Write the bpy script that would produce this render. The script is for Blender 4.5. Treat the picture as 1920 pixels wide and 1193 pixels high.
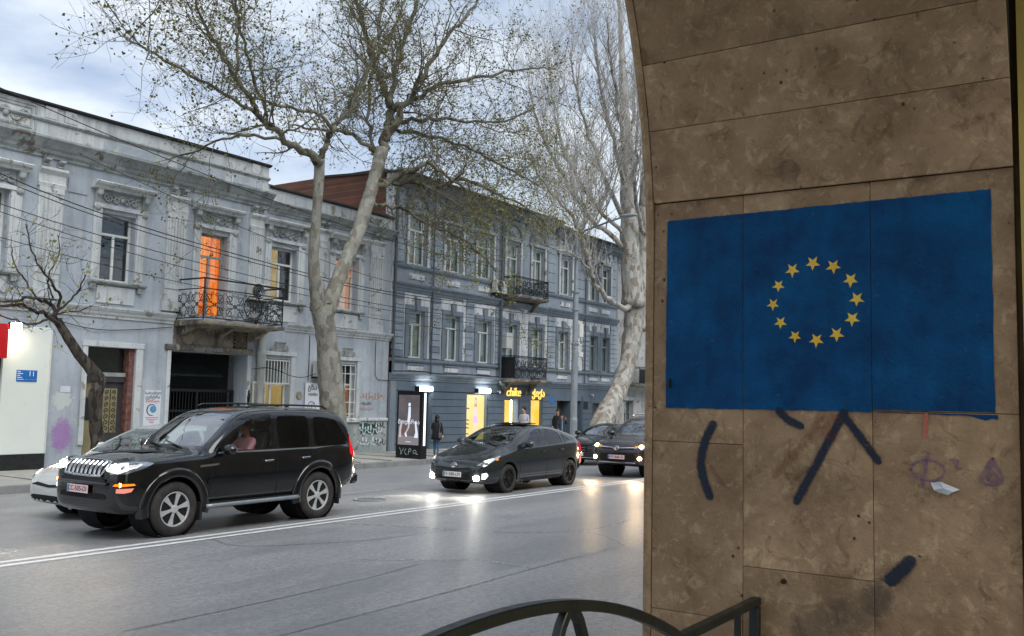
import bpy, bmesh, math, random
from mathutils import Vector, Matrix
from mathutils.bvhtree import BVHTree

for o in list(bpy.data.objects): bpy.data.objects.remove(o)
SC = bpy.context.scene
COL = SC.collection
rad = math.radians
V = Vector

# ------------------------------------------------------------------ camera, sky, sun, exposure
CAM_H = 2.05
_f = 1770.0
def _cd(px, py): return V((px - 960.0, -(py - 596.5), -_f))
_vx = _cd(2150, 775).normalized()
_vy = _cd(-1700, 690); _vy = (_vy - _vx * _vy.dot(_vx)).normalized()
_vz = _vx.cross(_vy)
CR = Matrix((_vx, _vy, _vz))
cam = bpy.data.cameras.new('camera'); cam_o = bpy.data.objects.new('camera', cam); COL.objects.link(cam_o)
cam.sensor_width = 36.0; cam.lens = _f * 36.0 / 1920.0; cam.clip_start = 0.05; cam.clip_end = 2000
cam_o.matrix_world = Matrix.Translation((0, 0, CAM_H)) @ CR.to_4x4()
SC.camera = cam_o

SUN_EL, SUN_AZ = rad(52), rad(205)      # soft light from over the near roofs, towards the far facades
w = bpy.data.worlds.new('World'); SC.world = w; w.use_nodes = True
nt = w.node_tree; nt.nodes.clear()
def wn(t, **k):
    n = nt.nodes.new(t)
    for a, b in k.items(): setattr(n, a, b)
    return n
wo = wn('ShaderNodeOutputWorld'); bg = wn('ShaderNodeBackground')
sky = wn('ShaderNodeTexSky', sky_type='NISHITA', sun_disc=False); sky.sun_elevation = SUN_EL; sky.sun_rotation = SUN_AZ
sky.air_density = 1.3; sky.dust_density = 1.0
tc = wn('ShaderNodeTexCoord'); mp = wn('ShaderNodeMapping'); mp.inputs['Scale'].default_value = (1.0, 1.0, 2.6)
mp.inputs['Location'].default_value = (0.36, 0.1, 0.22)
n1 = wn('ShaderNodeTexNoise'); n1.inputs['Scale'].default_value = 2.3; n1.inputs['Detail'].default_value = 7; n1.inputs['Roughness'].default_value = 0.55
n2 = wn('ShaderNodeTexNoise'); n2.inputs['Scale'].default_value = 4.6; n2.inputs['Detail'].default_value = 6; n2.inputs['Roughness'].default_value = 0.5
r1 = wn('ShaderNodeValToRGB'); r1.color_ramp.elements[0].position = 0.36; r1.color_ramp.elements[1].position = 0.60
r1.color_ramp.elements[0].color = (0.5, 0.5, 0.5, 1); r1.color_ramp.elements[1].color = (0.96, 0.96, 0.96, 1)
r2 = wn('ShaderNodeValToRGB'); r2.color_ramp.elements[0].position = 0.36; r2.color_ramp.elements[1].position = 0.56
r2.color_ramp.elements[0].color = (0.50, 0.60, 0.80, 1); r2.color_ramp.elements[1].color = (0.84, 0.91, 1.0, 1)
sm = wn('ShaderNodeVectorMath', operation='SCALE'); sm.inputs['Scale'].default_value = 0.105
mx = wn('ShaderNodeMix', data_type='RGBA')
L = nt.links.new
L(tc.outputs['Generated'], mp.inputs['Vector']); L(mp.outputs[0], n1.inputs['Vector']); L(mp.outputs[0], n2.inputs['Vector'])
L(n1.outputs['Fac'], r1.inputs[0]); L(n2.outputs['Fac'], r2.inputs[0])
L(sky.outputs[0], sm.inputs[0]); L(r1.outputs[0], mx.inputs['Factor']); L(sm.outputs[0], mx.inputs['A']); L(r2.outputs[0], mx.inputs['B'])
L(mx.outputs['Result'], bg.inputs[0]); bg.inputs[1].default_value = 0.62; L(bg.outputs[0], wo.inputs[0])

sl = bpy.data.lights.new('sun', 'SUN'); sl.energy = 1.5; sl.angle = rad(50); sl.color = (1.0, 0.97, 0.94)
so = bpy.data.objects.new('sun', sl); COL.objects.link(so)
_sd = V((math.sin(SUN_AZ) * math.cos(SUN_EL), math.cos(SUN_AZ) * math.cos(SUN_EL), math.sin(SUN_EL)))
so.rotation_euler = _sd.to_track_quat('Z', 'Y').to_euler()
so.location = (0, -5, 30)
SC.cycles.max_bounces = 6; SC.cycles.diffuse_bounces = 3; SC.cycles.glossy_bounces = 3; SC.cycles.transparent_max_bounces = 8; SC.cycles.transmission_bounces = 2
SC.view_settings.view_transform = 'Standard'; SC.view_settings.look = 'None'
SC.view_settings.exposure = 0.92; SC.view_settings.gamma = 1.0; SC.view_settings.use_curve_mapping = False

# ------------------------------------------------------------------ helpers
def S(r, g, b):
    f = lambda c: ((c / 255 + 0.055) / 1.055) ** 2.4 if c > 10 else c / 255 / 12.92
    return (f(r), f(g), f(b))
YF = 24.8                 # plane of the far facades
K = YF / 21.7             # scales facade coordinates about the camera, pushing them back from a nearer plane
GZ = -0.12                # far pavement
def T(p): return (K * p[0], YF - p[1], CAM_H + K * (p[2] - CAM_H))      # facade grid, scaled about the camera: (along, out of wall in m, up)

class MB:
    def __init__(s, t=None): s.v = []; s.f = []; s.mi = []; s.t = t; s.cur = 0
    def add(s, vs, fs):
        o = len(s.v); t = s.t
        s.v += [t(p) for p in vs] if t else [tuple(p) for p in vs]
        for f in fs: s.f.append(tuple(i + o for i in f)); s.mi.append(s.cur)
        return s
    def box(s, x0, x1, y0, y1, z0, z1):
        return s.add([(x0,y0,z0),(x1,y0,z0),(x1,y1,z0),(x0,y1,z0),(x0,y0,z1),(x1,y0,z1),(x1,y1,z1),(x0,y1,z1)],
                     [(0,3,2,1),(4,5,6,7),(0,1,5,4),(1,2,6,5),(2,3,7,6),(3,0,4,7)])
    def prism(s, poly, ax, a, b):
        n = len(poly)
        def mk(p, c): return {0:(c,p[0],p[1]),1:(p[0],c,p[1]),2:(p[0],p[1],c)}[ax]
        return s.add([mk(p, a) for p in poly] + [mk(p, b) for p in poly],
                     [tuple(range(n))[::-1], tuple(range(n, 2*n))] + [(i, (i+1) % n, n+(i+1) % n, n+i) for i in range(n)])
    def tube(s, pts, r, n=6, cap=True):
        pts = [V(p) for p in pts]; m = len(pts)
        rs = r if isinstance(r, (list, tuple)) else [r] * m
        vs = []; prev = None
        for i, p in enumerate(pts):
            d = (pts[min(i+1, m-1)] - pts[max(i-1, 0)])
            if d.length < 1e-9: d = V((0,0,1))
            d.normalize()
            if prev is None:
                u = d.cross(V((0,0,1)))
                if u.length < 1e-3: u = d.cross(V((1,0,0)))
            else: u = prev - d * prev.dot(d)
            if u.length < 1e-6: u = d.orthogonal()
            u.normalize(); prev = u; q = d.cross(u)
            for k in range(n):
                a = 2*math.pi*k/n
                vs.append(p + (u*math.cos(a) + q*math.sin(a)) * rs[i])
        fs = [(i*n+k, i*n+(k+1) % n, (i+1)*n+(k+1) % n, (i+1)*n+k) for i in range(m-1) for k in range(n)]
        if cap and n > 2: fs += [tuple(range(n))[::-1], tuple(range((m-1)*n, m*n))]
        return s.add(vs, fs)
    def ribbon(s, pts, wd, nrm):
        pts = [V(p) for p in pts]; m = len(pts); nrm = V(nrm); vs = []
        ws = wd if isinstance(wd, (list, tuple)) else [wd] * m
        for i, p in enumerate(pts):
            d = pts[min(i+1, m-1)] - pts[max(i-1, 0)]
            if d.length < 1e-9: d = V((1,0,0))
            q = nrm.cross(d).normalized() * ws[i] / 2
            vs += [p - q, p + q]
        return s.add(vs, [(2*i, 2*i+1, 2*i+3, 2*i+2) for i in range(m-1)])
    def bar(s, a, b, w_, h_, up=(0,0,1)):
        a = V(a); b = V(b); d = (b-a).normalized(); u = V(up); q = d.cross(u).normalized(); u = q.cross(d)
        vs = [p + q*sx*w_/2 + u*sz*h_/2 for p in (a, b) for sx, sz in ((-1,-1),(1,-1),(1,1),(-1,1))]
        return s.add(vs, [(0,3,2,1),(4,5,6,7)] + [(i, (i+1) % 4, 4+(i+1) % 4, 4+i) for i in range(4)])
    def lathe(s, prof, n=20, ax=2, o=(0,0,0), a0=0.0):
        vs = []; m = len(prof)
        for r, h in prof:
            for k in range(n):
                a = a0 + 2*math.pi*k/n; c, d = r*math.cos(a), r*math.sin(a)
                p = {2:(c,d,h),1:(c,h,d),0:(h,c,d)}[ax]
                vs.append((p[0]+o[0], p[1]+o[1], p[2]+o[2]))
        return s.add(vs, [(i*n+k, i*n+(k+1) % n, (i+1)*n+(k+1) % n, (i+1)*n+k) for i in range(m-1) for k in range(n)])
    def ell(s, c, r, nu=10, nv=6):
        vs = [(c[0], c[1], c[2]-r[2])]
        for j in range(1, nv):
            b = -math.pi/2 + math.pi*j/nv
            for k in range(nu):
                a = 2*math.pi*k/nu
                vs.append((c[0]+r[0]*math.cos(b)*math.cos(a), c[1]+r[1]*math.cos(b)*math.sin(a), c[2]+r[2]*math.sin(b)))
        vs.append((c[0], c[1], c[2]+r[2])); t = len(vs)-1
        fs = [(0, 1+(k+1) % nu, 1+k) for k in range(nu)]
        for j in range(nv-2):
            for k in range(nu):
                fs.append((1+j*nu+k, 1+j*nu+(k+1) % nu, 1+(j+1)*nu+(k+1) % nu, 1+(j+1)*nu+k))
        fs += [(t, 1+(nv-2)*nu+k, 1+(nv-2)*nu+(k+1) % nu) for k in range(nu)]
        return s.add(vs, fs)
    def mesh(s, name, mats, smooth=False, bevel=0, recalc=True, merge=0):
        me = bpy.data.meshes.new(name); me.from_pydata([tuple(p) for p in s.v], [], s.f)
        mats = mats if isinstance(mats, (list, tuple)) else [mats]
        for m in mats: me.materials.append(m)
        if len(mats) > 1: me.polygons.foreach_set('material_index', s.mi)
        if recalc or bevel or merge:
            bm = bmesh.new(); bm.from_mesh(me)
            if merge: bmesh.ops.remove_doubles(bm, verts=bm.verts, dist=merge)
            if bevel:
                ed = [e for e in bm.edges if len(e.link_faces) == 2 and e.calc_face_angle(0) > 0.6]
                bmesh.ops.bevel(bm, geom=ed, offset=bevel, segments=1, affect='EDGES', clamp_overlap=True)
            bmesh.ops.recalc_face_normals(bm, faces=bm.faces); bm.to_mesh(me); bm.free()
        if smooth: me.polygons.foreach_set('use_smooth', [True]*len(me.polygons))
        me.update(); return me
    def build(s, name, mats, parent=None, smooth=False, bevel=0, recalc=True, merge=0, local=False):
        return obj(name, s.mesh(name, mats, smooth, bevel, recalc, merge), parent, local)

WM = {}
def obj(name, me, parent=None, local=False, mat=None):
    o = bpy.data.objects.new(name, me); COL.objects.link(o)
    WM[o] = mat.copy() if mat else Matrix.Identity(4)
    if mat: o.matrix_basis = mat
    if parent:
        o.parent = parent
        if not local: o.matrix_parent_inverse = WM[parent].inverted()
        else: WM[o] = WM[parent] @ WM[o]
    return o
def tag(o, label=None, cat=None, group=None, kind=None):
    if label: o['label'] = label
    if cat: o['category'] = cat
    if group: o['group'] = group
    if kind: o['kind'] = kind
    return o
def thing(name, label, cat, loc=(0,0,0), rz=0.0, group=None):
    m = Matrix.Translation(loc) @ Matrix.Rotation(rz, 4, 'Z')
    o = obj(name, None, None, mat=m); o.empty_display_size = 0.3
    return tag(o, label, cat, group)
def FB(): return MB(T)
def eval_mesh(o, name):
    dg = bpy.context.evaluated_depsgraph_get(); dg.update()
    me = bpy.data.meshes.new_from_object(o.evaluated_get(dg), depsgraph=dg); me.name = name
    return me
def text_mesh(body, size, ext, mat_, name='lettering', shear=0.0, align='CENTER', mirror=False):
    cu = bpy.data.curves.new('t', 'FONT'); cu.body = body; cu.size = size; cu.extrude = ext; cu.shear = shear
    cu.align_x = align; cu.align_y = 'CENTER'; cu.resolution_u = 3
    o = bpy.data.objects.new('t', cu); COL.objects.link(o)
    me = eval_mesh(o, name); bpy.data.objects.remove(o); bpy.data.curves.remove(cu)
    me.materials.clear(); me.materials.append(mat_)
    return me
FRONT = Matrix(((1,0,0,0),(0,0,-1,0),(0,1,0,0),(0,0,0,1)))       # text plane -> upright, facing -Y
def facade_text(body, sx, d, sz, size, mat_, parent, ext=0.006, shear=0.0, name='lettering', rot=0.0):
    me = text_mesh(body, size, ext, mat_, name, shear); me.transform(Matrix.Translation(T((sx, d, sz))) @ FRONT @ Matrix.Rotation(rot, 4, 'Z'))
    return obj(name, me, parent)
def spiral(c, r0, turns, a0, sgn=1, n=14):
    return [(c[0] + r0*(1-0.86*i/n)*math.cos(a0 + sgn*turns*2*math.pi*i/n), c[1] + r0*(1-0.86*i/n)*math.sin(a0 + sgn*turns*2*math.pi*i/n)) for i in range(n+1)]
def smooth_pts(pts, it=2):
    pts = [V(p) for p in pts]
    for _ in range(it):
        q = [pts[0]]
        for a, b in zip(pts, pts[1:]): q += [a*0.75 + b*0.25, a*0.25 + b*0.75]
        q.append(pts[-1]); pts = q
    return pts
# ------------------------------------------------------------------ materials (all procedural)
class NT:
    def __init__(s, name):
        s.m = bpy.data.materials.new(name); s.m.use_nodes = True; s.t = s.m.node_tree; s.t.nodes.clear()
        s.out = s.n('ShaderNodeOutputMaterial')
    def n(s, t, **k):
        x = s.t.nodes.new(t)
        for a, b in k.items():
            if a.startswith('i_'): x.inputs[a[2:].replace('_', ' ')].default_value = b
            else: setattr(x, a, b)
        return x
    def l(s, a, b): s.t.links.new(a, b)
    def pos(s, scale=(1,1,1), obj_=False):
        if obj_: src = s.n('ShaderNodeTexCoord').outputs['Object']
        else: src = s.n('ShaderNodeNewGeometry').outputs['Position']
        m = s.n('ShaderNodeMapping'); m.inputs['Scale'].default_value = scale; s.l(src, m.inputs['Vector']); return m.outputs[0]
    def noise(s, vec, scale, detail=4, rough=0.55, dist=0.0):
        x = s.n('ShaderNodeTexNoise'); x.inputs['Scale'].default_value = scale; x.inputs['Detail'].default_value = detail
        x.inputs['Roughness'].default_value = rough; x.inputs['Distortion'].default_value = dist; s.l(vec, x.inputs['Vector']); return x.outputs['Fac']
    def ramp(s, fac, stops):
        x = s.n('ShaderNodeValToRGB'); e = x.color_ramp.elements
        while len(e) < len(stops): e.new(0.5)
        for k, (p, c) in enumerate(stops):
            e[k].position = p; e[k].color = (c, c, c, 1) if isinstance(c, (int, float)) else (*c, 1)
        s.l(fac, x.inputs[0]); return x.outputs[0]
    def mix(s, fac, a, b, mode='MIX'):
        x = s.n('ShaderNodeMix', data_type='RGBA', blend_type=mode)
        for k, v in (('Factor', fac), ('A', a), ('B', b)):
            if isinstance(v, (int, float)): x.inputs[k].default_value = v
            elif isinstance(v, tuple): x.inputs[k].default_value = (*v, 1)
            else: s.l(v, x.inputs[k])
        return x.outputs['Result']
    def math(s, op, a, b=None):
        x = s.n('ShaderNodeMath', operation=op)
        for k, v in enumerate((a, b)):
            if v is None: continue
            if isinstance(v, (int, float)): x.inputs[k].default_value = v
            else: s.l(v, x.inputs[k])
        return x.outputs[0]
    def bump(s, h, strength, dist=0.01):
        x = s.n('ShaderNodeBump'); x.inputs['Strength'].default_value = strength; x.inputs['Distance'].default_value = dist; s.l(h, x.inputs['Height']); return x.outputs[0]
    def pr(s, col=None, rough=0.6, metal=0.0, spec=0.5, coat=0.0, normal=None, **k):
        p = s.n('ShaderNodeBsdfPrincipled')
        for nm, v in (('Base Color', col), ('Roughness', rough), ('Metallic', metal), ('Specular IOR Level', spec), ('Coat Weight', coat)):
            if v is None: continue
            if isinstance(v, tuple): p.inputs[nm].default_value = (*v, 1)
            elif isinstance(v, (int, float)): p.inputs[nm].default_value = v
            else: s.l(v, p.inputs[nm])
        if normal is not None: s.l(normal, p.inputs['Normal'])
        for a, b in k.items(): p.inputs[a.replace('_', ' ')].default_value = b
        s.l(p.outputs[0], s.out.inputs[0]); return p

def P(name, col, rough=0.6, metal=0.0, var=0.25, vs=3.0, bump=0.15, bs=60.0, spec=0.5, coat=0.0, obj_=False, col2=None, bd=0.004):
    n = NT(name); v = n.pos(obj_=obj_)
    f = n.noise(v, vs, 5, 0.6)
    c2 = col2 or tuple(c*(1-var) for c in col)
    c = n.mix(n.ramp(f, [(0.35, 0.0), (0.68, 1.0)]), col, c2)
    nm = n.bump(n.noise(v, bs, 3, 0.6), bump, bd) if bump else None
    n.pr(c, n.ramp(n.noise(v, vs*2.3, 3), [(0.3, max(rough-0.08, 0.02)), (0.7, min(rough+0.08, 1))]) if rough > 0.12 else rough, metal, spec, coat, nm); return n.m
def plaster(name, base, light, dirt, vs=0.9, streak=0.5, peel=0.0, peelc=(0.45,0.44,0.42), bump=0.25, extra=None):
    n = NT(name); v = n.pos()
    c = n.mix(n.ramp(n.noise(v, vs, 6, 0.62), [(0.36, 0.0), (0.66, 1.0)]), base, light)
    sv = n.pos((3.2, 3.2, 0.35)); c = n.mix(n.math('MULTIPLY', n.ramp(n.noise(sv, 1.0, 6, 0.66), [(0.48, 0.0), (0.78, 1.0)]), streak), c, dirt)
    c = n.mix(n.math('MULTIPLY', n.ramp(n.noise(v, 7.0, 6, 0.7), [(0.55, 0.0), (0.72, 1.0)]), 0.5*streak), c, dirt)
    h = n.noise(v, 26, 5, 0.65)
    if peel:
        pf = n.ramp(n.noise(v, 2.1, 8, 0.68, 0.4), [(0.60-peel*0.2, 0.0), (0.615-peel*0.2, 1.0)])
        c = n.mix(pf, c, peelc); h = n.math('SUBTRACT', h, n.math('MULTIPLY', pf, 0.8))
    if extra: c = extra(n, v, c)
    n.pr(c, 0.85, 0, 0.3, 0, n.bump(h, bump, 0.012)); return n.m
def emis(name, col, st, var=None):
    n = NT(name); e = n.n('ShaderNodeEmission'); e.inputs[1].default_value = st
    if var:
        v = n.pos(var[1]); c = n.mix(n.ramp(n.noise(v, var[2], 4), [(0.35, 0.0), (0.7, 1.0)]), col, var[0]); n.l(c, e.inputs[0])
    else: e.inputs[0].default_value = (*col, 1)
    n.l(e.outputs[0], n.out.inputs[0]); return n.m
def glass(name, tint, refl=0.04, rough=0.02, wav=0.0, obj_=False):
    n = NT(name); g = n.n('ShaderNodeBsdfGlossy'); g.inputs['Roughness'].default_value = rough; g.inputs['Color'].default_value = (0.95, 0.97, 1, 1)
    t = n.n('ShaderNodeBsdfTransparent'); t.inputs[0].default_value = (*tint, 1)
    lw = n.n('ShaderNodeLayerWeight'); lw.inputs['Blend'].default_value = 0.5
    if wav:
        b = n.bump(n.noise(n.pos(obj_=obj_), 1.6, 2), wav, 0.05); n.l(b, g.inputs['Normal'])
    f = n.math('ADD', n.math('MULTIPLY', n.math('POWER', lw.outputs['Facing'], 3.5), 0.9), refl); m = n.n('ShaderNodeMixShader'); n.l(f, m.inputs[0]); n.l(t.outputs[0], m.inputs[1]); n.l(g.outputs[0], m.inputs[2])
    n.l(m.outputs[0], n.out.inputs[0]); return n.m
def carpaint(name, col, flake=0.0, rough=0.22):
    n = NT(name); v = n.pos(obj_=True)
    c = n.mix(n.ramp(n.noise(v, 3.0, 5, 0.6), [(0.5, 0.0), (0.85, 0.10)]), col, S(96, 90, 82))     # road dust film
    n.pr(c, n.ramp(n.noise(v, 2.2, 4), [(0.3, rough*0.6), (0.75, rough*1.2)]), flake, 0.3, 1.0, n.bump(n.noise(v, 2.4, 2), 0.02, 0.02), Coat_Roughness=0.04); return n.m

def _graf(n, v, c):       # worn purple spray patch and torn paper on the wall by the door
    g = n.n('ShaderNodeSeparateXYZ'); n.l(v, g.inputs[0])
    def blob(cx, cz, rx, rz):
        a = n.math('DIVIDE', n.math('SUBTRACT', g.outputs[0], cx), rx); b = n.math('DIVIDE', n.math('SUBTRACT', g.outputs[2], cz), rz)
        return n.math('ADD', n.math('MULTIPLY', a, a), n.math('MULTIPLY', b, b))
    x0 = T((12.98, 0, 0.95))
    d = n.math('ADD', blob(x0[0], x0[2], 0.36, 0.56), n.math('MULTIPLY', n.noise(v, 9, 6, 0.75), 2.2))
    c = n.mix(n.math('MULTIPLY', n.ramp(n.math('DIVIDE', d, 3.0), [(0.5, 1.0), (0.66, 0.0)]), 0.62), c, S(150, 85, 165))
    x1 = T((12.95, 0, 1.78))
    d = n.math('ADD', blob(x1[0], x1[2], 0.5, 0.36), n.math('MULTIPLY', n.noise(v, 6, 7, 0.7), 2.4))
    c = n.mix(n.ramp(n.math('DIVIDE', d, 3.0), [(0.50, 0.75), (0.54, 0.0)]), c, S(196, 202, 196))
    return c
def _burn(n, v, c): return c
M = {}
M['A_wall'] = plaster('blue_grey_plaster', S(156,165,173), S(180,187,193), S(106,112,116), 0.8, 0.55, 0.03, S(176,178,176), extra=_graf)
M['A_trim'] = plaster('grey_trim_plaster', S(182,188,190), S(200,204,202), S(104,108,106), 1.2, 0.7, 0.02, S(140,138,128))
M['A_trim2'] = plaster('weathered_cornice', S(140,148,148), S(166,172,170), S(84,86,82), 1.3, 0.85, 0.06, S(110,104,94))
M['carve'] = plaster('carved_stucco', S(140,146,144), S(172,176,172), S(78,80,76), 3.0, 0.7)
M['soot'] = plaster('stained_lintel_plaster', S(88,86,82), S(150,142,126), S(30,30,30), 1.6, 1.0, 0.25, S(150,140,122))
M['B_wall'] = plaster('slate_blue_plaster', S(138,150,160), S(160,170,178), S(88,95,101), 0.9, 0.55, 0.05, S(150,150,148))
M['B_dark'] = plaster('dark_slate_trim', S(112,124,134), S(128,138,146), S(72,79,85), 0.9, 0.5)
M['B_light'] = plaster('pale_panel_plaster', S(200,204,206), S(216,219,218), S(116,118,118), 0.9, 0.8, 0.1, S(120,118,110))
M['B_base'] = plaster('slate_shopfront_paint', S(88,102,114), S(100,113,124), S(66,75,83), 0.6, 0.35, 0, bump=0.12)
M['D_wall'] = plaster('far_grey_plaster', S(150,152,150), S(174,174,170), S(92,92,90), 0.9, 0.7, 0.15, S(128,120,108))
M['white_clad'] = P('white_cladding', S(222,228,220), 0.35, 0, 0.06, 1.0, 0.03, 30)
M['black_clad'] = P('black_granite_plinth', S(38,42,42), 0.3, 0, 0.4, 8, 0.05)
M['red_sign'] = P('red_sign_vinyl', S(200,22,26), 0.35, 0, 0.1, 1, 0)
M['blue_sign'] = P('blue_enamel', S(24,104,178), 0.35, 0, 0.1, 3, 0)
M['white_paint'] = P('white_print', S(232,234,232), 0.5, 0, 0.08, 4, 0)
M['paper'] = P('poster_paper', S(206,212,218), 0.7, 0, 0.12, 3, 0.1, 20)
M['ink'] = P('black_ink', S(30,34,44), 0.7, 0, 0.2, 10, 0)
M['redink'] = P('red_ink', S(205,60,80), 0.7, 0, 0.2, 10, 0)
M['blueink'] = P('blue_ink', S(90,160,200), 0.7, 0, 0.5, 14, 0)
M['wframe'] = P('white_window_frame', S(214,216,212), 0.5, 0, 0.16, 4, 0.05)
M['gframe'] = P('grey_window_frame', S(150,154,150), 0.6, 0, 0.3, 4, 0.1)
M['pane'] = glass('window_glass', (0.80,0.84,0.84), 0.06, 0.015, 0.25)
M['curtain'] = P('pale_curtain', S(226,230,216), 0.9, 0, 0.35, 2.5, 0.2, 12)
M['curtain2'] = P('dim_blind', S(176,184,176), 0.9, 0, 0.3, 2.0, 0.2, 12)
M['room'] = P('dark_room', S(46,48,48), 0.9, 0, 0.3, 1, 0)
M['lit_orange'] = emis('lit_orange_curtain', (0.75, 0.085, 0.004), 0.85, ((1.0, 0.34, 0.045), (11, 11, 0.25), 1.3))
M['lit_amber'] = emis('lit_amber_room', (0.62, 0.40, 0.12), 0.5, ((0.45, 0.30, 0.10), (2, 2, 1), 2.0))
M['lit_peach'] = emis('lit_peach_curtain', (0.75, 0.46, 0.34), 0.55, ((0.55, 0.24, 0.13), (8, 8, 0.3), 1.6))
M['lit_yellow'] = emis('lit_yellow_shop', (1.0, 0.56, 0.06), 0.62, ((1.0, 0.74, 0.24), (1, 1, 1), 1.5))
M['lit_cream'] = emis('lit_display_panel', (0.95, 0.72, 0.24), 0.62, ((1.0, 0.84, 0.46), (1, 1, 1), 1.3))
M['lit_white'] = emis('white_lamp', (1.0, 0.98, 0.97), 9.0)
M['lit_strip'] = emis('white_edge_strip', (0.8, 0.9, 1.0), 1.1)
M['neon'] = emis('yellow_letters', (1.0, 0.66, 0.14), 0.85)
M['flood'] = emis('floodlight', (1.0, 0.95, 0.72), 55.0)
M['iron'] = P('black_wrought_iron', S(36,40,42), 0.5, 0.4, 0.4, 6, 0.15, 80)
M['iron_green'] = P('dark_green_iron', S(28,40,44), 0.5, 0.3, 0.4, 6, 0.15, 80)
M['mesh_black'] = P('black_screen', S(26,28,30), 0.7, 0, 0.3, 8, 0.2, 80)
M['steel'] = P('galvanised_steel', S(150,156,160), 0.42, 0.6, 0.25, 4, 0.08)
M['pole'] = P('grey_pole_paint', S(146,154,160), 0.5, 0.2, 0.25, 3, 0.08)
M['pipe'] = plaster('stained_pipe_paint', S(170,174,170), S(188,190,184), S(90,88,82), 2.0, 0.8)
M['pipe_grey'] = P('grey_downpipe', S(92,102,112), 0.5, 0.3, 0.3, 3, 0.08)
M['acwhite'] = P('appliance_white', S(206,206,198), 0.5, 0, 0.2, 3, 0.03)
M['dark'] = P('black_plastic', S(26,27,28), 0.55, 0, 0.3, 8, 0.05)
M['wood_dark'] = P('dark_door_paint', S(58,58,60), 0.5, 0, 0.35, 5, 0.2, 40)
M['wood_red'] = P('oxide_red_jamb', S(92,36,30), 0.6, 0, 0.6, 7, 0.3, 40, col2=S(120,96,86))
M['ochre'] = P('ochre_glass_panel', S(138,130,96), 0.4, 0, 0.25, 3, 0)
M['green_roof'] = P('green_awning', S(40,62,62), 0.6, 0, 0.4, 4, 0.1)
M['shutter'] = P('cream_louvre_paint', S(190,190,176), 0.6, 0, 0.25, 5, 0.1)
M['cable'] = P('black_cable', S(34,36,40), 0.6, 0, 0.2, 4, 0)
M['brown_glow'] = emis('lit_brown_curtain', (0.30, 0.105, 0.04), 0.75, ((0.22, 0.07, 0.03), (6, 6, 0.4), 2.0))
M['tarmac_line'] = None
def _brick():
    n = NT('red_brick'); v = n.pos(); b = n.n('ShaderNodeTexBrick'); b.inputs['Scale'].default_value = 1.0
    m = n.n('ShaderNodeMapping'); m.inputs['Rotation'].default_value = (rad(90), 0, rad(90)); n.l(v, m.inputs['Vector'])
    n.l(m.outputs[0], b.inputs['Vector']); b.inputs['Brick Width'].default_value = 0.26; b.inputs['Row Height'].default_value = 0.085; b.inputs['Mortar Size'].default_value = 0.010
    b.inputs['Color1'].default_value = (*S(124,82,66), 1); b.inputs['Color2'].default_value = (*S(104,72,60), 1); b.inputs['Mortar'].default_value = (*S(120,110,100), 1)
    c = n.mix(n.math('MULTIPLY', n.ramp(n.noise(v, 1.6, 6, 0.7), [(0.42, 0.0), (0.75, 1.0)]), 0.7), b.outputs['Color'], S(84,66,58))
    n.pr(c, 0.9, 0, 0.2, 0, n.bump(b.outputs['Fac'], -0.6, 0.01)); return n.m
M['brick'] = _brick()
M['brickpiece'] = P('worn_brick', S(128,116,100), 0.9, 0, 0.45, 5, 0.5, 30, col2=S(86,72,60))
M['mortar'] = P('sooty_mortar', S(60,56,52), 0.95, 0, 0.3, 5, 0.4, 40)
M['roofmetal'] = P('weathered_roof_sheet', S(92,84,78), 0.55, 0.3, 0.4, 2, 0.1, 20)
M['roofdark'] = P('dark_gutter_edge', S(44,40,38), 0.6, 0.2, 0.4, 3, 0.1)
def _bark(name, a, b, c_, sc=5.0, vert=0.35):
    n = NT(name); v = n.pos((1, 1, vert), obj_=True); w_ = n.n('ShaderNodeTexNoise'); w_.inputs['Scale'].default_value = sc*1.3; w_.inputs['Detail'].default_value = 5; n.l(v, w_.inputs['Vector'])
    va = n.n('ShaderNodeVectorMath', operation='MULTIPLY_ADD'); n.l(w_.outputs['Color'], va.inputs[0]); va.inputs[1].default_value = (0.9/sc,)*3; n.l(v, va.inputs[2])
    vo = n.n('ShaderNodeTexVoronoi'); vo.inputs['Scale'].default_value = sc*1.5; n.l(va.outputs[0], vo.inputs['Vector'])
    g = n.n('ShaderNodeSeparateColor'); n.l(vo.outputs['Color'], g.inputs[0])
    c = n.mix(n.ramp(g.outputs[0], [(0.40, 0.0), (0.42, 1.0)]), a, b); c = n.mix(n.ramp(g.outputs[0], [(0.74, 0.0), (0.76, 1.0)]), c, c_)
    c = n.mix(n.ramp(n.noise(v, sc*5, 6, 0.7), [(0.5, 0.0), (0.75, 0.5)]), c, tuple(x*0.5 for x in c_))
    h = n.math('ADD', n.math('MULTIPLY', g.outputs[0], 0.8), n.noise(v, sc*4.0, 6, 0.7))
    n.pr(c, 0.85, 0, 0.25, 0, n.bump(h, 0.7, 0.05)); return n.m
M['bark_plane'] = _bark('plane_tree_bark', S(132,131,120), S(146,145,135), S(116,112,101), 4.2, 0.6)
M['bark_pale'] = _bark('pale_plane_bark', S(152,150,142), S(174,173,166), S(134,124,110), 4.0, 0.5)
M['bark_limb'] = _bark('grey_limb_bark', S(98,96,82), S(116,113,98), S(70,64,52), 3.0, 0.6)
M['bark_limb_pale'] = _bark('pale_limb_bark', S(158,156,148), S(174,172,164), S(124,114,98), 3.0, 0.6)
M['bark_twig'] = P('twig_bark', S(108,103,88), 0.9, 0, 0.35, 3, 0, obj_=True)
M['bark_twig_pale'] = P('pale_twig_bark', S(176,172,166), 0.9, 0, 0.3, 3, 0, obj_=True)
M['bark_dark'] = _bark('dark_street_tree_bark', S(70,64,58), S(88,82,74), S(48,42,38), 8.0, 0.4)
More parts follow.
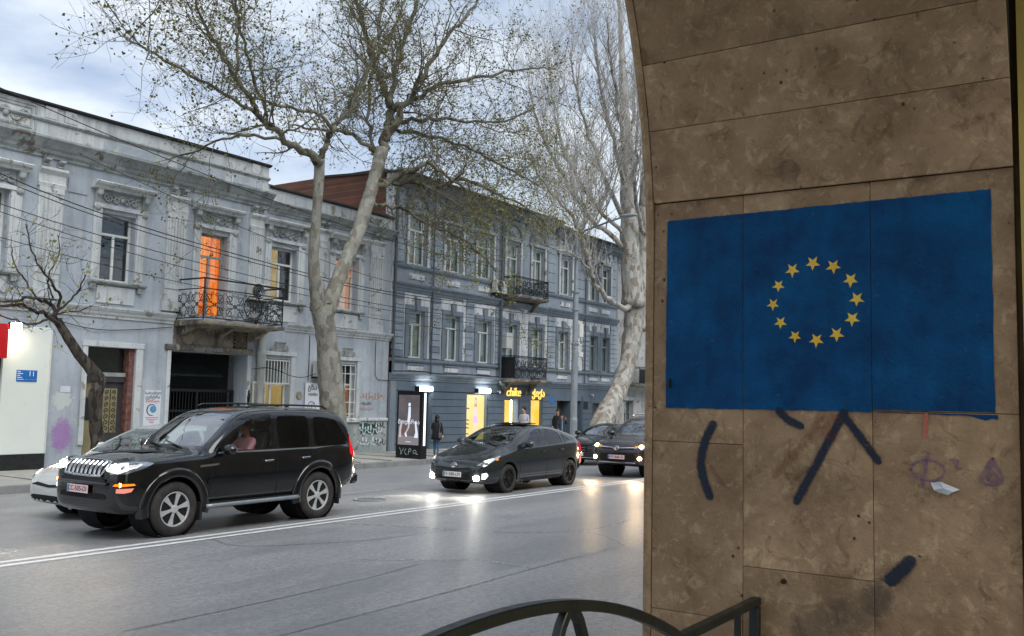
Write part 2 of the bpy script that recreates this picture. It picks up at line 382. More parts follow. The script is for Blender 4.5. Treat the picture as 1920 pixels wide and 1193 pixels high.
def _leaf(name, a, b, c_):
    n = NT(name); v = n.pos(obj_=True); c = n.mix(n.ramp(n.noise(v, 1.1, 3), [(0.38, 0.0), (0.62, 1.0)]), a, b)
    c = n.mix(n.ramp(n.noise(v, 14, 2), [(0.45, 0.0), (0.6, 1.0)]), c, c_)
    d = n.n('ShaderNodeBsdfDiffuse'); t = n.n('ShaderNodeBsdfTranslucent'); n.l(c, d.inputs[0]); n.l(c, t.inputs[0])
    m = n.n('ShaderNodeMixShader'); m.inputs[0].default_value = 0.25; n.l(d.outputs[0], m.inputs[1]); n.l(t.outputs[0], m.inputs[2]); n.l(m.outputs[0], n.out.inputs[0]); return n.m
M['leaf'] = _leaf('young_plane_leaf', S(96,98,52), S(76,76,44), S(122,118,62))
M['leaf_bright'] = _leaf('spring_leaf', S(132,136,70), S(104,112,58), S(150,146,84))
# stone of the arch: shelly limestone slabs, grimy low down in patches
def _stone():
    n = NT('shelly_limestone'); v0 = n.pos(); oi = n.n('ShaderNodeObjectInfo')
    va = n.n('ShaderNodeVectorMath', operation='MULTIPLY_ADD'); n.l(oi.outputs['Random'], va.inputs[0]); va.inputs[1].default_value = (31, 17, 53); n.l(v0, va.inputs[2]); v = va.outputs[0]
    c = n.mix(n.ramp(n.noise(v, 3.6, 7, 0.65), [(0.32, 0.0), (0.7, 1.0)]), S(142,115,88), S(182,154,121))
    c = n.mix(n.ramp(n.noise(v, 17, 5, 0.65, 0.6), [(0.54, 0.0), (0.66, 0.55)]), c, S(206,182,144))
    c = n.mix(n.ramp(n.noise(v, 9, 6, 0.7, 0.9), [(0.55, 0.0), (0.70, 0.75)]), c, S(96,74,52))
    vo = n.n('ShaderNodeTexVoronoi'); vo.inputs['Scale'].default_value = 13; vo.inputs['Randomness'].default_value = 1.0; n.l(v, vo.inputs['Vector'])
    pit = n.math('MULTIPLY', n.ramp(vo.outputs['Distance'], [(0.05, 1.0), (0.12, 0.0)]), n.ramp(n.noise(v, 3.0, 2), [(0.52, 0.0), (0.56, 1.0)]))
    c = n.mix(pit, c, S(46,36,28))
    c = n.mix(n.math('MULTIPLY', oi.outputs['Random'], 0.35), c, S(104,86,64))
    c = n.mix(n.math('MULTIPLY', n.ramp(n.noise(v0, 2.0, 8, 0.72, 0.4), [(0.46, 0.0), (0.66, 1.0)]), 0.5), c, S(84,66,48))
    c = n.mix(n.ramp(n.noise(v, 42, 4, 0.6), [(0.63, 0.0), (0.74, 0.45)]), c, S(196,172,134))
    h = n.math('ADD', n.noise(v, 24, 6, 0.7, 0.5), n.math('MULTIPLY', n.noise(v, 5, 3), 0.6)); h = n.math('SUBTRACT', h, n.math('MULTIPLY', pit, 0.9))
    n.pr(c, 0.8, 0, 0.35, 0, n.bump(h, 0.75, 0.010)); return n.m
M['stone'] = _stone()
M['recess'] = P('shaded_recess', S(84,66,44), 0.95, 0, 0.5, 6, 0.3)  # dark brown fill: the narrow gap's shade is put into the colour
M['stone_joint'] = P('dark_joint', S(40,32,24), 0.95, 0, 0.3, 8, 0.3)
def _mural(name, a, b, bare):
    n = NT(name); v = n.pos()
    c = n.mix(n.ramp(n.noise(v, 4.5, 6, 0.65), [(0.35, 0.0), (0.7, 1.0)]), a, b)
    c = n.mix(n.ramp(n.noise(v, 22, 6, 0.75), [(0.60, 0.0), (0.70, bare)]), c, S(20,44,66))
    c = n.mix(n.math('MULTIPLY', n.ramp(n.noise(n.pos((1, 5, 1.2)), 3.0, 5, 0.6), [(0.42, 0.0), (0.7, 1.0)]), 0.35), c, tuple(x*0.55 for x in a))
    c = n.mix(n.ramp(n.noise(v, 38, 5, 0.7), [(0.66, 0.0), (0.72, 0.35)]), c, S(120,140,150))
    h = n.math('ADD', n.noise(v, 24, 6, 0.7, 0.5), n.math('MULTIPLY', n.noise(v, 5, 3), 0.6))
    n.pr(c, 0.7, 0, 0.2, 0, n.bump(h, 0.9, 0.012)); return n.m
M['flag_blue'] = _mural('blue_wall_paint', S(0,58,104), S(0,86,138), 0.6)
M['flag_yellow'] = _mural('yellow_wall_paint', S(236,190,60), S(244,208,96), 0.25)
def spraymat(name, col, soft=0.55, dens=1.0):
    n = NT(name); v = n.pos(); at = n.n('ShaderNodeAttribute'); at.attribute_name = 'edge'
    p = n.n('ShaderNodeBsdfPrincipled'); p.inputs['Roughness'].default_value = 0.75
    n.l(n.mix(n.ramp(n.noise(v, 30, 5, 0.7), [(0.35, 0.0), (0.7, 1.0)]), col, tuple(c*0.6 for c in col)), p.inputs['Base Color'])
    f = n.math('ADD', n.math('MULTIPLY', at.outputs['Fac'], 1.0), n.math('MULTIPLY', n.math('SUBTRACT', n.noise(v, 120, 4, 0.75), 0.5), 2.0*soft))
    a = n.math('MULTIPLY', n.ramp(f, [(0.55, 1.0), (0.95, 0.0)]), n.math('MULTIPLY', n.ramp(n.noise(v, 60, 6, 0.75), [(0.30, 0.35), (0.5, 1.0)]), dens))
    t = n.n('ShaderNodeBsdfTransparent'); m = n.n('ShaderNodeMixShader'); n.l(a, m.inputs[0]); n.l(t.outputs[0], m.inputs[1]); n.l(p.outputs[0], m.inputs[2]); n.l(m.outputs[0], n.out.inputs[0]); return n.m
M['spray_navy'] = spraymat('navy_spray', S(20,36,58)); M['spray_purple'] = spraymat('purple_spray', S(118,84,132), 0.9, 0.6); M['spray_red'] = spraymat('rust_red_spray', S(120,58,48), 0.9, 0.25); M['spray_pink'] = spraymat('pink_drip', S(206,108,92), 0.6, 0.9); M['spray_haze'] = spraymat('navy_overspray', S(24,36,54), 1.3, 0.22)
M['yellow_plaster'] = plaster('ochre_passage_plaster', S(176,156,84), S(190,170,96), S(120,104,60), 1.0, 0.4)
M['ceil'] = plaster('passage_vault_plaster', S(150,140,120), S(170,158,138), S(90,80,66), 1.0, 0.4)
M['near_facade'] = plaster('limestone_facade', S(160,148,128), S(178,166,146), S(110,100,86), 0.7, 0.5)
# road
def _asphalt():
    n = NT('worn_asphalt'); v = n.pos()
    g = n.noise(v, 38, 5, 0.8); big = n.noise(n.pos((0.35, 1.0, 1)), 0.5, 5, 0.6)
    c = n.mix(n.ramp(big, [(0.35, 0.0), (0.7, 1.0)]), S(138,139,140), S(160,159,158))
    c = n.mix(n.ramp(g, [(0.55, 0.0), (0.66, 0.65)]), c, S(196,194,190)); c = n.mix(n.ramp(g, [(0.34, 0.75), (0.46, 0.0)]), c, S(62,63,66))
    md = n.noise(v, 13, 6, 0.85); c = n.mix(n.ramp(md, [(0.42, 0.55), (0.54, 0.0)]), c, S(98,99,101)); c = n.mix(n.ramp(md, [(0.56, 0.0), (0.68, 0.5)]), c, S(176,175,172))
    pa = n.noise(n.pos((0.25, 0.6, 1)), 1.1, 7, 0.7); c = n.mix(n.ramp(pa, [(0.50, 0.0), (0.56, 0.35)]), c, S(112,114,116))
    tr = n.noise(n.pos((0.06, 1.1, 1)), 1.0, 4, 0.55); c = n.mix(n.ramp(tr, [(0.5, 0.0), (0.75, 0.45)]), c, S(108,110,112))
    r = n.math('ADD', n.ramp(big, [(0.35, 0.27), (0.7, 0.40)]), n.math('MULTIPLY', g, 0.10))
    n.pr(c, r, 0, 0.52, 0, n.bump(n.noise(v, 32, 5, 0.8), 0.8, 0.016)); return n.m
M['asphalt'] = _asphalt()
M['pavement'] = plaster('pavement_concrete', S(150,150,144), S(170,168,160), S(104,104,100), 1.2, 0.3)
M['kerb'] = plaster('kerb_stone', S(118,120,120), S(136,136,134), S(78,80,80), 1.6, 0.4)
M['line'] = P('road_marking_paint', S(218,220,218), 0.55, 0, 0.35, 9, 0.3, 80, col2=S(190,192,192))
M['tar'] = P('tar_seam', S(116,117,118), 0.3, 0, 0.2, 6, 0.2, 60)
M['tar_lit'] = P('sheen_tar_seam', S(176,178,180), 0.25, 0, 0.3, 6, 0.2, 60, spec=0.8)  # lit copy of the tar: sheen put into a pale base colour
M['rail'] = P('green_black_rail_paint', S(34,40,38), 0.38, 0.2, 0.4, 9, 0.25, 60)
# ------------------------------------------------------------------ the ground
NEAR_K = 3.0            # near kerb line
CL = 11.15              # crown of the road
FK = 21.07              # far kerb line
FALL = 0.03
def roadz(y): return 0.0 if y < CL else -FALL * (y - CL)
g = MB().add([(-300,-300,-0.75),(500,-300,-0.75),(500,400,-0.75),(-300,400,-0.75)], [(0,1,2,3)]).build('ground', M['pavement'])
tag(g, kind='structure')
m = MB()
ys = [NEAR_K, 6.0, CL, 14.5, 18.0, FK]; xs = [-120 + 8*i for i in range(46)]
m.add([(x, y, roadz(y)) for x in xs for y in ys], [(i*6+j, i*6+j+6, i*6+j+7, i*6+j+1) for i in range(45) for j in range(5)])
m.add([(x, y, -0.7) for x in (-120, 240) for y in (NEAR_K, FK)], [(0,1,3,2)])
road = m.build('road', M['asphalt'], recalc=False); tag(road, kind='structure')
random.seed(4)
for dy in (-0.13, 0.13):
    pts = [(x*1.0, CL + dy + 0.006*math.sin(x*0.9+dy*20), roadz(CL+dy) + 0.006) for x in range(-60, 140)]
    MB().ribbon(pts, [0.115 + 0.012*math.sin(p[0]*2.7+dy*9) for p in pts], (0,0,1)).build('lane_marking', M['line'], road, recalc=False)
def seam(pts, w_, mat_, name='tar_seam', zo=0.004):
    q = smooth_pts([(x, y, roadz(y) + zo) for x, y in pts], 2)
    q = [p + V((0, random.uniform(-.012, .012), 0)) for p in q]
    MB().ribbon(q, [w_*random.uniform(0.5, 1.25) for _ in q], (0,0,1)).build(name, mat_, road, recalc=False)
SE = [([(-10,6.2),(0,6.12),(4,6.18),(8.5,6.2),(10.2,6.27),(13.1,6.3),(20,6.4),(40,6.3)], 0.022, 'tar'),
      ([(2,7.4),(6,7.28),(8.2,7.36),(9.3,7.5)], 0.018, 'tar'),
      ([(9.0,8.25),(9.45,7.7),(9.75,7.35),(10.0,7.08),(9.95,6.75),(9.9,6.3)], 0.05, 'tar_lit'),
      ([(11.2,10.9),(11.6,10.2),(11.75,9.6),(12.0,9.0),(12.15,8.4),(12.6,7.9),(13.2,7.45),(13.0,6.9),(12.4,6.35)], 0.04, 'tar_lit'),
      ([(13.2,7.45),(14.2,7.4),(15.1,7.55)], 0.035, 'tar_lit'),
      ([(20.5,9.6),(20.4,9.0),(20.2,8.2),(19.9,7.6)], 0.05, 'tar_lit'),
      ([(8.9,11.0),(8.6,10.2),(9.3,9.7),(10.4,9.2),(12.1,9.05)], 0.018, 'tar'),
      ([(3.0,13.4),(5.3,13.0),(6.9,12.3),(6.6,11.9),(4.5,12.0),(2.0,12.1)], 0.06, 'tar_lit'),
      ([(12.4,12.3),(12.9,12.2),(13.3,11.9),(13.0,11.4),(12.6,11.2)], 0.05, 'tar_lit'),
      ([(12,14.6),(15,14.4),(18,14.7),(23,14.5)], 0.03, 'tar')]
for p, w_, k in SE: seam(p, w_, M[k])
# manhole cover in the road behind the SUV
MB().lathe([(0.001,0.0),(0.30,0.0),(0.30,0.008),(0.33,0.008),(0.33,-0.02)], 24, 2, (14.6, 13.2, roadz(13.2)+0.006)).build('manhole_cover', M['tar'], road)
# far pavement with its kerb stones
m = MB()
m.add([(-120,FK+0.16,GZ),(240,FK+0.16,GZ),(240,YF+0.5,GZ+0.03),(-120,YF+0.5,GZ+0.03)], [(0,1,2,3)])
pav = m.build('pavement', M['pavement'], recalc=False); tag(pav, kind='structure')
kz = roadz(FK)
km = MB().box(0,0.985,0,0.16,kz-0.3,GZ+0.004).mesh('kerb_stone', M['kerb'], bevel=0.015)
for i in range(70):
    o = obj('kerb_stone', km, pav); o.location = (2 + i*1.0, FK + random.uniform(-.006,.006), random.uniform(-.006,.004))
MB().box(72.1,240,FK,FK+0.16,kz-0.3,GZ+0.003).build('kerb', M['kerb'], pav)
MB().box(-120,1.9,FK,FK+0.16,kz-0.3,GZ+0.003).build('kerb', M['kerb'], pav)
# paving joints of the far pavement
m = MB()
for i in range(46): m.box(2+i*1.5, 2+i*1.5+0.012, FK+0.17, YF, GZ-0.02, GZ+0.034)
pj = m.build('paving_joints', M['kerb'], pav)
tag(pj, kind='stuff')
# near pavement under the arch
NZ = 0.30
m = MB().box(-60,160,-9,2.55,-0.6,NZ)
near = m.build('near_pavement', M['pavement']); tag(near, kind='structure')
MB().box(-60,160,2.552,2.75,-0.6,NZ-0.005).build('kerb', M['kerb'], near, bevel=0.01)
MB().box(-60,160,2.752,NEAR_K,-0.6,0.12).build('step', M['kerb'], near)

# ------------------------------------------------------------------ the building overhead: stone arch over the pavement
AX, AZ, AR = 1.05, 2.70, 3.05
Y0, Y1 = 0.405, 1.955
arch = thing('arcade_building', 'dark limestone arch with a blue flag painted on its pier, at right', 'building', (4.6, 1.2, NZ))
WX = AX + AR            # 4.10 face of the pier
m = MB()                # core behind the slabs: piers, spandrel and street front
def arcpt(r, a): return (AX + r*math.cos(a), AZ + r*math.sin(a))
RC = AR + 0.035
core = [arcpt(RC, rad(180*i/48)) for i in range(49)]
out = [(60, NZ), (60, 13), (-40, 13), (-40, NZ), (AX-RC, NZ)] 
poly = [(AX+RC, NZ)] + core + [(AX-RC, NZ), (-40, NZ), (-40, 7.6), (60, 7.6), (60, NZ)]  # unseen street front kept low so more light reaches the road
m.prism(poly, 1, Y0+0.002, Y1)
m.build('pier_core', M['stone_joint'], arch)
# street front skin
m = MB(); m.prism(poly, 1, Y1+0.001, Y1+0.012); m.build('street_front', M['near_facade'], arch)
# rounded edge moulding down the arris
m = MB(); prof = [(-0.004, Y1-0.012), (-0.012, Y1+0.006), (-0.004, Y1+0.026), (0.03, Y1+0.028), (0.03, Y1-0.012)]
path = [(WX, NZ, 0.0)] + [(arcpt(AR, rad(180*i/60)) + (rad(180*i/60),)) for i in range(61)] + [(AX-AR, NZ, math.pi)]
vs = []; n = len(prof)
for x, z, a in path:
    for r, y in prof: vs.append((x + r*math.cos(a), y, z + r*math.sin(a)))
m.add(vs, [(i*n+k, i*n+(k+1) % n, (i+1)*n+(k+1) % n, (i+1)*n+k) for i in range(len(path)-1) for k in range(n)])
m.build('edge_moulding', M['stone'], arch, smooth=False)
GAP = 0.0012
def slab(y0, y1, z0, z1, side=1, dx=0.0):
    x0 = WX if side > 0 else AX-AR
    a, b = (x0+dx, x0+0.03) if side > 0 else (x0-0.03, x0-dx)
    MB().box(a, b, y0+GAP, y1-GAP, z0+GAP, z1-GAP).build('slab', M['stone'], arch, bevel=0.0014)
YA, YB, YC, YD = Y0, 0.945, 1.500, Y1-0.014
for y0, y1, zs in ((YC, YD, [NZ, 1.10, 1.87, 3.0]), (YB, YC, [NZ, 0.72, 1.34, 3.0]), (YA, YB, [NZ, 1.0, 2.035, 3.0])):
    for k, (z0, z1) in enumerate(zip(zs, zs[1:])):
        slab(y0, y1, z0, z1, 1, 0.0008*((k*7+int(y0*10)) % 3)); slab(y0, y1, z0, z1, -1)
angs = [5.65, 12.1, 17.95, 24.2]
while angs[-1] < 150: angs.append(angs[-1] + 6.1)
angs = [a for a in angs if a < 174.3-4] + [174.35]
for a0, a1 in zip(angs, angs[1:]):
    m = MB(); q = 4; g_ = GAP/AR; vs = []
    for i in range(q+1):
        a = rad(a0)+g_ + (rad(a1)-rad(a0)-2*g_)*i/q
        for r in (AR, AR+0.03):
            for y in (YA+GAP, YD-GAP): x, z = arcpt(r, a); vs.append((x, y, z))
    fs = []
    for i in range(q):
        o = 4*i; fs += [(o, o+1, o+5, o+4), (o+2, o+6, o+7, o+3), (o, o+4, o+6, o+2), (o+1, o+3, o+7, o+5)]
    fs += [(0,2,3,1), (4*q, 4*q+1, 4*q+3, 4*q+2)]
    m.add(vs, fs).build('slab', M['stone'], arch, bevel=0.0014)
# painted flag: the paint lies on the slabs and breaks at their joints
mural = None
def paint(poly_yz, name, mat_, parent, x=WX, th=0.0012, off=0.0012):
    m = MB(); m.prism(poly_yz, 0, x-off-th, x-off); return m.build(name, mat_, parent)
random.seed(11)
def rough_edge(a, b, n, amp):
    return [(a[0]+(b[0]-a[0])*i/n + random.uniform(-amp,amp), a[1]+(b[1]-a[1])*i/n + random.uniform(-amp,amp)) for i in range(n)]
def fz_top(y): return 2.912 + (1.872-y)*0.0058
def fz_bot(y): return 2.026 + (1.875-y)*0.0043
cols = [(1.8735, YC+0.0014), (YC-0.0014, YB+0.0014), (YB-0.0014, 0.487)]
for k, (ya, yb) in enumerate(cols):
    lo = fz_bot
    if k == 2: pl = rough_edge((ya, 2.040), (yb, 2.040), 14, 0.0005)
    else: pl = rough_edge((ya, lo(ya)), (yb, lo(yb)), 30, 0.0022)
    pl += rough_edge((yb, 2.040 if k == 2 else lo(yb)), (yb, fz_top(yb)), 16, 0.0022 if k == 2 else 0.0004)
    pl += rough_edge((yb, fz_top(yb)), (ya, fz_top(ya)), 30, 0.0016)
    pl += rough_edge((ya, fz_top(ya)), (ya, lo(ya) if k < 2 else 2.040), 16, 0.0022 if k == 0 else 0.0004)
    o = paint(pl, 'flag_mural' if k == 0 else 'paint_field', M['flag_blue'], arch if k == 0 else mural)
    if k == 0: mural = o; mural['label'] = 'blue painted flag with a ring of twelve yellow stars'
pl = rough_edge((YB-0.003, 2.030), (0.55, 2.024), 14, 0.002) + [(0.545, 2.014), (0.52, 2.008), (0.50, 2.016), (0.478, 2.012), (0.478, 2.030)]
paint(pl, 'paint_field', M['flag_blue'], mural)
stars = [(1.186,2.667),(1.098,2.648),(1.027,2.586),(1.002,2.503),(1.022,2.42),(1.087,2.356),(1.172,2.332),(1.264,2.35),(1.328,2.412),(1.361,2.494),(1.337,2.576),(1.275,2.642)]
for k, (sy, sz) in enumerate(stars):
    r0 = 0.033 if k < 7 or k > 10 else 0.029; a0 = -math.pi/2 + random.uniform(-.1,.1)
    pl = [(sy + (r0 if i % 2 == 0 else r0*0.42)*random.uniform(.94,1.06)*math.cos(a0+i*math.pi/5), sz + (r0 if i % 2 == 0 else r0*0.42)*random.uniform(.94,1.06)*math.sin(a0+i*math.pi/5)) for i in range(10)]
    m = MB(); x = WX-0.0036
    m.add([(x-0.0006, sy, sz)] + [(x, p[0], p[1]) for p in pl] + [(x+0.001, p[0], p[1]) for p in pl],
          [(0, 1+i, 1+(i+1) % 10) for i in range(10)] + [(1+i, 11+i, 11+(i+1) % 10, 1+(i+1) % 10) for i in range(10)])
    m.build('star', M['flag_yellow'], mural)
SPN = 0
def spray(pts, w_, mat_, taper=True, name='spray_stroke', xo=0.0030):
    global SPN; SPN += 1; xo += 0.00018*SPN
    q = smooth_pts([(WX-xo, a, b) for a, b in pts], 3); m = MB(); ed = []
    d0 = (q[0]-q[1]).normalized(); d1 = (q[-1]-q[-2]).normalized(); w2 = w_*0.72
    q = [q[0]+d0*w2*.95, q[0]+d0*w2*.8, q[0]+d0*w2*.4] + q + [q[-1]+d1*w2*.4, q[-1]+d1*w2*.8, q[-1]+d1*w2*.95]; nq = len(q); vs = []
    for i, p in enumerate(q):
        d = (q[min(i+1, nq-1)]-q[max(i-1, 0)]).normalized(); s_ = V((1,0,0)).cross(d).normalized()
        f = {0:.3, 1:.6, 2:.92}.get(min(i, nq-1-i), 1.0)
        for u in (-1, -.5, 0, .5, 1): vs.append(p+s_*u*w2*f); ed.append(1.0 if i in (0, nq-1) else abs(u))
    m.add(vs, [(i*5+k, i*5+k+1, i*5+k+6, i*5+k+5) for i in range(nq-1) for k in range(4)])
    o = m.build(name, mat_, arch, recalc=False)
    at = o.data.attributes.new('edge', 'FLOAT', 'POINT'); at.data.foreach_set('value', ed)
    return o
spray([(1.643,1.951),(1.678,1.884),(1.699,1.794),(1.691,1.727),(1.657,1.638)], 0.036, M['spray_navy'])
spray([(1.333,2.022),(1.296,1.985),(1.245,1.964)], 0.03, M['spray_navy'])
spray([(1.061,2.020),(1.155,1.839),(1.258,1.645)], 0.031, M['spray_navy'])
spray([(1.054,2.006),(0.95,1.865)], 0.029, M['spray_navy']); spray([(0.94,1.852),(0.925,1.832)], 0.027, M['spray_navy'])
spray([(0.809,1.432),(0.835,1.40),(0.875,1.36)], 0.046, M['spray_navy'])
spray([(0.86,1.375),(0.90,1.33),(0.93,1.29),(0.94,1.26)], 0.09, M['spray_haze'], xo=0.0022, name='overspray'); spray([(0.955,1.25),(1.05,1.18),(1.2,1.12)], 0.14, M['spray_haze'], xo=0.0022, name='overspray')
spray([(1.15,2.02),(1.20,1.916),(1.29,1.82),(1.35,1.748)], 0.03, M['spray_red'], xo=0.0022, name='faded_stroke'); spray([(1.10,2.0),(1.18,1.96),(1.12,1.93)], 0.04, M['spray_red'], xo=0.0018, name='faded_stroke'); spray([(1.657,1.777),(1.619,1.72),(1.586,1.686)], 0.02, M['spray_red'], xo=0.0022, name='faded_stroke')
spray([(0.744,1.939),(0.736,2.022)], 0.014, M['spray_pink'], name='paint_drip')
spray([(0.732,1.868),(0.755,1.739)], 0.012, M['spray_purple'])
spray([(0.734+0.062*math.cos(i*.42), 1.803+0.042*math.sin(i*.42)) for i in range(16)], 0.009, M['spray_purple'], False)
spray([(0.499,1.862),(0.562,1.760),(0.452,1.762),(0.499,1.862)], 0.010, M['spray_purple'], False)
spray([(0.499,1.84),(0.53,1.775),(0.48,1.772),(0.50,1.82),(0.515,1.78)], 0.008, M['spray_purple'], False)
spray([(0.651,1.85),(0.616,1.852),(0.636,1.813),(0.607,1.819)], 0.008, M['spray_purple'], False)
# anchor stub and torn paper stuck on the wall
MB().lathe([(0.001,4.085),(0.010,4.085),(0.012,4.101)], 10, 0, (0,1.317,1.296)).build('anchor_stub', M['stone_joint'], arch)
MB().box(4.08,4.10,1.848,1.856,2.12,2.16).build('anchor_stub', M['iron'], arch)
pp = [(0.725,1.755),(0.685,1.762),(0.65,1.748),(0.618,1.735),(0.64,1.725),(0.66,1.711),(0.70,1.72),(0.711,1.728)]
m = MB(); m.add([(WX-0.018, 0.675, 1.738)] + [(WX-0.004-0.006*((i*5) % 3), a, b) for i, (a, b) in enumerate(pp)], [(0, 1+i, 1+(i+1) % 8) for i in range(8)])
tag(m.build('paper_scrap', M['paper'], recalc=False), 'crumpled white paper scrap stuck to the stone pier', 'paper')
# passage behind: recessed ochre walls, ceiling; unseen depth cut short, back left open to light the pier
m = MB()
YP0, YP1 = -3.2, 0.384
m.box(WX+0.010, WX+0.4, YP1, Y0+0.001, NZ, 6.2)
m.build('recess', M['recess'], arch)
MB().box(WX-0.02, WX+0.35, YP0, YP1-0.002, NZ, 6.2).build('passage_wall', M['yellow_plaster'], arch); MB().box(AX-AR-0.35, AX-AR-0.03, YP0, YP1-0.002, NZ, 6.2).build('passage_wall', M['yellow_plaster'], arch)
m = MB().box(AX-AR-0.5, WX+0.5, YP0, Y0, 6.21, 6.5); m.build('passage_ceiling', M['ceil'], arch)

# ------------------------------------------------------------------ railing at the kerb side of the passage
YR = 1.434
rl = thing('iron_railing', 'low dark iron railing with an arched top, in front of the stone pier', 'railing', (2.0, YR, NZ))
def railarc(x0):
    pts = []
    for i in range(29):
        t = -1 + 2*i/28; x = x0 + 1.225*t; pts.append((x, 1.478 - 0.28*abs(t)**2.1))
    return pts
def flatbar(m, pts, w_, h_):
    vs = []; n_ = len(pts)
    for i, (x, z) in enumerate(pts):
        a = V(pts[max(i-1,0)]); b = V(pts[min(i+1,n_-1)]); d = (b-a).normalized(); q = V((-d.y, d.x))
        for sy, sh in ((-1,-1),(1,-1),(1,1),(-1,1)): vs.append((x + q.x*h_/2*sh, YR + sy*w_/2, z + q.y*h_/2*sh))
    m.add(vs, [(i*4+k, i*4+(k+1) % 4, i*4+4+(k+1) % 4, i*4+4+k) for i in range(n_-1) for k in range(4)] + [(0,3,2,1), tuple(4*(n_-1)+k for k in range(4))])
pa = railarc(2.05)
m = MB(); flatbar(m, pa, 0.040, 0.034); m.build('arched_rail', M['rail'], rl, bevel=0.004)
for xa, xb in ((3.262, 4.094), (-1.2, 0.838)):
    m = MB(); flatbar(m, [(xa, 1.198), (xb, 1.200)], 0.040, 0.034); m.build('top_rail', M['rail'], rl, bevel=0.004)
for xp in (4.07, 3.285, 0.815):
    MB().box(xp-0.02, xp+0.02, YR-0.02, YR+0.02, NZ, 1.178 if xp > 4 else 1.176).build('post', M['rail'], rl, bevel=0.003)
for xb in (3.86, 0.6, 0.35, 0.1):
    MB().box(xb-0.011, xb+0.011, YR-0.011, YR+0.011, NZ+0.16, 1.178).build('baluster', M['rail'], rl)
MB().box(-1.2, 4.09, YR-0.015, YR+0.015, NZ+0.12, NZ+0.16).build('bottom_rail', M['rail'], rl)
for xc in (2.475, 1.625):
    for s_ in (-1, 1):
        zt = 1.446
        m = MB(); flatbar(m, [(xc + s_*(0.010 + 0.20*math.sin(t*math.pi/2)**0.72), zt - 0.72*t) for t in [i/14 for i in range(15)]], 0.03, 0.03)
        m.build('lancet_bar', M['rail'], rl, bevel=0.003)
# ------------------------------------------------------------------ facade kit (grid coordinates, see T)
def wall_open(fb, x0, x1, z0, z1, ops, d=0.0, rev=0.28):
    xs = sorted({x0, x1, *[v for o in ops for v in o[:2]]}); zs = sorted({z0, z1, *[v for o in ops for v in o[2:4]]})
    xs = [x for x in xs if x0 <= x <= x1]; zs = [z for z in zs if z0 <= z <= z1]
    hole = lambda x, z: any(o[0] < x < o[1] and o[2] < z < o[3] for o in ops)
    for a, b in zip(xs, xs[1:]):
        for c, e in zip(zs, zs[1:]):
            if not hole((a+b)/2, (c+e)/2): fb.add([(a,d,c),(b,d,c),(b,d,e),(a,d,e)], [(0,1,2,3)])
    for o in ops:
        a, b, c, e = o[:4]; r = d-(o[4] if len(o) > 4 else rev)
        fb.add([(a,d,c),(a,d,e),(a,r,e),(a,r,c)], [(0,1,2,3)]); fb.add([(b,d,c),(b,d,e),(b,r,e),(b,r,c)], [(3,2,1,0)])
        fb.add([(a,d,e),(b,d,e),(b,r,e),(a,r,e)], [(0,1,2,3)]); fb.add([(a,d,c),(b,d,c),(b,r,c),(a,r,c)], [(3,2,1,0)])
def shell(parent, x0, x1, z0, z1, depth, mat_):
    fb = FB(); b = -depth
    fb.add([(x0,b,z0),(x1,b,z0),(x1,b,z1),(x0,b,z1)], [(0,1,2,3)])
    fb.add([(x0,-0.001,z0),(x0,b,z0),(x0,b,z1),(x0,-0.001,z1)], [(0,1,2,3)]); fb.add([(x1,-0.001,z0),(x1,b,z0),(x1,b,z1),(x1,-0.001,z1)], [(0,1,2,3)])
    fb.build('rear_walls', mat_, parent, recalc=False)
def mould(x0, x1, prof, name, mat_, parent):
    fb = FB(); fb.prism(prof, 0, x0, x1); return fb.build(name, mat_, parent)
def cornice_prof(z0, z1, d, steps=4):
    p = [(-0.02, z0)]
    for i in range(steps):
        za = z0 + (z1-z0)*i/steps; zb = z0 + (z1-z0)*(i+0.55)/steps; dd = d*((i+1)/steps)**1.25
        p += [(dd*0.82, za), (dd, zb)]
    return p + [(d, z1), (-0.02, z1)]
def boxp(name, mat_, parent, x0, x1, d0, d1, z0, z1, bevel=0.0):
    return FB().box(x0, x1, d0, d1, z0, z1).build(name, mat_, parent, bevel=bevel)
random.seed(21)
def curtain(x0, x1, z0, z1, d, mat_, parent, amp=0.03, waves=7, gap=None):
    fb = FB(); n = 40; vs = []
    for i in range(n+1):
        t = i/n; x = x0+(x1-x0)*t; dd = d + amp*math.sin(t*waves*6.28) + amp*0.4*math.sin(t*waves*15+1)
        vs += [(x, dd, z0), (x, dd, z1)]
    fs = [(2*i, 2*i+2, 2*i+3, 2*i+1) for i in range(n) if not (gap and gap[0] < (i+.5)/n < gap[1])]
    fb.add(vs, fs); return fb.build('curtain', mat_, parent, smooth=True, recalc=False)
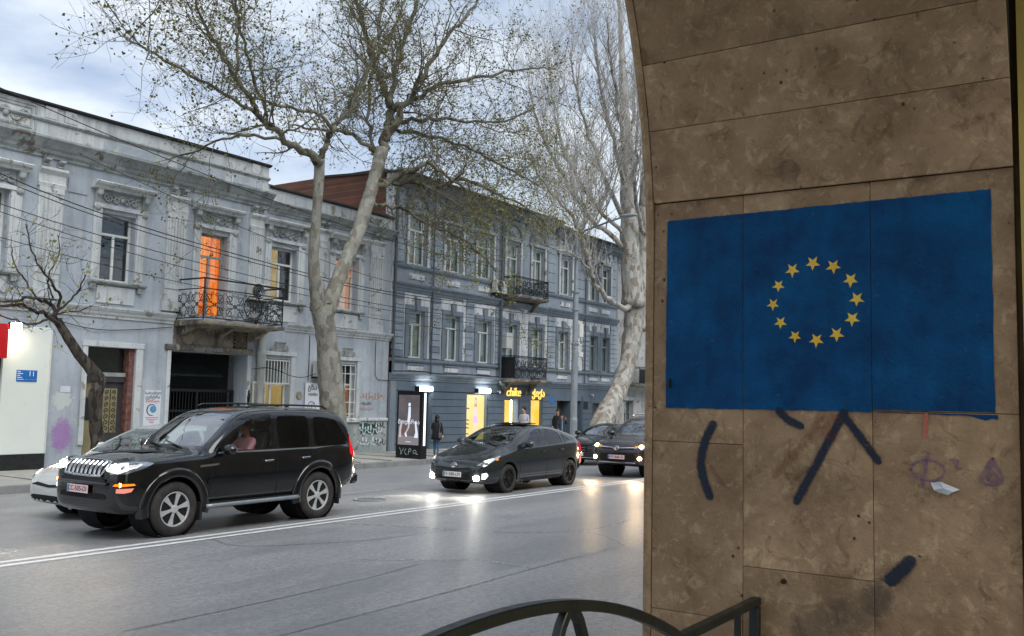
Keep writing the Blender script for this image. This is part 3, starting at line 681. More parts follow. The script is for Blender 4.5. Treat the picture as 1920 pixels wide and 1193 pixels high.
def window(par, x0, x1, z0, z1, d=-0.2, tr=0.70, mull=(0.5,), fm='wframe', fw=0.055, behind='curtain', upper=None, gm='pane', cg=None):
    fb = FB(); t0, t1 = d-0.06, d
    fb.box(x0, x0+fw, t0, t1, z0, z1); fb.box(x1-fw, x1, t0, t1, z0, z1)
    fb.box(x0+fw, x1-fw, t0, t1, z0, z0+fw); fb.box(x0+fw, x1-fw, t0, t1, z1-fw, z1)
    zt = z0+(z1-z0)*tr if tr else z1-fw
    if tr: fb.box(x0+fw, x1-fw, t0, t1+0.015, zt-fw*.5, zt+fw*.5)
    xm = [x0+fw] + [x0+(x1-x0)*q for q in mull] + [x1-fw]
    top = zt-fw*.5 if tr else z1-fw
    for q in xm[1:-1]: fb.box(q-fw*.55, q+fw*.55, t0, t1+0.008, z0+fw, top)
    wn_ = fb.build('window', M[fm], par)
    e = 0.004
    for a, b in zip(xm, xm[1:]):
        aa = a + (fw*.55 if a != xm[0] else 0); bb = b - (fw*.55 if b != xm[-1] else 0)
        FB().box(aa+e, bb-e, d-0.035, d-0.027, z0+fw+e, top-e).build('pane', M[gm], wn_)
    if tr: FB().box(x0+fw+e, x1-fw-e, d-0.035, d-0.027, zt+fw*.5+e, z1-fw-e).build('pane', M[gm], wn_)
    if behind:
        if upper: curtain(x0, x1, z0, zt, d-0.14, M[behind], wn_, gap=cg); curtain(x0, x1, zt+0.001, z1, d-0.14, M[upper], wn_)
        else: curtain(x0, x1, z0, z1, d-0.14, M[behind], wn_, gap=cg)
    return wn_
def carving(x0, x1, z0, z1, parent, d=0.05, r=0.026, name='carving'):
    fb = FB(); xc = (x0+x1)/2; zc = (z0+z1)/2; h = (z1-z0)/2
    for s_ in (-1, 1):
        n = max(2, int((x1-x0)/2/(h*0.85)))
        for k in range(n):
            cx = xc + s_*(h*0.75 + (k+0.35)*((x1-x0)/2-h*0.85)/n)
            fb.tube([(a, d, b) for a, b in spiral((cx, zc + (0.12 if k % 2 else -0.12)*h), h*0.62, 1.35, (0.3 if k % 2 else -0.4) if s_ > 0 else math.pi-(0.3 if k % 2 else -0.4), s_*(1 if k % 2 else -1), 12)], [r*(1.0-0.4*i/12) for i in range(13)], 5)
            fb.ell((cx, d, zc + (0.45 if k % 2 else -0.5)*h), (h*0.22, 0.03, h*0.16), 7, 4)
    for k in range(5):
        a = math.pi*(0.12+0.19*k); fb.ell((xc+h*0.55*math.cos(a), d, zc-0.1*h+h*0.62*math.sin(a)), (h*0.2, 0.035, h*0.24), 7, 4)
    fb.ell((xc, d+0.02, zc-0.15*h), (h*0.36, 0.06, h*0.42), 9, 6)
    return fb.build(name, M['carve'], parent, smooth=True)
def bracket(xc, z0, z1, parent, wd=0.13, dp=0.16):
    fb = FB(); h = z1-z0
    prof = [(0.0, z0), (dp*0.35, z0+h*.06), (dp*0.5, z0+h*.22), (dp*0.35, z0+h*.42), (dp*0.6, z0+h*.68), (dp, z0+h*.86), (dp, z1), (0.0, z1)]
    fb.prism(prof, 0, xc-wd/2, xc+wd/2)
    fb.ell((xc, dp*0.5, z0+h*.2), (wd*.62, 0.05, h*.13), 8, 5); fb.ell((xc, dp*0.85, z0+h*.8), (wd*.62, 0.06, h*.12), 8, 5)
    return fb.build('bracket', M['carve'], parent)

# ================================================================== building A : pale blue two-storey house
A = thing('plastered_house', 'pale blue two-storey house with fluted pilasters, carved hoods and an iron balcony', 'building', T((16, 0, 0.15)))
SW = 0.15
UW = [(9.95, 11.35, 4.75, 6.62), (13.70, 14.66, 4.80, 6.52), (16.70, 17.64, 4.16, 6.49), (19.25, 20.30, 4.86, 6.48), (21.95, 23.0, 4.84, 6.50), (7.4, 8.4, 4.80, 6.52)]
GW = [(19.20, 20.20, 1.10, 3.10), (22.12, 23.12, 1.32, 3.08)]
DOOR = (13.52, 14.87, SW, 3.13, 0.35); GATE = (15.92, 18.52, SW, 3.16, 0.9)
XA0, XA1 = 6.0, 24.70
fb = FB(); wall_open(fb, 12.52, XA1, 0.0, 8.28, [o for o in UW+GW if o[0] > 12.52] + [DOOR, GATE], 0.0, 0.30)
wall_open(fb, XA0, 12.52, 3.50, 8.28, [o for o in UW if o[0] < 12.52], 0.0, 0.30)
fb.build('wall', M['A_wall'], A, recalc=False)
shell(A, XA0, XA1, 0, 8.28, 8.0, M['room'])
FB().box(XA0, XA1, -8.0, 0.0, 8.29, 8.33).build('roof', M['roofmetal'], A)
# stone skirting right of the gate
boxp('plinth', M['A_trim2'], A, 20.9, 24.68, 0.0, 0.05, 0.0, 1.22)
mould(20.9, 24.69, [(-.02,1.222),(0.09,1.222),(0.10,1.27),(0.05,1.32),(-.02,1.32)], 'plinth_cap', M['A_trim'], A)
# string course
mould(12.45, 15.95, cornice_prof(3.86, 4.14, 0.20, 3), 'string_course', M['A_trim'], A)
mould(19.9, 24.74, cornice_prof(3.96, 4.20, 0.20, 3), 'string_course', M['A_trim'], A)
mould(XA0, 12.40, cornice_prof(3.86, 4.14, 0.20, 3), 'string_course', M['A_trim'], A)
# main cornice + parapet: high part left, low part right
mould(XA0, 19.05, cornice_prof(7.56, 8.00, 0.42, 4), 'cornice', M['A_trim2'], A)
mould(19.06, 24.74, cornice_prof(7.46, 7.78, 0.36, 4), 'cornice', M['A_trim2'], A)
boxp('parapet', M['A_trim'], A, XA0, 19.0, -0.35, 0.05, 8.002, 8.80)
mould(XA0, 19.04, [(-.4,8.802),(0.06,8.802),(0.16,8.84),(0.16,8.88),(-.4,8.90)], 'parapet_cap', M['roofdark'], A)
mould(XA0, 19.02, [(0.04,8.40),(0.10,8.41),(0.13,8.45),(0.10,8.50),(0.04,8.50)], 'parapet_moulding', M['A_trim2'], A)
boxp('parapet', M['A_trim'], A, 19.08, 24.66, -0.35, 0.03, 7.782, 8.20)
mould(19.08, 24.70, [(-.4,8.202),(0.04,8.202),(0.12,8.23),(0.12,8.26),(-.4,8.27)], 'parapet_cap', M['roofdark'], A)
def panel_frame(x0, x1, z0, z1, d, name='panel_moulding', w_=0.05, mm='A_trim'):
    fb = FB(); fb.box(x0, x1, d-.01, d+.025, z0, z0+w_); fb.box(x0, x1, d-.01, d+.025, z1-w_, z1); fb.box(x0, x0+w_, d-.01, d+.025, z0+w_, z1-w_); fb.box(x1-w_, x1, d-.01, d+.025, z0+w_, z1-w_)
    return fb.build(name, M[mm], A)
for x0, x1 in ((8.2,9.9),(13.6,15.5),(15.8,17.4),(17.7,18.75)):
    boxp('parapet_panel', M['A_wall'], A, x0, x1, 0.048, 0.062, 8.10, 8.32); 
for x in (12.05, 12.55, 18.35): boxp('parapet_pier', M['A_trim'], A, x-.02, x+.28, 0.04, 0.10, 8.51, 8.79)
panel_frame(10.35, 11.85, 8.08, 8.76, 0.05, mm='A_trim2'); panel_frame(10.45, 11.75, 8.16, 8.68, 0.05, mm='A_trim2'); carving(10.55, 11.65, 8.2, 8.64, A, 0.06, 0.03)
carving(23.0, 24.1, 7.84, 8.16, A, 0.05, 0.025)
boxp('frieze_panel', M['A_wall'], A, 12.75, 13.25, 0.0, 0.03, 6.86, 7.22)
# fluted pilasters
pil = [(12.32, 0.31), (15.87, 0.30), (18.62, 0.24), (21.32, 0.22), (23.90, 0.31), (8.95, 0.31)]
for xc, hw in pil:
    fb = FB(); fb.box(xc-hw, xc+hw, 0.0, 0.08, 4.32, 6.86)
    nfl = 6; w_ = (2*hw-0.10)/(2*nfl-1)
    po = fb.build('pilaster', M['A_trim'], A)
    fb = FB()
    for i in range(nfl): a = xc-hw+0.05+2*i*w_; fb.box(a, a+w_, 0.079, 0.105, 4.95, 6.70)
    fb.box(xc-hw, xc+hw, 0.079, 0.105, 6.72, 6.859); fb.box(xc-hw, xc+hw, 0.079, 0.105, 4.80, 4.93)
    tag(fb.build('fluting', M['A_trim'], po), kind='stuff')
    FB().box(xc-hw-0.04, xc+hw+0.04, 0.0, 0.13, 4.2, 4.46).build('pilaster_base', M['A_trim'], po)
    FB().prism([(0.0,6.862),(0.10,6.862),(0.12,6.95),(0.09,6.97),(0.09,7.16),(0.16,7.22),(0.20,7.26),(0.20,7.32),(0.0,7.32)], 0, xc-hw-0.03, xc+hw+0.03).build('capital', M['A_trim'], po)
    for s_ in (-1, 1): bracket(xc+s_*hw*0.6, 7.33, 7.53, A, 0.14, 0.24)
# upper windows with carved hoods
kinds = [('curtain2', None, (0.35, 0.8)), ('room', None, None), ('lit_orange', None, None), ('lit_amber', None, (0.55, 1.0)), ('lit_peach', 'lit_orange', None), ('curtain2', None, None)]
for (x0, x1, z0, z1), (bh, up, cg) in zip(UW, kinds):
    wnd = window(A, x0, x1, z0, z1, -0.24, 0.70 if z0 > 4.5 else 0.73, (0.5,), 'wframe' if x0 != 16.70 else 'gframe', 0.06, bh, up, cg=cg)
    s0, s1 = x0-0.25, x1+0.29
    for a, b in ((s0, x0-0.02), (x1+0.02, s1)):
        boxp('window_jamb', M['A_trim'], A, a, b, 0.0, 0.07, z0-0.02, 6.62, 0.01)
        FB().box(a+0.07, b-0.07, 0.069, 0.10, z0+0.08, 6.5).build('jamb_strip', M['A_trim'], A)
    boxp('window_lintel', M['A_trim'], A, s0-0.02, s1+0.02, 0.0, 0.10, 6.62, 6.72)
    carving(s0+0.2, s1-0.2, 6.75, 7.06, A)
    for xb in (s0+0.08, s1-0.08): bracket(xb, 6.50, 7.08, A, 0.15, 0.20)
    FB().prism([(0.0,7.08),(0.18,7.09),(0.20,7.15),(0.30,7.19),(0.33,7.24),(0.30,7.27),(0.0,7.32)], 0, s0-0.10, s1+0.10).build('window_hood', M['A_trim'], A)
    if z0 > 4.5:
        FB().prism([(-0.25,z0-0.10),(0.10,z0-0.10),(0.17,z0-0.06),(0.17,z0-0.02),(-0.25,z0)], 0, s0-0.05, s1+0.05).build('sill', M['A_trim2'], A)
        boxp('apron_panel', M['A_trim'], A, x0-0.05, x1+0.05, 0.0, 0.05, 4.24, z0-0.14)
        for xb in (s0+0.06, s1-0.1): boxp('sill_block', M['A_trim2'], A, xb-.07, xb+.07, 0.0, 0.11, z0-0.24, z0-0.101)
# ---- balcony
bx0, bx1, bd = 18.32/K, 21.45/K, 1.30
BZ = CAM_H + (4.24-CAM_H)/K; BT = CAM_H + (5.50-CAM_H)/K
bal = FB().prism([(0.0,BZ-0.16),(bd*.9,BZ-0.10),(bd+.04,BZ-0.10),(bd+.06,BZ-0.05),(bd+.06,BZ),(0.0,BZ)], 0, bx0-0.06, bx1+0.06).build('balcony', M['soot'], A)
for xb in (bx0+0.15, bx1-0.15, (bx0+bx1)/2): FB().prism([(0.0,3.55),(0.08,3.55),(0.75,BZ-0.18),(0.75,BZ-0.12),(0.0,BZ-0.161)], 0, xb-0.06, xb+0.06).build('console', M['soot'], bal)
def iron_panel(fb, P0, P1, z0, z1, motif=True, r=0.012, seed=0):
    # scrollwork between two plan points (grid coords x,d)
    Lx, Ld = P1[0]-P0[0], P1[1]-P0[1]; ln = math.hypot(Lx*K, Ld)/K; h = z1-z0
    pt = lambda u, v: (P0[0]+Lx*u/ln, P0[1]+Ld*u/ln, z0+v)
    tb = lambda q, rr=r: fb.tube([pt(*p) for p in q], rr, 4)
    cells = max(1, round(ln/0.62)); cw = ln/cells
    for c in range(cells):
        o = c*cw; cx = o+cw/2; cz = h*0.47
        for sx in (-1, 1):
            for sz in (-1, 1):
                a0 = math.atan2(-sz*1.0, -sx*0.9)
                tb(spiral((cx+sx*cw*0.26, cz+sz*h*0.24), min(cw,h)*0.20, 1.5, a0, sx*sz, 16))
                tb([(cx, cz), (cx+sx*cw*0.22, cz+sz*h*0.10), (cx+sx*cw*0.47, cz+sz*h*0.44)])
                tb(spiral((cx+sx*cw*0.40, cz+sz*h*0.10), min(cw,h)*0.10, 1.3, a0+1.2, -sx*sz, 12), r*0.8)
                tb(spiral((cx+sx*cw*0.10, cz+sz*h*0.38), min(cw,h)*0.09, 1.3, a0-1.0, sx*sz, 12), r*0.8)
        tb([(cx+0.05*math.cos(i*.785), cz+0.05*math.sin(i*.785)) for i in range(9)])
def railing(par, pts, z0, z1, low, mm, scroll=True, name='balcony_railing'):
    fb = FB()
    for a, b in zip(pts, pts[1:]):
        for z, r in ((z1, 0.024), (low, 0.016), (z0+0.06, 0.016)): fb.tube([(a[0], a[1], z), (b[0], b[1], z)], r, 6)
        if scroll: iron_panel(fb, a, b, z0+0.06, low-0.01)
        else:
            n = max(3, int(math.hypot((b[0]-a[0])*K, b[1]-a[1])/0.085))
            for i in range(n+1):
                x = a[0]+(b[0]-a[0])*i/n; d = a[1]+(b[1]-a[1])*i/n; fb.tube([(x,d,z0+.06),(x,d,low)], 0.007, 4)
                if i % 2 == 0 and i < n: fb.tube([(x+0.0, d, z0+.08+ (low-z0-.1)*0.5 + 0.1*math.sin(q*.9)) if False else (x+(b[0]-a[0])/n*(0.5+0.5*math.cos(q*.7)), d+(b[1]-a[1])/n*(0.5+0.5*math.cos(q*.7)), z0+.08+(low-z0-.1)*q/9) for q in range(10)], 0.006, 3)
    o = fb.build(name, M[mm], par)
    for p in pts: FB().tube([(p[0], p[1], z0-0.02), (p[0], p[1], z1+0.02)], 0.02, 6).build('railing_post', M[mm], par)
    return o
railing(bal, [(bx0, 0.02), (bx0, bd), (bx1, bd), (bx1, 0.02)], BZ, BT, BT-0.27, 'iron')
fbm = FB()                                              # round monogram plate
cx_, cz_ = bx0+(bx1-bx0)*0.60, BZ+0.46
fbm.lathe([(0.30,bd+.015),(0.325,bd+.015),(0.325,bd+.025),(0.30,bd+.025),(0.30,bd+.015)], 22, 1, (cx_,0,cz_))
for q in (-0.1, 0.0, 0.1): fbm.tube([(cx_+q, bd+.02, cz_-0.17), (cx_+q, bd+.02, cz_+0.17)], 0.014, 4)
fbm.tube([(cx_-0.1, bd+.02, cz_), (cx_+0.1, bd+.02, cz_)], 0.014, 4)
fbm.build('monogram', M['iron'], bal)
# ---- street door with transom
dj = FB(); a, b, c, e = DOOR[:4]
for x0_, x1_ in ((a-0.13, a-0.001), (b+0.001, b+0.2)): boxp('door_surround', M['A_trim'], A, x0_, x1_, 0.0, 0.06, SW+0.55, e, 0.01)
boxp('door_surround', M['A_trim'], A, a-0.15, b+0.22, 0.0, 0.08, e+.001, e+0.14, 0.01)
boxp('door_jamb', M['wood_red'], A, b-0.16, b-0.002, -0.33, -0.05, SW, e-.002)
boxp('transom_window', M['pane'], A, a+0.02, b-0.17, -0.30, -0.28, 2.52, e-.02); boxp('transom_backing', M['room'], A, a, b-0.17, -0.40, -0.36, 2.46, e)
boxp('transom_rail', M['gframe'], A, a, b-0.165, -0.32, -0.16, 2.40, 2.50)
boxp('transom_rail', M['wood_dark'], A, a, b-0.165, -0.31, -0.18, 2.26, 2.398)
drl = boxp('door_leaf', M['ochre'], A, a+.01, a+0.50, -0.33, -0.27, SW, 2.26)
boxp('dark_panel', M['dark'], drl, a+.01, a+0.50, -0.269, -0.25, 1.30, 1.86)
dr = boxp('door_leaf', M['wood_dark'], A, a+0.51, b-0.17, -0.33, -0.26, SW, 2.258)
pn = boxp('door_panel', M['ochre'], dr, a+0.64, b-0.32, -0.259, -0.25, 0.98, 2.10)
fb = FB(); xm_ = (a+0.64+b-0.32)/2
for k in range(7):
    for s_ in (-1, 1):
        fb.tube([(p, -0.235, q) for p, q in spiral((xm_+s_*0.09, 1.08+k*0.155), 0.085-0.004*k, 1.2, -1.2 if s_ > 0 else math.pi+1.2, s_, 10)], 0.009, 4)
fb.tube([(xm_, -0.235, 0.98), (xm_, -0.235, 2.08)], 0.009, 4); fb.build('door_grille', M['iron'], dr)
for z0_, z1_ in ((0.30, 0.86),): boxp('door_panel', M['wood_dark'], dr, a+0.64, b-0.32, -0.259, -0.235, z0_, z1_, 0.01)
boxp('door_handle', M['steel'], dr, a+0.54, a+0.57, -0.26, -0.21, 1.15, 1.3)
boxp('threshold', M['kerb'], A, a-0.1, b+0.1, -0.34, 0.12, 0.0, SW+0.06)
# ---- carriage gate
a, b, c, e = GATE[:4]
boxp('gate_surround', M['A_trim'], A, a-0.12, a-.001, 0.0, 0.06, SW+.3, e, 0.01); boxp('gate_surround', M['A_trim'], A, b+.001, b+0.13, 0.0, 0.06, SW+.3, e, 0.01)
boxp('lintel', M['soot'], A, a-0.2, b+0.16, 0.0, 0.10, e+.001, e+0.16, 0.02)
boxp('stained_plaster', M['soot'], A, a+0.05, b-0.55, 0.0, 0.03, e+0.165, 3.86)
bmo = boxp('mortar_bed', M['mortar'], A, b-0.545, b-0.02, 0.0, 0.012, e+0.165, 3.86)
bme = FB().box(-0.088, 0.088, 0.012, 0.034, -0.024, 0.024)
fb = FB()
for r_ in range(10):
    for q_ in range(3 if r_ % 2 else 2):
        xx = b-0.545+0.09+q_*0.185+(0 if r_ % 2 else 0.09); zz = e+0.20+r_*0.053
        if xx < b-0.08 and zz < 3.84: fb.box(xx-.086, xx+.086, 0.011, 0.030+random.uniform(0,.012), zz-.022, zz+.022)
tag(fb.build('brick', M['brickpiece'], bmo), kind='stuff')
carving((a+b)/2-0.35, (a+b)/2+0.35, e+0.02, e+0.17, A, 0.11, 0.02)
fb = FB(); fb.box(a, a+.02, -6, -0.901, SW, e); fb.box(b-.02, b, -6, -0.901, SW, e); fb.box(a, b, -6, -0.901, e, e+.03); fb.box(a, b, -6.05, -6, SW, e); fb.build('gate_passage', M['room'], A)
gt = boxp('gate_frame', M['iron'], A, a+.02, b-.02, -0.62, -0.56, 2.06, 2.14)
for x0_ in (a+.02, (a+b)/2-.04, b-.10): FB().box(x0_, x0_+.08, -0.62, -0.55, SW, 2.06).build('gate_stile', M['iron'], gt)
for i in range(24):
    x = a+0.14+i*(b-a-0.28)/23
    if abs(x-(a+b)/2) > 0.06: FB().box(x-.012, x+.012, -0.60, -0.575, SW+.05, 2.06).build('gate_bar', M['iron'], gt)
boxp('gate_sheet', M['mesh_black'], gt, a+.06, b-.06, -0.66, -0.64, SW+.02, 1.15)
boxp('gate_rail', M['iron'], gt, a+.1, b-.1, -0.61, -0.565, 1.5, 1.56); 
fb = FB()
for i in range(34):
    x = a+0.02+i*0.09; 
    for s_ in (-1, 1):
        x2 = x+s_*0.9
        lo, hi = max(min(x, x2), a+.02), min(max(x, x2), b-.02)
        if hi-lo > .05:
            z_ = lambda q: 2.14+(q-x)*s_*1.12
            fb.tube([(lo,-0.59,min(max(z_(lo),2.14),e)),(hi,-0.59,min(max(z_(hi),2.14),e))], 0.006, 3)
tag(fb.build('gate_lattice', M['iron'], gt), kind='stuff')
FB().prism([(-0.75,2.50),(-1.9,2.78),(-1.9,2.82),(-0.75,2.54)], 0, a+.1, b-.3).build('awning', M['green_roof'], gt)
fb = FB()
for i in range(22): x = a+.15+i*(b-a-.5)/21; fb.prism([(-0.75,2.541),(-1.9,2.821),(-1.9,2.85),(-0.75,2.57)], 0, x-.02, x+.02)
tag(fb.build('awning_ribs', M['green_roof'], gt), kind='stuff')
# ---- ground-floor windows with bars and stucco crests
for k, (x0, x1, z0, z1) in enumerate(GW):
    wnd = window(A, x0, x1, z0, z1, -0.22, 0.62, (0.42,) if k == 0 else (0.5,), 'wframe', 0.05, 'lit_amber' if k == 0 else 'brown_glow', 'curtain2' if k == 0 else 'room')
    for a, b in ((x0-0.16, x0-.002), (x1+.002, x1+0.16)): boxp('window_jamb', M['A_trim'], A, a, b, 0.0, 0.07, z0-.05, z1+.10, 0.01)
    boxp('window_lintel', M['A_trim'], A, x0-0.2, x1+0.2, 0.0, 0.10, z1+.102, z1+.22, 0.01)
    boxp('sill', M['A_trim'], A, x0-0.2, x1+0.2, 0.0, 0.14, z0-.14, z0-.052, 0.01)
    xc = (x0+x1)/2; FB().prism([(0,z1+.23),(0.10,z1+.23),(0.16,z1+.46),(0.2,z1+.50),(0,z1+.52)], 0, xc-.16, xc+.16).build('keystone', M['carve'], A)
    fb = FB()
    for s_ in (-1, 1): fb.tube([(p, 0.08, q) for p, q in spiral((xc+s_*0.26, z1+.30), 0.10, 1.3, math.pi/2, -s_, 12)] + [(xc+s_*0.45, 0.08, z1+.24)] if False else [(p, 0.08, q) for p, q in spiral((xc+s_*0.26, z1+.30), 0.10, 1.3, math.pi/2, -s_, 12)], 0.026, 5)
    fb.build('crest', M['carve'], A, smooth=True)
    gr = FB()
    if k == 0:
        gr.box(x0+.01, x1-.01, -0.03, 0.0, 2.35, 2.385); gr.box(x0+.01, x1-.01, -0.03, 0.0, 3.04, 3.075)
        for i in range(9): x = x0+.02+i*(x1-x0-.06)/8; gr.box(x, x+.025, -0.028, -0.004, 2.386, 3.039)
    else:
        for i in range(5): x = x0+.02+i*(x1-x0-.06)/4; gr.box(x, x+.022, -0.028, -0.004, z0, z1-.02)
        for z in (z0+.12, z0+.5, 2.25, 2.75, z1-.06): gr.box(x0, x1, -0.034, -0.003, z, z+.025)
    gr.build('window_bars', M['wframe'], wnd)
# louvred shutter standing open
sh = FB(); sx0, sx1, sz0, sz1 = 18.68, 19.17, 0.95, 2.40
sh.box(sx0, sx0+.05, 0.10, 0.14, sz0, sz1); sh.box(sx1-.05, sx1, 0.10, 0.14, sz0, sz1); sh.box(sx0+.05, sx1-.05, 0.10, 0.14, sz0, sz0+.06); sh.box(sx0+.05, sx1-.05, 0.10, 0.14, sz1-.06, sz1)
sho = sh.build('shutter', M['shutter'], A)
slm = None
for i in range(22):
    z = sz0+.07+i*0.0595; FB().add([(sx0+.052,0.105,z),(sx1-.052,0.105,z),(sx1-.052,0.137,z+.05),(sx0+.052,0.137,z+.05),(sx0+.052,0.115,z),(sx1-.052,0.115,z),(sx1-.052,0.147,z+.05),(sx0+.052,0.147,z+.05)], [(0,1,2,3),(4,7,6,5),(0,4,5,1),(2,6,7,3)]).build('slat', M['shutter'], sho)
# rainwater pipe, house plaques, posters
FB().lathe([(0.12,0.0),(0.12,3.05),(0.135,3.06),(0.135,3.2),(0.12,3.21),(0.12,3.86)], 14, 2, (18.93,0.16,0.12)).build('downpipe', M['pipe'], A, smooth=True)
FB().lathe([(0.001,0.03),(0.11,0.04),(0.14,0.0)], 16, 1, (20.62,0.0,2.02)).build('round_plaque', M['soot'], A)
ps = tag(FB().box(20.82, 21.5, 0.052, 0.06, 1.33, 2.42).build('wall_notice', M['paper']), 'pale lettered notice board partly hidden behind the plane tree trunk', 'notice')
facade_text('გზა', 21.12, 0.064, 2.27, 0.26, M['ink'], ps); facade_text('ოთხი', 21.15, 0.064, 2.06, 0.16, M['ink'], ps)
fb = FB(); fb.tube([(p, 0.064, q) for p, q in spiral((21.08,1.66), 0.2, 1.0, 0.6, 1, 18)], 0.01, 4); fb.tube([(21.0,.064,1.45),(21.05,.064,1.7),(21.2,.064,1.8),(21.3,.064,1.6)], 0.009, 4); fb.build('doodle', M['ink'], ps)
po = tag(FB().box(15.19, 15.69, 0.004, 0.012, 1.12, 2.08).build('poster', M['paper']), 'white poster with black and red lettering between door and gate', 'poster')
facade_text('საბავშვო', 15.44, 0.016, 2.0, 0.115, M['ink'], po, 0.002); facade_text('ცენტრი', 15.44, 0.016, 1.89, 0.125, M['ink'], po, 0.002); facade_text('მარშალი', 15.44, 0.016, 1.785, 0.10, M['redink'], po, 0.002)
fb = FB(); fb.ribbon([(15.43+0.145*math.cos(a*.3+.9), 0.0145, 1.56+0.145*math.sin(a*.3+.9)) for a in range(15)], [0.012+0.02*math.sin(a/14*3.14) for a in range(15)], (0,1,0)); fb.build('emblem_ring', M['ink'], po, recalc=False)
FB().ell((15.47,0.012,1.58),(0.10,0.004,0.10),14,6).build('emblem', M['blueink'], po)
for i, wd in enumerate((0.40,0.34,0.16,0.12)): FB().box(15.44-wd/2,15.44+wd/2,0.013,0.0145,1.355-i*.045,1.37-i*.045).build('small_print', M['redink'], po)
ps2 = tag(FB().box(12.88, 13.13, 0.004, 0.01, 1.98, 2.13).build('flyer', M['paper']), 'small white flyer pasted above torn posters left of the door', 'flyer')
# graffiti on the right-hand wall
def scrib(name, pts, wd, mat_, d=0.004, parent=A):
    q = smooth_pts([(x, d, z) for x, z in pts], 2); fb = FB(); fb.ribbon(q, wd, (0,1,0)); return fb.build(name, mat_, parent, recalc=False)
M['tag_orange'] = P('orange_marker', S(190,140,110), 0.8, 0, 0.3, 9, 0); M['tag_green'] = P('teal_spray', S(34,78,76), 0.8, 0, 0.3, 9, 0); M['tag_white'] = P('white_spray', S(206,216,216), 0.8, 0, 0.2, 9, 0)
M['tag_black'] = P('black_spray', S(40,44,48), 0.8, 0, 0.3, 9, 0)
random.seed(5)
def tagline(x0, x1, z, h, mat_, wd, d, n=16):
    m_ = n*4; ph = random.uniform(0, 6); pts = []
    for i in range(m_+1):                      # looping handwriting, letter heights vary
        t = i/m_; k = int(t*n/2.5); hh = h*(0.55+0.45*math.sin(k*2.3+ph)); a = t*n*2.6+ph
        pts.append((x0+(x1-x0)*t+0.9*(x1-x0)/n*math.cos(a), z+hh*math.sin(a)+0.12*h*math.sin(t*9)))
    scrib('graffiti_tag', pts, wd, mat_, d)
tagline(23.4, 24.5, 2.05, 0.16, M['tag_orange'], 0.03, 0.005, 18); tagline(23.4, 23.9, 1.80, 0.06, M['tag_black'], 0.015, 0.006); tagline(23.35, 24.0, 1.62, 0.07, M['tag_orange'], 0.015, 0.007)
scrib('graffiti_fill', [(23.35,0.95),(23.6,1.0),(23.9,0.92),(24.2,0.95)], 0.34, M['tag_green'], 0.053)
tagline(23.3, 24.4, 0.95, 0.2, M['tag_white'], 0.035, 0.056, 20); tagline(23.25, 24.35, 0.55, 0.16, M['tag_white'], 0.04, 0.055, 16); tagline(23.9, 24.55, 1.08, 0.1, M['tag_black'], 0.03, 0.058, 12); tagline(24.1, 24.6, 0.5, 0.12, M['tag_black'], 0.02, 0.058, 10)
tagline(18.56, 18.64, 1.9, 0.3, M['tag_green'], 0.03, 0.064, 10)
# ---- white shop front at the left end
shop = thing('corner_shop', 'white clad shop front with black plinth and red sign at the left edge', 'shop front', T((11, 0, SW)))
boxp('cladding', M['white_clad'], shop, 11.42, 12.515, 0.0, 0.10, 0.54, 3.499)
boxp('cladding', M['white_clad'], shop, XA0, 11.415, 0.0, 0.10, 2.75, 3.499)
boxp('plinth', M['black_clad'], shop, 11.42, 12.53, 0.0, 0.13, 0.0, 0.538)
boxp('trim', M['wframe'], shop, 12.517, 12.55, 0.0, 0.12, 0.54, 3.50)
boxp('shop_window', M['pane'], shop, 8.9, 11.415, -0.12, -0.10, 0.3, 2.75); boxp('shop_backing', M['curtain2'], shop, 8.9, 11.415, -1.2, -1.15, 0.0, 2.75); boxp('cladding', M['white_clad'], shop, XA0, 8.89, 0.0, 0.1, 0.1, 2.748)
boxp('red_sign', M['red_sign'], shop, 9.0, 11.36, 0.102, 0.42, 2.72, 3.50, 0.01)
fl = thing('floodlight', 'lit floodlight above the white shop front beside the red sign', 'lamp', T((11.5, 0.4, 3.4)))
FB().box(11.38, 11.66, 0.30, 0.42, 3.36, 3.54).build('lamp_housing', M['dark'], fl); FB().box(11.40, 11.64, 0.32, 0.44, 3.345, 3.359).build('lamp_glass', M['flood'], fl); FB().box(11.40,11.64,0.421,0.43,3.38,3.53).build('lamp_glass', M['flood'], fl)
FB().box(11.50, 11.54, 0.10, 0.30, 3.44, 3.48).build('lamp_bracket', M['dark'], fl)
sg = tag(FB().box(11.745, 12.235, 0.102, 0.112, 2.205, 2.475).build('house_number_sign', M['blue_sign'], bevel=0.004), 'blue enamel house number sign reading 11 on the white cladding', 'sign')
facade_text('11', 12.10, 0.116, 2.385, 0.19, M['white_paint'], sg, 0.001)
for i, wd in enumerate((0.07, 0.13, 0.07, 0.12, 0.15)): FB().box(11.765,11.765+wd,0.113,0.1145,2.43-i*.045,2.447-i*.045).build('small_print', M['white_paint'], sg)
FB().box(11.765,12.21,0.113,0.1145,2.253,2.256).build('rule_line', M['white_paint'], sg)
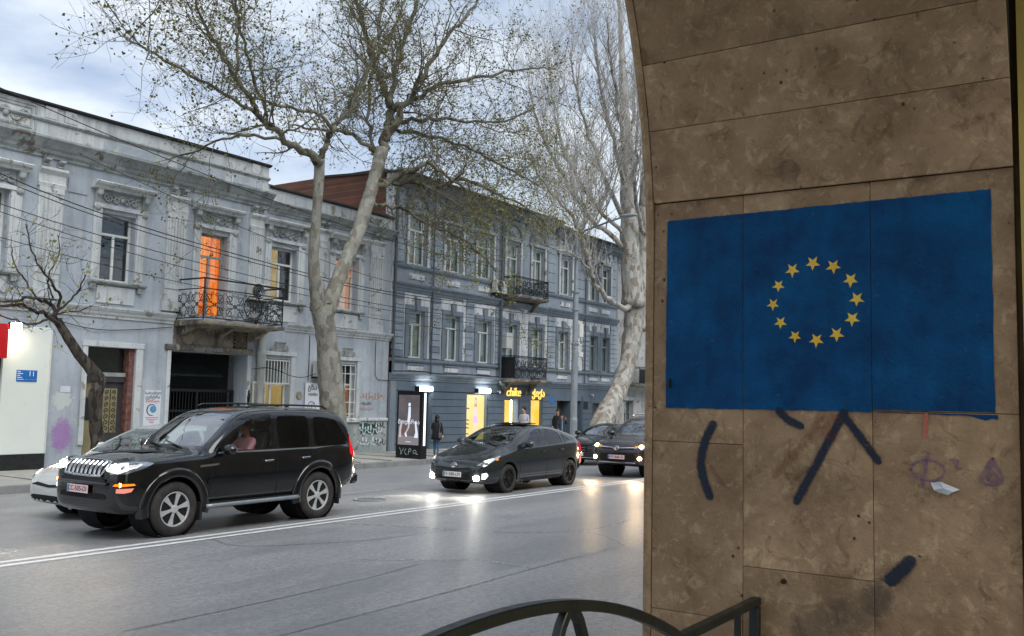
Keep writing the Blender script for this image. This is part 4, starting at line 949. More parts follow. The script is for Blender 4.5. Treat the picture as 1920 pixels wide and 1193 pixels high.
def ac_unit(x, d, z, w_=0.72, label='', rz=0):
    t = thing('air_conditioner', label, 'air conditioner', T((x, d, z)), 0, 'outdoor air conditioners')
    fb = FB(); fb.box(x, x+w_, d-0.28, d, z, z+0.5); fb.build('casing', M['acwhite'], t, bevel=0.015)
    xc = x+w_*0.36; FB().lathe([(0.001,d+.004),(0.20,d+.004),(0.215,d+.012),(0.23,d+.001)], 20, 1, (xc,0,z+.26)).build('fan_grille', M['dark'], t)
    for k in range(3): FB().lathe([(0.06+.06*k,d+.006),(0.075+.06*k,d+.018),(0.08+.06*k,d+.006)], 18, 1, (xc,0,z+.26)).build('grille_ring', M['steel'], t)
    FB().box(x+.05, x+w_-.05, d-0.6 if d > .7 else -0.01, d-.02, z-.05, z-.005).build('bracket', M['iron'], t)
    return t
ac_unit(18.30, 0.42, BZ+0.78, 0.62, 'weathered outdoor air conditioner above the iron balcony of the pale house')
ac_unit(21.05, 0.40, 2.62, 0.5, 'white air conditioner peeking out left of the big plane tree trunk')
# ================================================================== building B : slate three-storey house with shops
B = thing('three_storey_house', 'slate blue three-storey house with rusticated piers and lit shop windows', 'building', T((30, 0, SW)))
BX0, BX1, BX2 = 24.75, 35.2, 41.6
W3 = [(25.57,26.56),(27.70,28.72),(29.72,30.78),(31.75,32.75),(33.72,34.66),(36.05,37.05)]
W3c = [(38.72,39.62),(39.98,40.80)]
W2 = [(25.70,26.55),(27.80,28.68),(29.86,30.77),(31.72,32.62),(33.74,34.60),(35.98,36.80)]
W2c = [(38.86,39.62),(40.06,40.80)]
def w3z(x0): return (6.24 if 31.5 < x0 < 32.0 else 6.80)
def w2z(x0): return (2.95 if 31.5 < x0 < 32.0 else 3.44)
ops = [(a, b, w3z(a), 8.48) for a, b in W3+W3c] + [(a, b, w2z(a), 5.12) for a, b in W2+W2c]
fb = FB(); wall_open(fb, BX0, BX2, 2.86, 9.66, ops, 0.0, 0.26); fb.build('wall', M['B_wall'], B, recalc=False)
shops = [(25.35, 27.10, SW, 2.22, 0.7), (29.29, 30.62, 0.42, 2.22, 0.16), (31.87, 32.90, SW, 2.04, 0.4), (33.85, 34.70, 0.5, 2.05, 0.16), (35.98, 37.22, SW, 2.03, 0.5), (37.46, 38.20, SW, 2.03, 0.6), (39.22, 40.30, 0.5, 1.95, 0.25)]
fb = FB(); wall_open(fb, BX0, BX2, 0.0, 2.86, shops, 0.0, 0.3); fb.build('shop_wall', M['B_base'], B, recalc=False)
fb = FB(); b_ = -9
fb.add([(BX0,b_,0),(BX2,b_,0),(BX2,b_,9.66),(BX0,b_,9.66)], [(0,1,2,3)]); fb.add([(BX2,-.001,0),(BX2,b_,0),(BX2,b_,9.66),(BX2,-.001,9.66)], [(0,1,2,3)]); fb.build('rear_walls', M['room'], B, recalc=False)
fb = FB(); fb.prism([(0.0,0.0),(0.0,9.66),(-0.3,9.80),(-7.0,9.80),(-7.0,0.0)], 0, BX0-0.02, BX0+0.15); fb.build('gable', M['brick'], B)
boxp('quoin_strip', M['B_light'], B, BX0-0.05, BX0+0.06, -0.4, 0.03, 4.1, 9.9)
boxp('gable_parapet', M['brick'], B, BX0-0.03, BX0+0.3, -7.0, -0.6, 9.802, 10.12)
# roof: overhanging metal eave, lower over the right-hand bays
def eave(x0, x1, z, ov=0.55):
    FB().prism([(ov,z+0.02),(ov,z+0.10),(-4.5,z+0.34),(-4.5,z+0.26)], 0, x0, x1).build('roof', M['roofdark'], B)
    mould(x0, x1, [(-.02,z-0.36),(0.10,z-0.36),(0.12,z-0.26),(0.24,z-0.22),(0.30,z-0.10),(ov-.04,z-0.06),(ov-.04,z+0.015),(-.02,z+0.015)], 'eave_cornice', M['B_dark'], B)
    FB().tube([(x0,ov+.05,z+.03),(x1,ov+.05,z+.03)], 0.06, 8).build('gutter', M['roofdark'], B)
    n = int((x1-x0)/0.55)
    for i in range(n): x = x0+0.2+i*(x1-x0-.3)/n; FB().prism([(0.0,z-0.62),(0.06,z-0.62),(0.10,z-0.42),(0.22,z-0.362),(0.0,z-0.362)], 0, x, x+.12).build('console', M['B_dark'], B)
eave(BX0-0.1, BX1+0.3, 9.86); eave(BX1+0.31, BX2+0.1, 9.60)
boxp('chimney', M['brick'], B, 36.7, 37.2, -1.6, -1.0, 9.9, 10.55)
FB().prism([(0.2,9.68),(0.2,9.9),(-2,10.3),(-2,9.68)], 0, 35.0, 36.9).build('dormer', M['B_dark'], B)
# cornices between storeys
for x0, x1 in ((BX0, 31.35), (35.05, BX2)):
    mould(x0, x1, cornice_prof(5.78, 6.08, 0.22, 3), 'string_course', M['B_dark'], B)
mould(31.36, 35.04, cornice_prof(5.78, 6.05, 0.18, 3), 'string_course', M['B_dark'], B)
mould(BX0, BX2, [(-.02,6.62),(0.09,6.62),(0.12,6.68),(0.12,6.73),(-.02,6.75)], 'sill_course', M['B_dark'], B)
mould(BX0, BX2, [(-.02,3.28),(0.09,3.28),(0.13,3.34),(0.13,3.39),(-.02,3.42)], 'sill_course', M['B_dark'], B)
mould(BX0-0.02, 35.3, cornice_prof(2.62, 2.88, 0.22, 3), 'shop_cornice', M['B_dark'], B)
mould(35.32, BX2, cornice_prof(2.60, 2.82, 0.18, 3), 'shop_cornice', M['B_dark'], B)
# rusticated piers: every block is a stone of its own
piers2 = [(24.80,25.40),(26.92,27.50),(29.05,29.58),(31.08,31.45),(35.08,35.70),(38.20,38.78),(40.90,41.52)]
def unit(mname, mat_, bev):
    return MB().box(-0.5,0.5,-0.5,0.5,-0.5,0.5).mesh(mname, mat_, bevel=bev)
stm = {k: unit('stone_block', M[k], 0.06) for k in ('B_wall', 'B_dark', 'B_light')}
def stone(x0, x1, z0, z1, d, mk, name='stone_block'):
    o = obj(name, stm[mk], B); c = T(((x0+x1)/2, d/2, (z0+z1)/2)); o.location = V(c) - V(T((30,0,SW))) if False else c
    o.scale = ((x1-x0)*K, d, (z1-z0)*K); return o
random.seed(8)
for a, b in piers2:
    z = 3.46
    while z < 5.70:
        stone(a, b, z, z+0.205, 0.075+random.uniform(-.008,.008), 'B_wall' if random.random() < .85 else 'B_dark'); z += 0.228
for a, b in ((33.02, 33.40), (28.86, 29.04)):
    z = 3.46
    while z < 5.6: stone(a, b, z, z+0.27, 0.05, 'B_light'); z += 0.30
piers3 = [(24.82,25.30),(26.88,27.42),(29.0,29.48),(31.02,31.40),(35.0,35.66),(37.36,38.4),(40.95,41.5)]
for a, b in piers3:
    z = 6.80
    while z < 9.0: stone(a, b, z, z+0.40, 0.05, 'B_wall'); z += 0.425
# second-floor panels (pale fields above the windows) and keystones
for (a, b) in ((25.44,26.88),(27.54,31.06),(31.47,35.05),(35.74,38.18),(38.82,40.86)):
    ov = [(x0-0.22, x1+0.22, w2z(x0)-.0, 5.30) for x0, x1 in W2+W2c if a < x0 < b]
    fb = FB(); wall_open(fb, a, b, 3.44 if True else 4.4, 5.74, ov, 0.022, 0.021); fb.build('pale_panel', M['B_light'], B, recalc=False)
for (x0, x1) in W2+W2c:
    z0 = w2z(x0)
    far = x0 > 38
    wd = window(B, x0, x1, z0, 5.12, -0.14, 0.72, (0.42,) if not far else (), 'wframe' if x0 < 36.9 else 'gframe', 0.06, random.choice(['curtain','curtain2']), 'curtain2')
    for a, b in ((x0-0.2, x0-.002), (x1+.002, x1+0.2)): boxp('window_jamb', M['B_dark'], B, a, b, 0.0, 0.06, z0, 5.12)
    boxp('window_lintel', M['B_dark'], B, x0-0.2, x1+0.2, 0.0, 0.065, 5.122, 5.32)
    xc = (x0+x1)/2; FB().prism([(xc-.09,5.10),(xc+.09,5.10),(xc+.14,5.58),(xc-.14,5.58)], 1, 0.0, 0.13).build('keystone', M['B_dark'], B)
    if z0 > 3: FB().prism([(0.0,2.98),(0.05,3.0),(0.05,3.16),(0.0,3.18)], 0, xc-.42, xc+.42).build('apron_panel', M['B_light'], B); boxp('apron_shade', M['B_dark'], B, xc-.46, xc+.46, 0.0, 0.085, 3.182, 3.24)
for (x0, x1) in W3+W3c:
    z0 = w3z(x0); zt = 8.48
    window(B, x0, x1, z0, zt, -0.14, 0.74, (0.5,), 'wframe', 0.06, random.choice(['curtain','curtain2','curtain2']), 'curtain2')
    for a, b in ((x0-0.16, x0-.002), (x1+.002, x1+0.16)): FB().lathe([(0.07,z0-.05),(0.055,z0+.05),(0.055,zt+.05),(0.075,zt+.12)], 8, 2, ((a+b)/2, 0.07, 0)).build('colonnette', M['B_light'], B)
    boxp('window_lintel', M['carve'], B, x0-0.28, x1+0.28, 0.0, 0.12, zt+.122, zt+.24)
    xc = (x0+x1)/2
    if x0 < 35: 
        fb = FB(); R_ = (x1-x0)/2+0.18
        fb.add([(xc+r*math.cos(a), d, zt+.26+r*0.95*math.sin(a)) for a in [math.pi*i/12 for i in range(13)] for r, d in ((R_-.12,0.0),(R_-.12,0.10),(R_,0.14),(R_+.06,0.14),(R_+.06,0.0))],
               [(i*5+k, i*5+k+1, i*5+k+6, i*5+k+5) for i in range(12) for k in range(4)])
        fb.build('arched_hood', M['B_dark'], B); carving(xc-.36, xc+.36, zt+.28, zt+.62, B, 0.04, 0.024)
    else:
        for s_ in (-1, 1):
            FB().prism([(xc+s_*.30-.25,zt+.26),(xc+s_*.30+.25,zt+.26),(xc+s_*.30+.25,zt+.74),(xc+s_*.30-.25,zt+.74)], 1, 0.0, 0.05).build('relief_panel', M['B_light'], B)
            FB().prism([(xc+s_*.30-.16,zt+.62),(xc+s_*.30,zt+.36),(xc+s_*.30+.16,zt+.62),(xc+s_*.30,zt+.56)], 1, 0.051, 0.09).build('heart_relief', M['B_dark'], B)
    if z0 > 6.5: FB().prism([(0.0,6.24),(0.05,6.26),(0.05,6.44),(0.0,6.46)], 0, xc-.42, xc+.42).build('apron_panel', M['B_light'], B)
# ground floor: flush courses with open joints
shx = sorted([(o[0]-0.02, o[1]+0.02) for o in shops])
segs = []; x = BX0+0.35
for a, b in shx + [(BX2, BX2)]:
    if a-x > 0.12: segs.append((x, a))
    x = max(x, b)
stm['B_base'] = unit('course_block', M['B_base'], 0.02)
for a, b in segs:
    z = 0.42
    while z < 2.2: stone(a+.02, b-.02, z, z+0.245, 0.055, 'B_base', 'course_block'); z += 0.262
boxp('shop_fascia', M['B_base'], B, BX0+.05, 35.3, 0.0, 0.05, 2.28, 2.60)
boxp('corner_pilaster', M['B_dark'], B, BX0, BX0+.30, 0.0, 0.11, SW, 2.60)
# lit windows of the shop
sw = shops[1]; o1 = boxp('display_panel', M['lit_cream'], B, sw[0]+.04, sw[1]-.04, -0.14, -0.10, sw[2]+.03, sw[3]-.03); boxp('display_frame', M['B_dark'], B, sw[1]-.038, sw[1]-.001, -0.14, 0.02, sw[2], sw[3])
M['p_skin'] = emis('lit_print_lilac', (0.62,0.48,0.46), 0.9); M['p_skirt'] = emis('lit_print_skirt', (0.55,0.38,0.62), 0.9); M['p_hair'] = emis('lit_print_hair', (0.50,0.30,0.16), 0.8); M['p_dark'] = emis('lit_print_dark', (0.10,0.06,0.03), 0.7)
def pr(poly, mk, d, nm='printed_figure'): FB().add([(p[0], d, p[1]) for p in poly], [tuple(range(len(poly)))]).build(nm, M[mk], o1, recalc=False)
fx = sw[0]+0.72
pr([(fx-.09,1.62),(fx-.07,2.02),(fx,2.12),(fx+.08,2.02),(fx+.10,1.62),(fx+.04,1.7),(fx-.03,1.7)], 'p_hair', -0.097)
pr([(fx-.05,1.86),(fx-.05,1.98),(fx,2.03),(fx+.05,1.98),(fx+.05,1.86),(fx,1.82)], 'p_skin', -0.095)
pr([(fx-.12,1.72),(fx+.12,1.72),(fx+.17,1.45),(fx+.11,1.42),(fx+.09,1.35),(fx-.09,1.35),(fx-.12,1.42),(fx-.17,1.46)], 'p_skin', -0.096)
pr([(fx-.10,1.37),(fx+.10,1.37),(fx+.19,1.12),(fx+.1,1.08),(fx,1.12),(fx-.1,1.08),(fx-.19,1.13)], 'p_skirt', -0.094)
pr([(fx-.11,1.12),(fx-.02,1.12),(fx-.06,0.62),(fx-.13,0.62)], 'p_skin', -0.0955); pr([(fx+.02,1.12),(fx+.11,1.12),(fx+.10,0.72),(fx+.05,0.72)], 'p_skin', -0.0955)
pr([(fx-.14,0.62),(fx-.05,0.62),(fx-.07,0.5),(fx-.18,0.5)], 'p_dark', -0.0945); pr([(fx+.04,0.72),(fx+.11,0.72),(fx+.11,0.6),(fx+.03,0.62)], 'p_dark', -0.0945)
for zz in (1.7, 1.25, 1.1, 0.95, 0.72, 0.58): pr([(sw[0]+.06,zz),(sw[0]+.30,zz-.03),(sw[0]+.32,zz-.07),(sw[0]+.06,zz-.05)], 'p_dark', -0.0965)
sw = shops[2]; o2 = boxp('shop_door', M['lit_yellow'], B, sw[0]+.04, sw[1]-.2, -0.34, -0.30, SW+.05, sw[3]-.03); boxp('door_light_strip', M['lit_white'], B, sw[1]-.18, sw[1]-.12, -0.34, -0.28, SW+.05, sw[3]-.03); boxp('door_side', M['lit_cream'], B, sw[1]-.11, sw[1]-.01, -0.34, -0.30, SW, sw[3]-.03)
sw = shops[3]; boxp('display_panel', M['lit_yellow'], B, sw[0]+.04, sw[1]-.02, -0.14, -0.10, sw[2]+.03, sw[3]-.03)
for k in (0, 4, 5, 6):
    sw = shops[k]; rv = sw[4]
    boxp('door_leaf' if k != 6 else 'dark_window', M['wood_dark'] if k in (4, 6) else M['mesh_black'], B, sw[0], sw[1], -rv, -rv+.05, sw[2]-.1, sw[3])  # black sheets close the dark recesses, their shade put into the colour
sw = shops[4]; 
for q in (0.1, 0.55): boxp('door_panel', M['wood_dark'], B, sw[0]+q*(sw[1]-sw[0]), sw[0]+(q+.35)*(sw[1]-sw[0]), -0.449, -0.42, 0.5, 1.7, 0.01)
# little wall lamps over the shop windows
for x0, x1, lb in ((26.2, 26.98, 'lit white box lamp on the slate wall above the advertising panel'), (29.82, 30.64, 'lit white box lamp above the display window with a printed figure')):
    t = thing('wall_lamp', lb, 'lamp', T((x0, 0.1, 2.3)), 0, 'white box lamps of the shop')
    FB().box(x0-.08, x0, 0.05, 0.24, 2.26, 2.44).build('lamp_end', M['dark'], t); FB().box(x0+.002, x1, 0.06, 0.22, 2.265, 2.435).build('lamp_tube', M['lit_white'], t, bevel=0.02)
sn = thing('shop_sign', 'glowing yellow script letters over the shop door', 'sign', T((33, 0.06, 2.3)))
facade_text('chike', 32.40, 0.10, 2.33, 0.58, M['neon'], sn, 0.02, 0.25); facade_text('ჭიქა', 34.32, 0.10, 2.30, 0.50, M['neon'], sn, 0.02, 0.2)
M['bronze'] = P('bronze_leaf', S(150,110,60), 0.4, 0.5, 0.2, 4, 0)
fb = FB(); fb.add([(33.28,0.08,2.2),(33.44,0.08,2.28),(33.46,0.08,2.42),(33.30,0.08,2.45),(33.36,0.11,2.33)], [(0,1,4),(1,2,4),(2,3,4),(3,0,4)]); fb.build('leaf_emblem', M['bronze'], sn)
tag(FB().box(35.28, 35.68, 0.056, 0.066, 1.92, 2.16).build('street_name_plate', M['blue_sign']), 'small blue plate on the slate wall right of the shop sign', 'sign')
tag(FB().box(38.3, 38.72, 0.056, 0.07, 1.66, 2.02).build('wall_plaque', M['mesh_black']), 'dark square plaque on the slate wall beside the far doorway', 'plaque')
for x, lb in ((31.3, 'small white camera on the slate wall left of the shop sign'), (39.0, 'small white camera high on the slate wall behind the leaning tree')):
    t = thing('security_camera', lb, 'camera', T((x, 0.1, 2.3)), 0, 'wall cameras')
    FB().tube([(x,0.05,2.36),(x,0.14,2.34)], 0.02, 6).build('camera_arm', M['acwhite'], t); FB().tube([(x+.08,0.12,2.34),(x-.08,0.26,2.30)], 0.045, 8).build('camera_body', M['acwhite'], t)
# iron balconies
def balcony_b(x0, x1, d, z0, z1, mm, side_sheet=False):
    o = FB().prism([(0.0,z0-0.16),(d*.8,z0-0.12),(d+.04,z0-0.08),(d+.04,z0),(0.0,z0)], 0, x0-.03, x1+.03).build('balcony', M['soot'], B)
    railing(o, [(x0,0.02),(x0,d),(x1,d),(x1,0.02)], z0, z1, z1-0.05, mm, False)
    fbx = FB(); iron_panel(fbx, (x0, d), (x1, d), z0+.06, z1-.08, r=0.014); fbx.build('scrollwork', M[mm], o)
    if side_sheet: FB().box(x0+.02, x0+.04, 0.05, d-.02, z0+.04, z1-.06).build('screen', M['mesh_black'], o)
    for xb in (x0+.2, x1-.2): FB().prism([(0.0,z0-.55),(0.06,z0-.55),(d*.6,z0-.17),(0.0,z0-.161)], 0, xb-.05, xb+.05).build('console', M['soot'], o)
    return o
gz = lambda z: CAM_H+(z-CAM_H)/K
balcony_b(31.46, 33.90, 0.85, gz(6.87), gz(7.72), 'iron_green'); balcony_b(31.46, 33.86, 0.85, gz(2.97), gz(4.03), 'iron', True)
ac_unit(30.62, 0.42, 6.28, 0.75, 'white air conditioner hung left of the upper slate-house balcony')
FB().lathe([(0.06,2.75),(0.06,9.55)], 10, 2, (31.26,0.20,0)).build('downpipe', M['pipe_grey'], B, smooth=True)
FB().tube([(31.26,0.20,2.76),(31.27,0.22,2.66),(31.45,0.3,2.6)], 0.065, 8).build('downpipe_shoe', M['steel'], B, smooth=True)
FB().lathe([(0.05,2.9),(0.05,9.4)], 8, 2, (24.78,0.16,0)).build('downpipe', M['pipe_grey'], B, smooth=True)
FB().lathe([(0.03,2.7),(0.03,9.4)], 8, 2, (26.93,0.12,0)).build('downpipe', M['pipe_grey'], B, smooth=True)
FB().lathe([(0.035,2.7),(0.035,9.2)], 8, 2, (38.3,0.12,0)).build('downpipe', M['pipe_grey'], B, smooth=True)
bxm = tag(FB().box(31.56, 31.98, 0.02, 0.30, 4.10, 4.74).build('meter_cabinet', M['acwhite'], bevel=0.01), 'white metal cabinet on the wall above the lower slate-house balcony', 'cabinet')
# ================================================================== building D and beyond
def row_house(x0, x1, ztop, label, seed, wm, gm, bal=True):
    random.seed(seed); h = thing('row_house', label, 'building', T(((x0+x1)/2, 0, SW)), 0, 'houses farther down the street')
    n = max(2, int((x1-x0)/1.9)); cw = (x1-x0)/n; op = []
    for i in range(n):
        xc = x0+cw*(i+.5)
        for z0, z1 in ((3.44, 5.1), (6.7, 8.3)):
            if z1 < ztop-0.8: op.append((xc-.44, xc+.44, z0, z1))
        op.append((xc-.5, xc+.5, 0.5 if i % 3 else SW, 2.1))
    fb = FB(); wall_open(fb, x0, x1, 0.0, ztop, op, 0.0, 0.25); fb.build('wall', M[wm], h, recalc=False); shell(h, x0, x1, 0, ztop, 8, M['room'])
    for o in op: window(h, *o, -0.2, 0.7, (0.5,), 'gframe', 0.06, random.choice(['curtain','curtain2']))
    for o in op: boxp('window_lintel', M[gm], h, o[0]-.15, o[1]+.15, 0.0, 0.1, o[3]+.02, o[3]+.2)
    mould(x0, x1, cornice_prof(2.6, 2.85, 0.2, 3), 'string_course', M[gm], h); mould(x0, x1, cornice_prof(ztop-.4, ztop, 0.4, 3), 'cornice', M[gm], h)
    FB().prism([(0.4,ztop+.002),(0.4,ztop+.08),(-4,ztop+.9),(-8,ztop+.08),(-8,ztop+.002)], 0, x0, x1).build('roof', M['roofdark'], h)
    return h
dh = row_house(41.62, 47.2, 9.35, 'pale grey house with graffiti and an iron balcony beyond the leaning tree', 3, 'D_wall', 'A_trim2')
o = FB().prism([(0.0,2.80),(0.9,2.84),(0.94,2.92),(0.0,2.92)], 0, 42.6, 45.2).build('balcony', M['soot'], dh); railing(o, [(42.62,0.02),(42.62,0.9),(45.18,0.9),(45.18,0.02)], 2.92, 3.78, 3.72, 'iron', False)
FB().box(42.64,45.16,0.86,0.88,2.98,3.68).build('screen', M['mesh_black'], o)
M['tag_blue'] = P('blue_marker', S(90,140,180), 0.8, 0, 0.3, 9, 0)
random.seed(9)
for x, z, k in ((42.1,2.0,'tag_blue'),(42.15,1.3,'tag_orange'),(42.9,1.6,'tag_black')): 
    scrib('graffiti_tag', [(x+random.uniform(-.2,.2), z+random.uniform(-.25,.25)) for _ in range(8)], 0.04, M[k], 0.004, dh)
row_house(47.25, 55, 8.6, 'blue grey house two doors beyond the leaning tree', 13, 'B_wall', 'B_dark'); row_house(55.05, 66, 9.6, 'grey house at the far end of the street', 23, 'D_wall', 'A_trim')
row_house(-6, 5.95, 8.9, 'pale house adjoining the shop front, out at the left', 33, 'A_wall', 'A_trim')
TREE1 = [[(22.71,22.0,-0.44,0.8),(22.56,22.0,0.17,0.659),(22.43,22.0,1.21,0.59),(22.27,22.0,2.42,0.572),(22.06,22.0,3.62,0.467),(21.84,22.0,4.47,0.465),(21.75,22.0,4.94,0.516)],[(21.71,22.0,4.63,0.344),(21.37,21.93,5.45,0.29),(21.16,21.87,6.45,0.229),(21.13,21.8,7.47,0.212),(21.12,21.73,8.5,0.213),(21.06,21.67,9.34,0.229),(20.96,21.6,9.55,0.254)],[(21.95,22.0,4.74,0.398),(22.45,22.07,5.76,0.334),(23.04,22.13,6.82,0.323),(23.61,22.2,7.92,0.32),(24.1,22.27,9.05,0.307),(24.46,22.33,9.98,0.301),(24.78,22.4,10.83,0.305)],[(20.96,21.6,9.4,0.203),(20.11,21.28,9.54,0.164),(19.05,20.95,9.49,0.135),(18.03,20.62,9.71,0.115),(17.04,20.3,10.09,0.096),(16.1,19.98,10.57,0.078),(15.24,19.65,11.02,0.062),(14.53,19.33,11.41,0.047),(13.99,19.0,11.95,0.032)],[(18.49,20.8,9.65,0.085),(16.64,20.14,9.87,0.065),(14.98,19.48,9.79,0.054),(13.39,18.82,9.75,0.044),(12.16,18.16,9.6,0.029),(11.21,17.5,9.39,0.017)],[(19.38,21.2,9.57,0.072),(18.54,21.77,9.69,0.063),(17.84,22.35,9.48,0.047),(17.19,22.93,9.03,0.039),(16.72,23.5,8.76,0.023)],[(16.62,20.5,10.67,0.058),(16.82,20.67,11.6,0.052),(16.83,20.83,12.55,0.045),(16.69,21.0,13.47,0.037)],[(21.01,21.6,9.49,0.144),(21.45,21.8,10.24,0.121),(21.86,22.0,10.81,0.114),(22.85,22.2,11.92,0.109),(23.92,22.4,13.31,0.103),(24.49,22.6,14.7,0.096),(24.96,22.8,16.1,0.078),(25.37,23.0,17.73,0.059)],[(21.25,21.6,10.16,0.111),(21.06,21.28,10.5,0.093),(20.31,20.96,10.68,0.082),(19.13,20.64,10.48,0.063),(17.62,20.32,10.25,0.045),(16.78,20.0,10.19,0.029)],[(19.12,22.0,10.31,0.065),(18.31,21.5,10.96,0.063),(17.48,21.0,11.57,0.053),(16.72,20.5,12.14,0.052),(16.01,20.0,12.82,0.043)],[(24.78,22.4,10.74,0.247),(25.33,22.63,11.79,0.233),(25.76,22.86,12.63,0.217),(25.59,23.09,13.53,0.178),(25.15,23.31,14.45,0.138),(24.89,23.54,15.42,0.118),(24.62,23.77,16.59,0.089),(24.29,24.0,17.74,0.069)],[(24.93,22.4,11.16,0.191),(25.24,22.13,12.08,0.173),(25.56,21.86,12.82,0.145),(25.87,21.59,13.56,0.126),(26.25,21.31,14.63,0.108),(26.97,21.04,15.73,0.089),(27.9,20.77,16.94,0.071),(28.52,20.5,18.17,0.051)],[(25.33,22.4,12.45,0.136),(26.19,21.83,13.09,0.118),(27.03,21.27,13.75,0.099),(28.26,20.7,14.23,0.081),(29.58,20.13,14.8,0.062),(30.62,19.57,15.11,0.042),(30.91,19.0,15.05,0.032)],[(25.46,22.6,12.61,0.156),(25.72,22.7,13.91,0.128),(26.26,22.8,15.33,0.11),(26.85,22.9,16.6,0.092),(27.37,23.0,18.31,0.073)],[(24.18,22.2,9.34,0.158),(24.76,21.86,9.65,0.141),(25.21,21.52,10.01,0.123),(25.82,21.18,10.37,0.105),(26.49,20.84,10.05,0.068),(27.18,20.5,9.72,0.049)],[(24.25,22.2,9.51,0.121),(24.91,21.86,9.64,0.113),(25.98,21.52,9.67,0.106),(26.79,21.19,9.76,0.107),(27.46,20.85,10.06,0.099),(28.35,20.51,10.0,0.08),(29.48,20.17,9.77,0.061),(30.87,19.84,9.36,0.053),(31.95,19.5,8.66,0.043)],[(23.94,22.2,8.73,0.102),(24.59,21.92,8.73,0.084),(25.41,21.63,8.6,0.076),(26.13,21.35,8.27,0.067),(27.35,21.07,8.06,0.059),(28.66,20.78,7.53,0.05),(29.34,20.5,6.88,0.031)],[(24.76,22.4,10.64,0.124),(24.5,22.82,10.92,0.105),(24.25,23.24,11.31,0.086),(23.73,23.66,11.43,0.076),(22.97,24.08,11.39,0.056),(22.37,24.5,11.39,0.037)],[(24.68,22.4,10.43,0.095),(24.81,22.83,10.8,0.086),(25.01,23.27,11.8,0.088),(25.35,23.7,13.16,0.079),(26.05,24.13,14.68,0.071),(27.53,24.57,16.54,0.064),(28.77,25.0,18.42,0.055)],[(25.27,22.4,11.9,0.116),(26.58,22.12,12.34,0.099),(28.16,21.84,12.71,0.082),(29.69,21.56,12.96,0.064),(31.35,21.28,13.46,0.055),(32.51,21.0,14.3,0.045)],[(25.13,22.4,11.7,0.096),(26.77,22.52,11.93,0.09),(28.88,22.64,12.22,0.074),(31.21,22.76,12.17,0.067),(33.8,22.88,12.07,0.059),(36.2,23.0,11.85,0.049)]]
TREE2 = [[(40.07,22.3,-1.01,0.742),(41.4,22.3,1.15,0.552),(42.84,22.3,2.37,0.5),(43.53,22.3,3.29,0.479),(44.22,22.3,4.45,0.486),(44.61,22.3,6.09,0.533),(44.77,22.3,7.49,0.62)],[(44.53,22.3,7.04,0.645),(44.44,22.38,9.16,0.563),(44.35,22.45,11.14,0.508),(44.33,22.53,13.15,0.453),(44.3,22.6,15.17,0.37),(44.15,22.68,17.18,0.285),(43.98,22.75,19.48,0.214),(43.82,22.82,21.8,0.143),(43.66,22.9,23.82,0.086)],[(44.9,22.3,7.36,0.565),(45.27,22.13,9.25,0.484),(45.13,21.96,11.23,0.426),(44.99,21.79,13.2,0.369),(44.84,21.61,15.46,0.298),(44.56,21.44,17.68,0.212),(44.27,21.27,20.47,0.141),(43.99,21.1,22.95,0.085)],[(45.44,22.3,5.84,0.313),(45.77,22.1,7.58,0.286),(45.97,21.9,9.33,0.244),(46.04,21.7,11.06,0.201)],[(44.41,22.3,6.89,0.238),(42.05,22.13,6.94,0.188),(40.06,21.97,7.52,0.168),(38.94,21.8,8.41,0.152),(38.09,21.63,9.42,0.137),(37.28,21.47,10.03,0.123),(36.01,21.3,10.53,0.084),(34.57,21.13,10.85,0.058),(32.98,20.97,11.44,0.045),(31.87,20.8,12.07,0.033)],[(44.68,22.6,10.06,0.213),(42.79,22.88,10.64,0.179),(41.02,23.17,11.47,0.148),(39.87,23.45,12.51,0.132),(38.76,23.73,13.77,0.105),(37.68,24.02,15.4,0.077),(37.1,24.3,17.13,0.051)],[(44.52,22.6,11.47,0.198),(43.05,22.74,12.64,0.167),(41.82,22.88,14.08,0.137),(40.63,23.02,15.75,0.107),(39.74,23.16,17.44,0.08),(39.29,23.3,19.24,0.053)],[(44.41,22.6,13.18,0.184),(43.07,22.53,14.6,0.167),(41.81,22.45,16.53,0.136),(40.76,22.38,18.43,0.094),(40.01,22.3,20.38,0.066)],[(44.32,22.6,14.31,0.17),(42.96,22.28,16.24,0.139),(41.39,21.95,18.27,0.095),(40.28,21.62,19.79,0.066),(39.31,21.3,20.73,0.039)],[(44.66,22.6,10.63,0.17),(42.47,23.04,11.72,0.138),(40.43,23.48,13.3,0.121),(39.54,23.92,15.06,0.093),(39.42,24.36,17.28,0.067),(39.8,24.8,19.41,0.041)],[(44.31,22.6,14.89,0.156),(45.34,22.83,17.52,0.131),(46.0,23.07,20.15,0.104),(46.81,23.3,22.92,0.075)],[(44.61,21.7,10.84,0.168),(42.5,21.23,12.65,0.135),(41.8,20.77,14.64,0.107),(41.09,20.3,17.09,0.066)],[(39.28,21.9,8.15,0.077),(36.91,21.37,8.61,0.061),(34.61,20.83,8.49,0.046),(32.03,20.3,8.41,0.032)]]
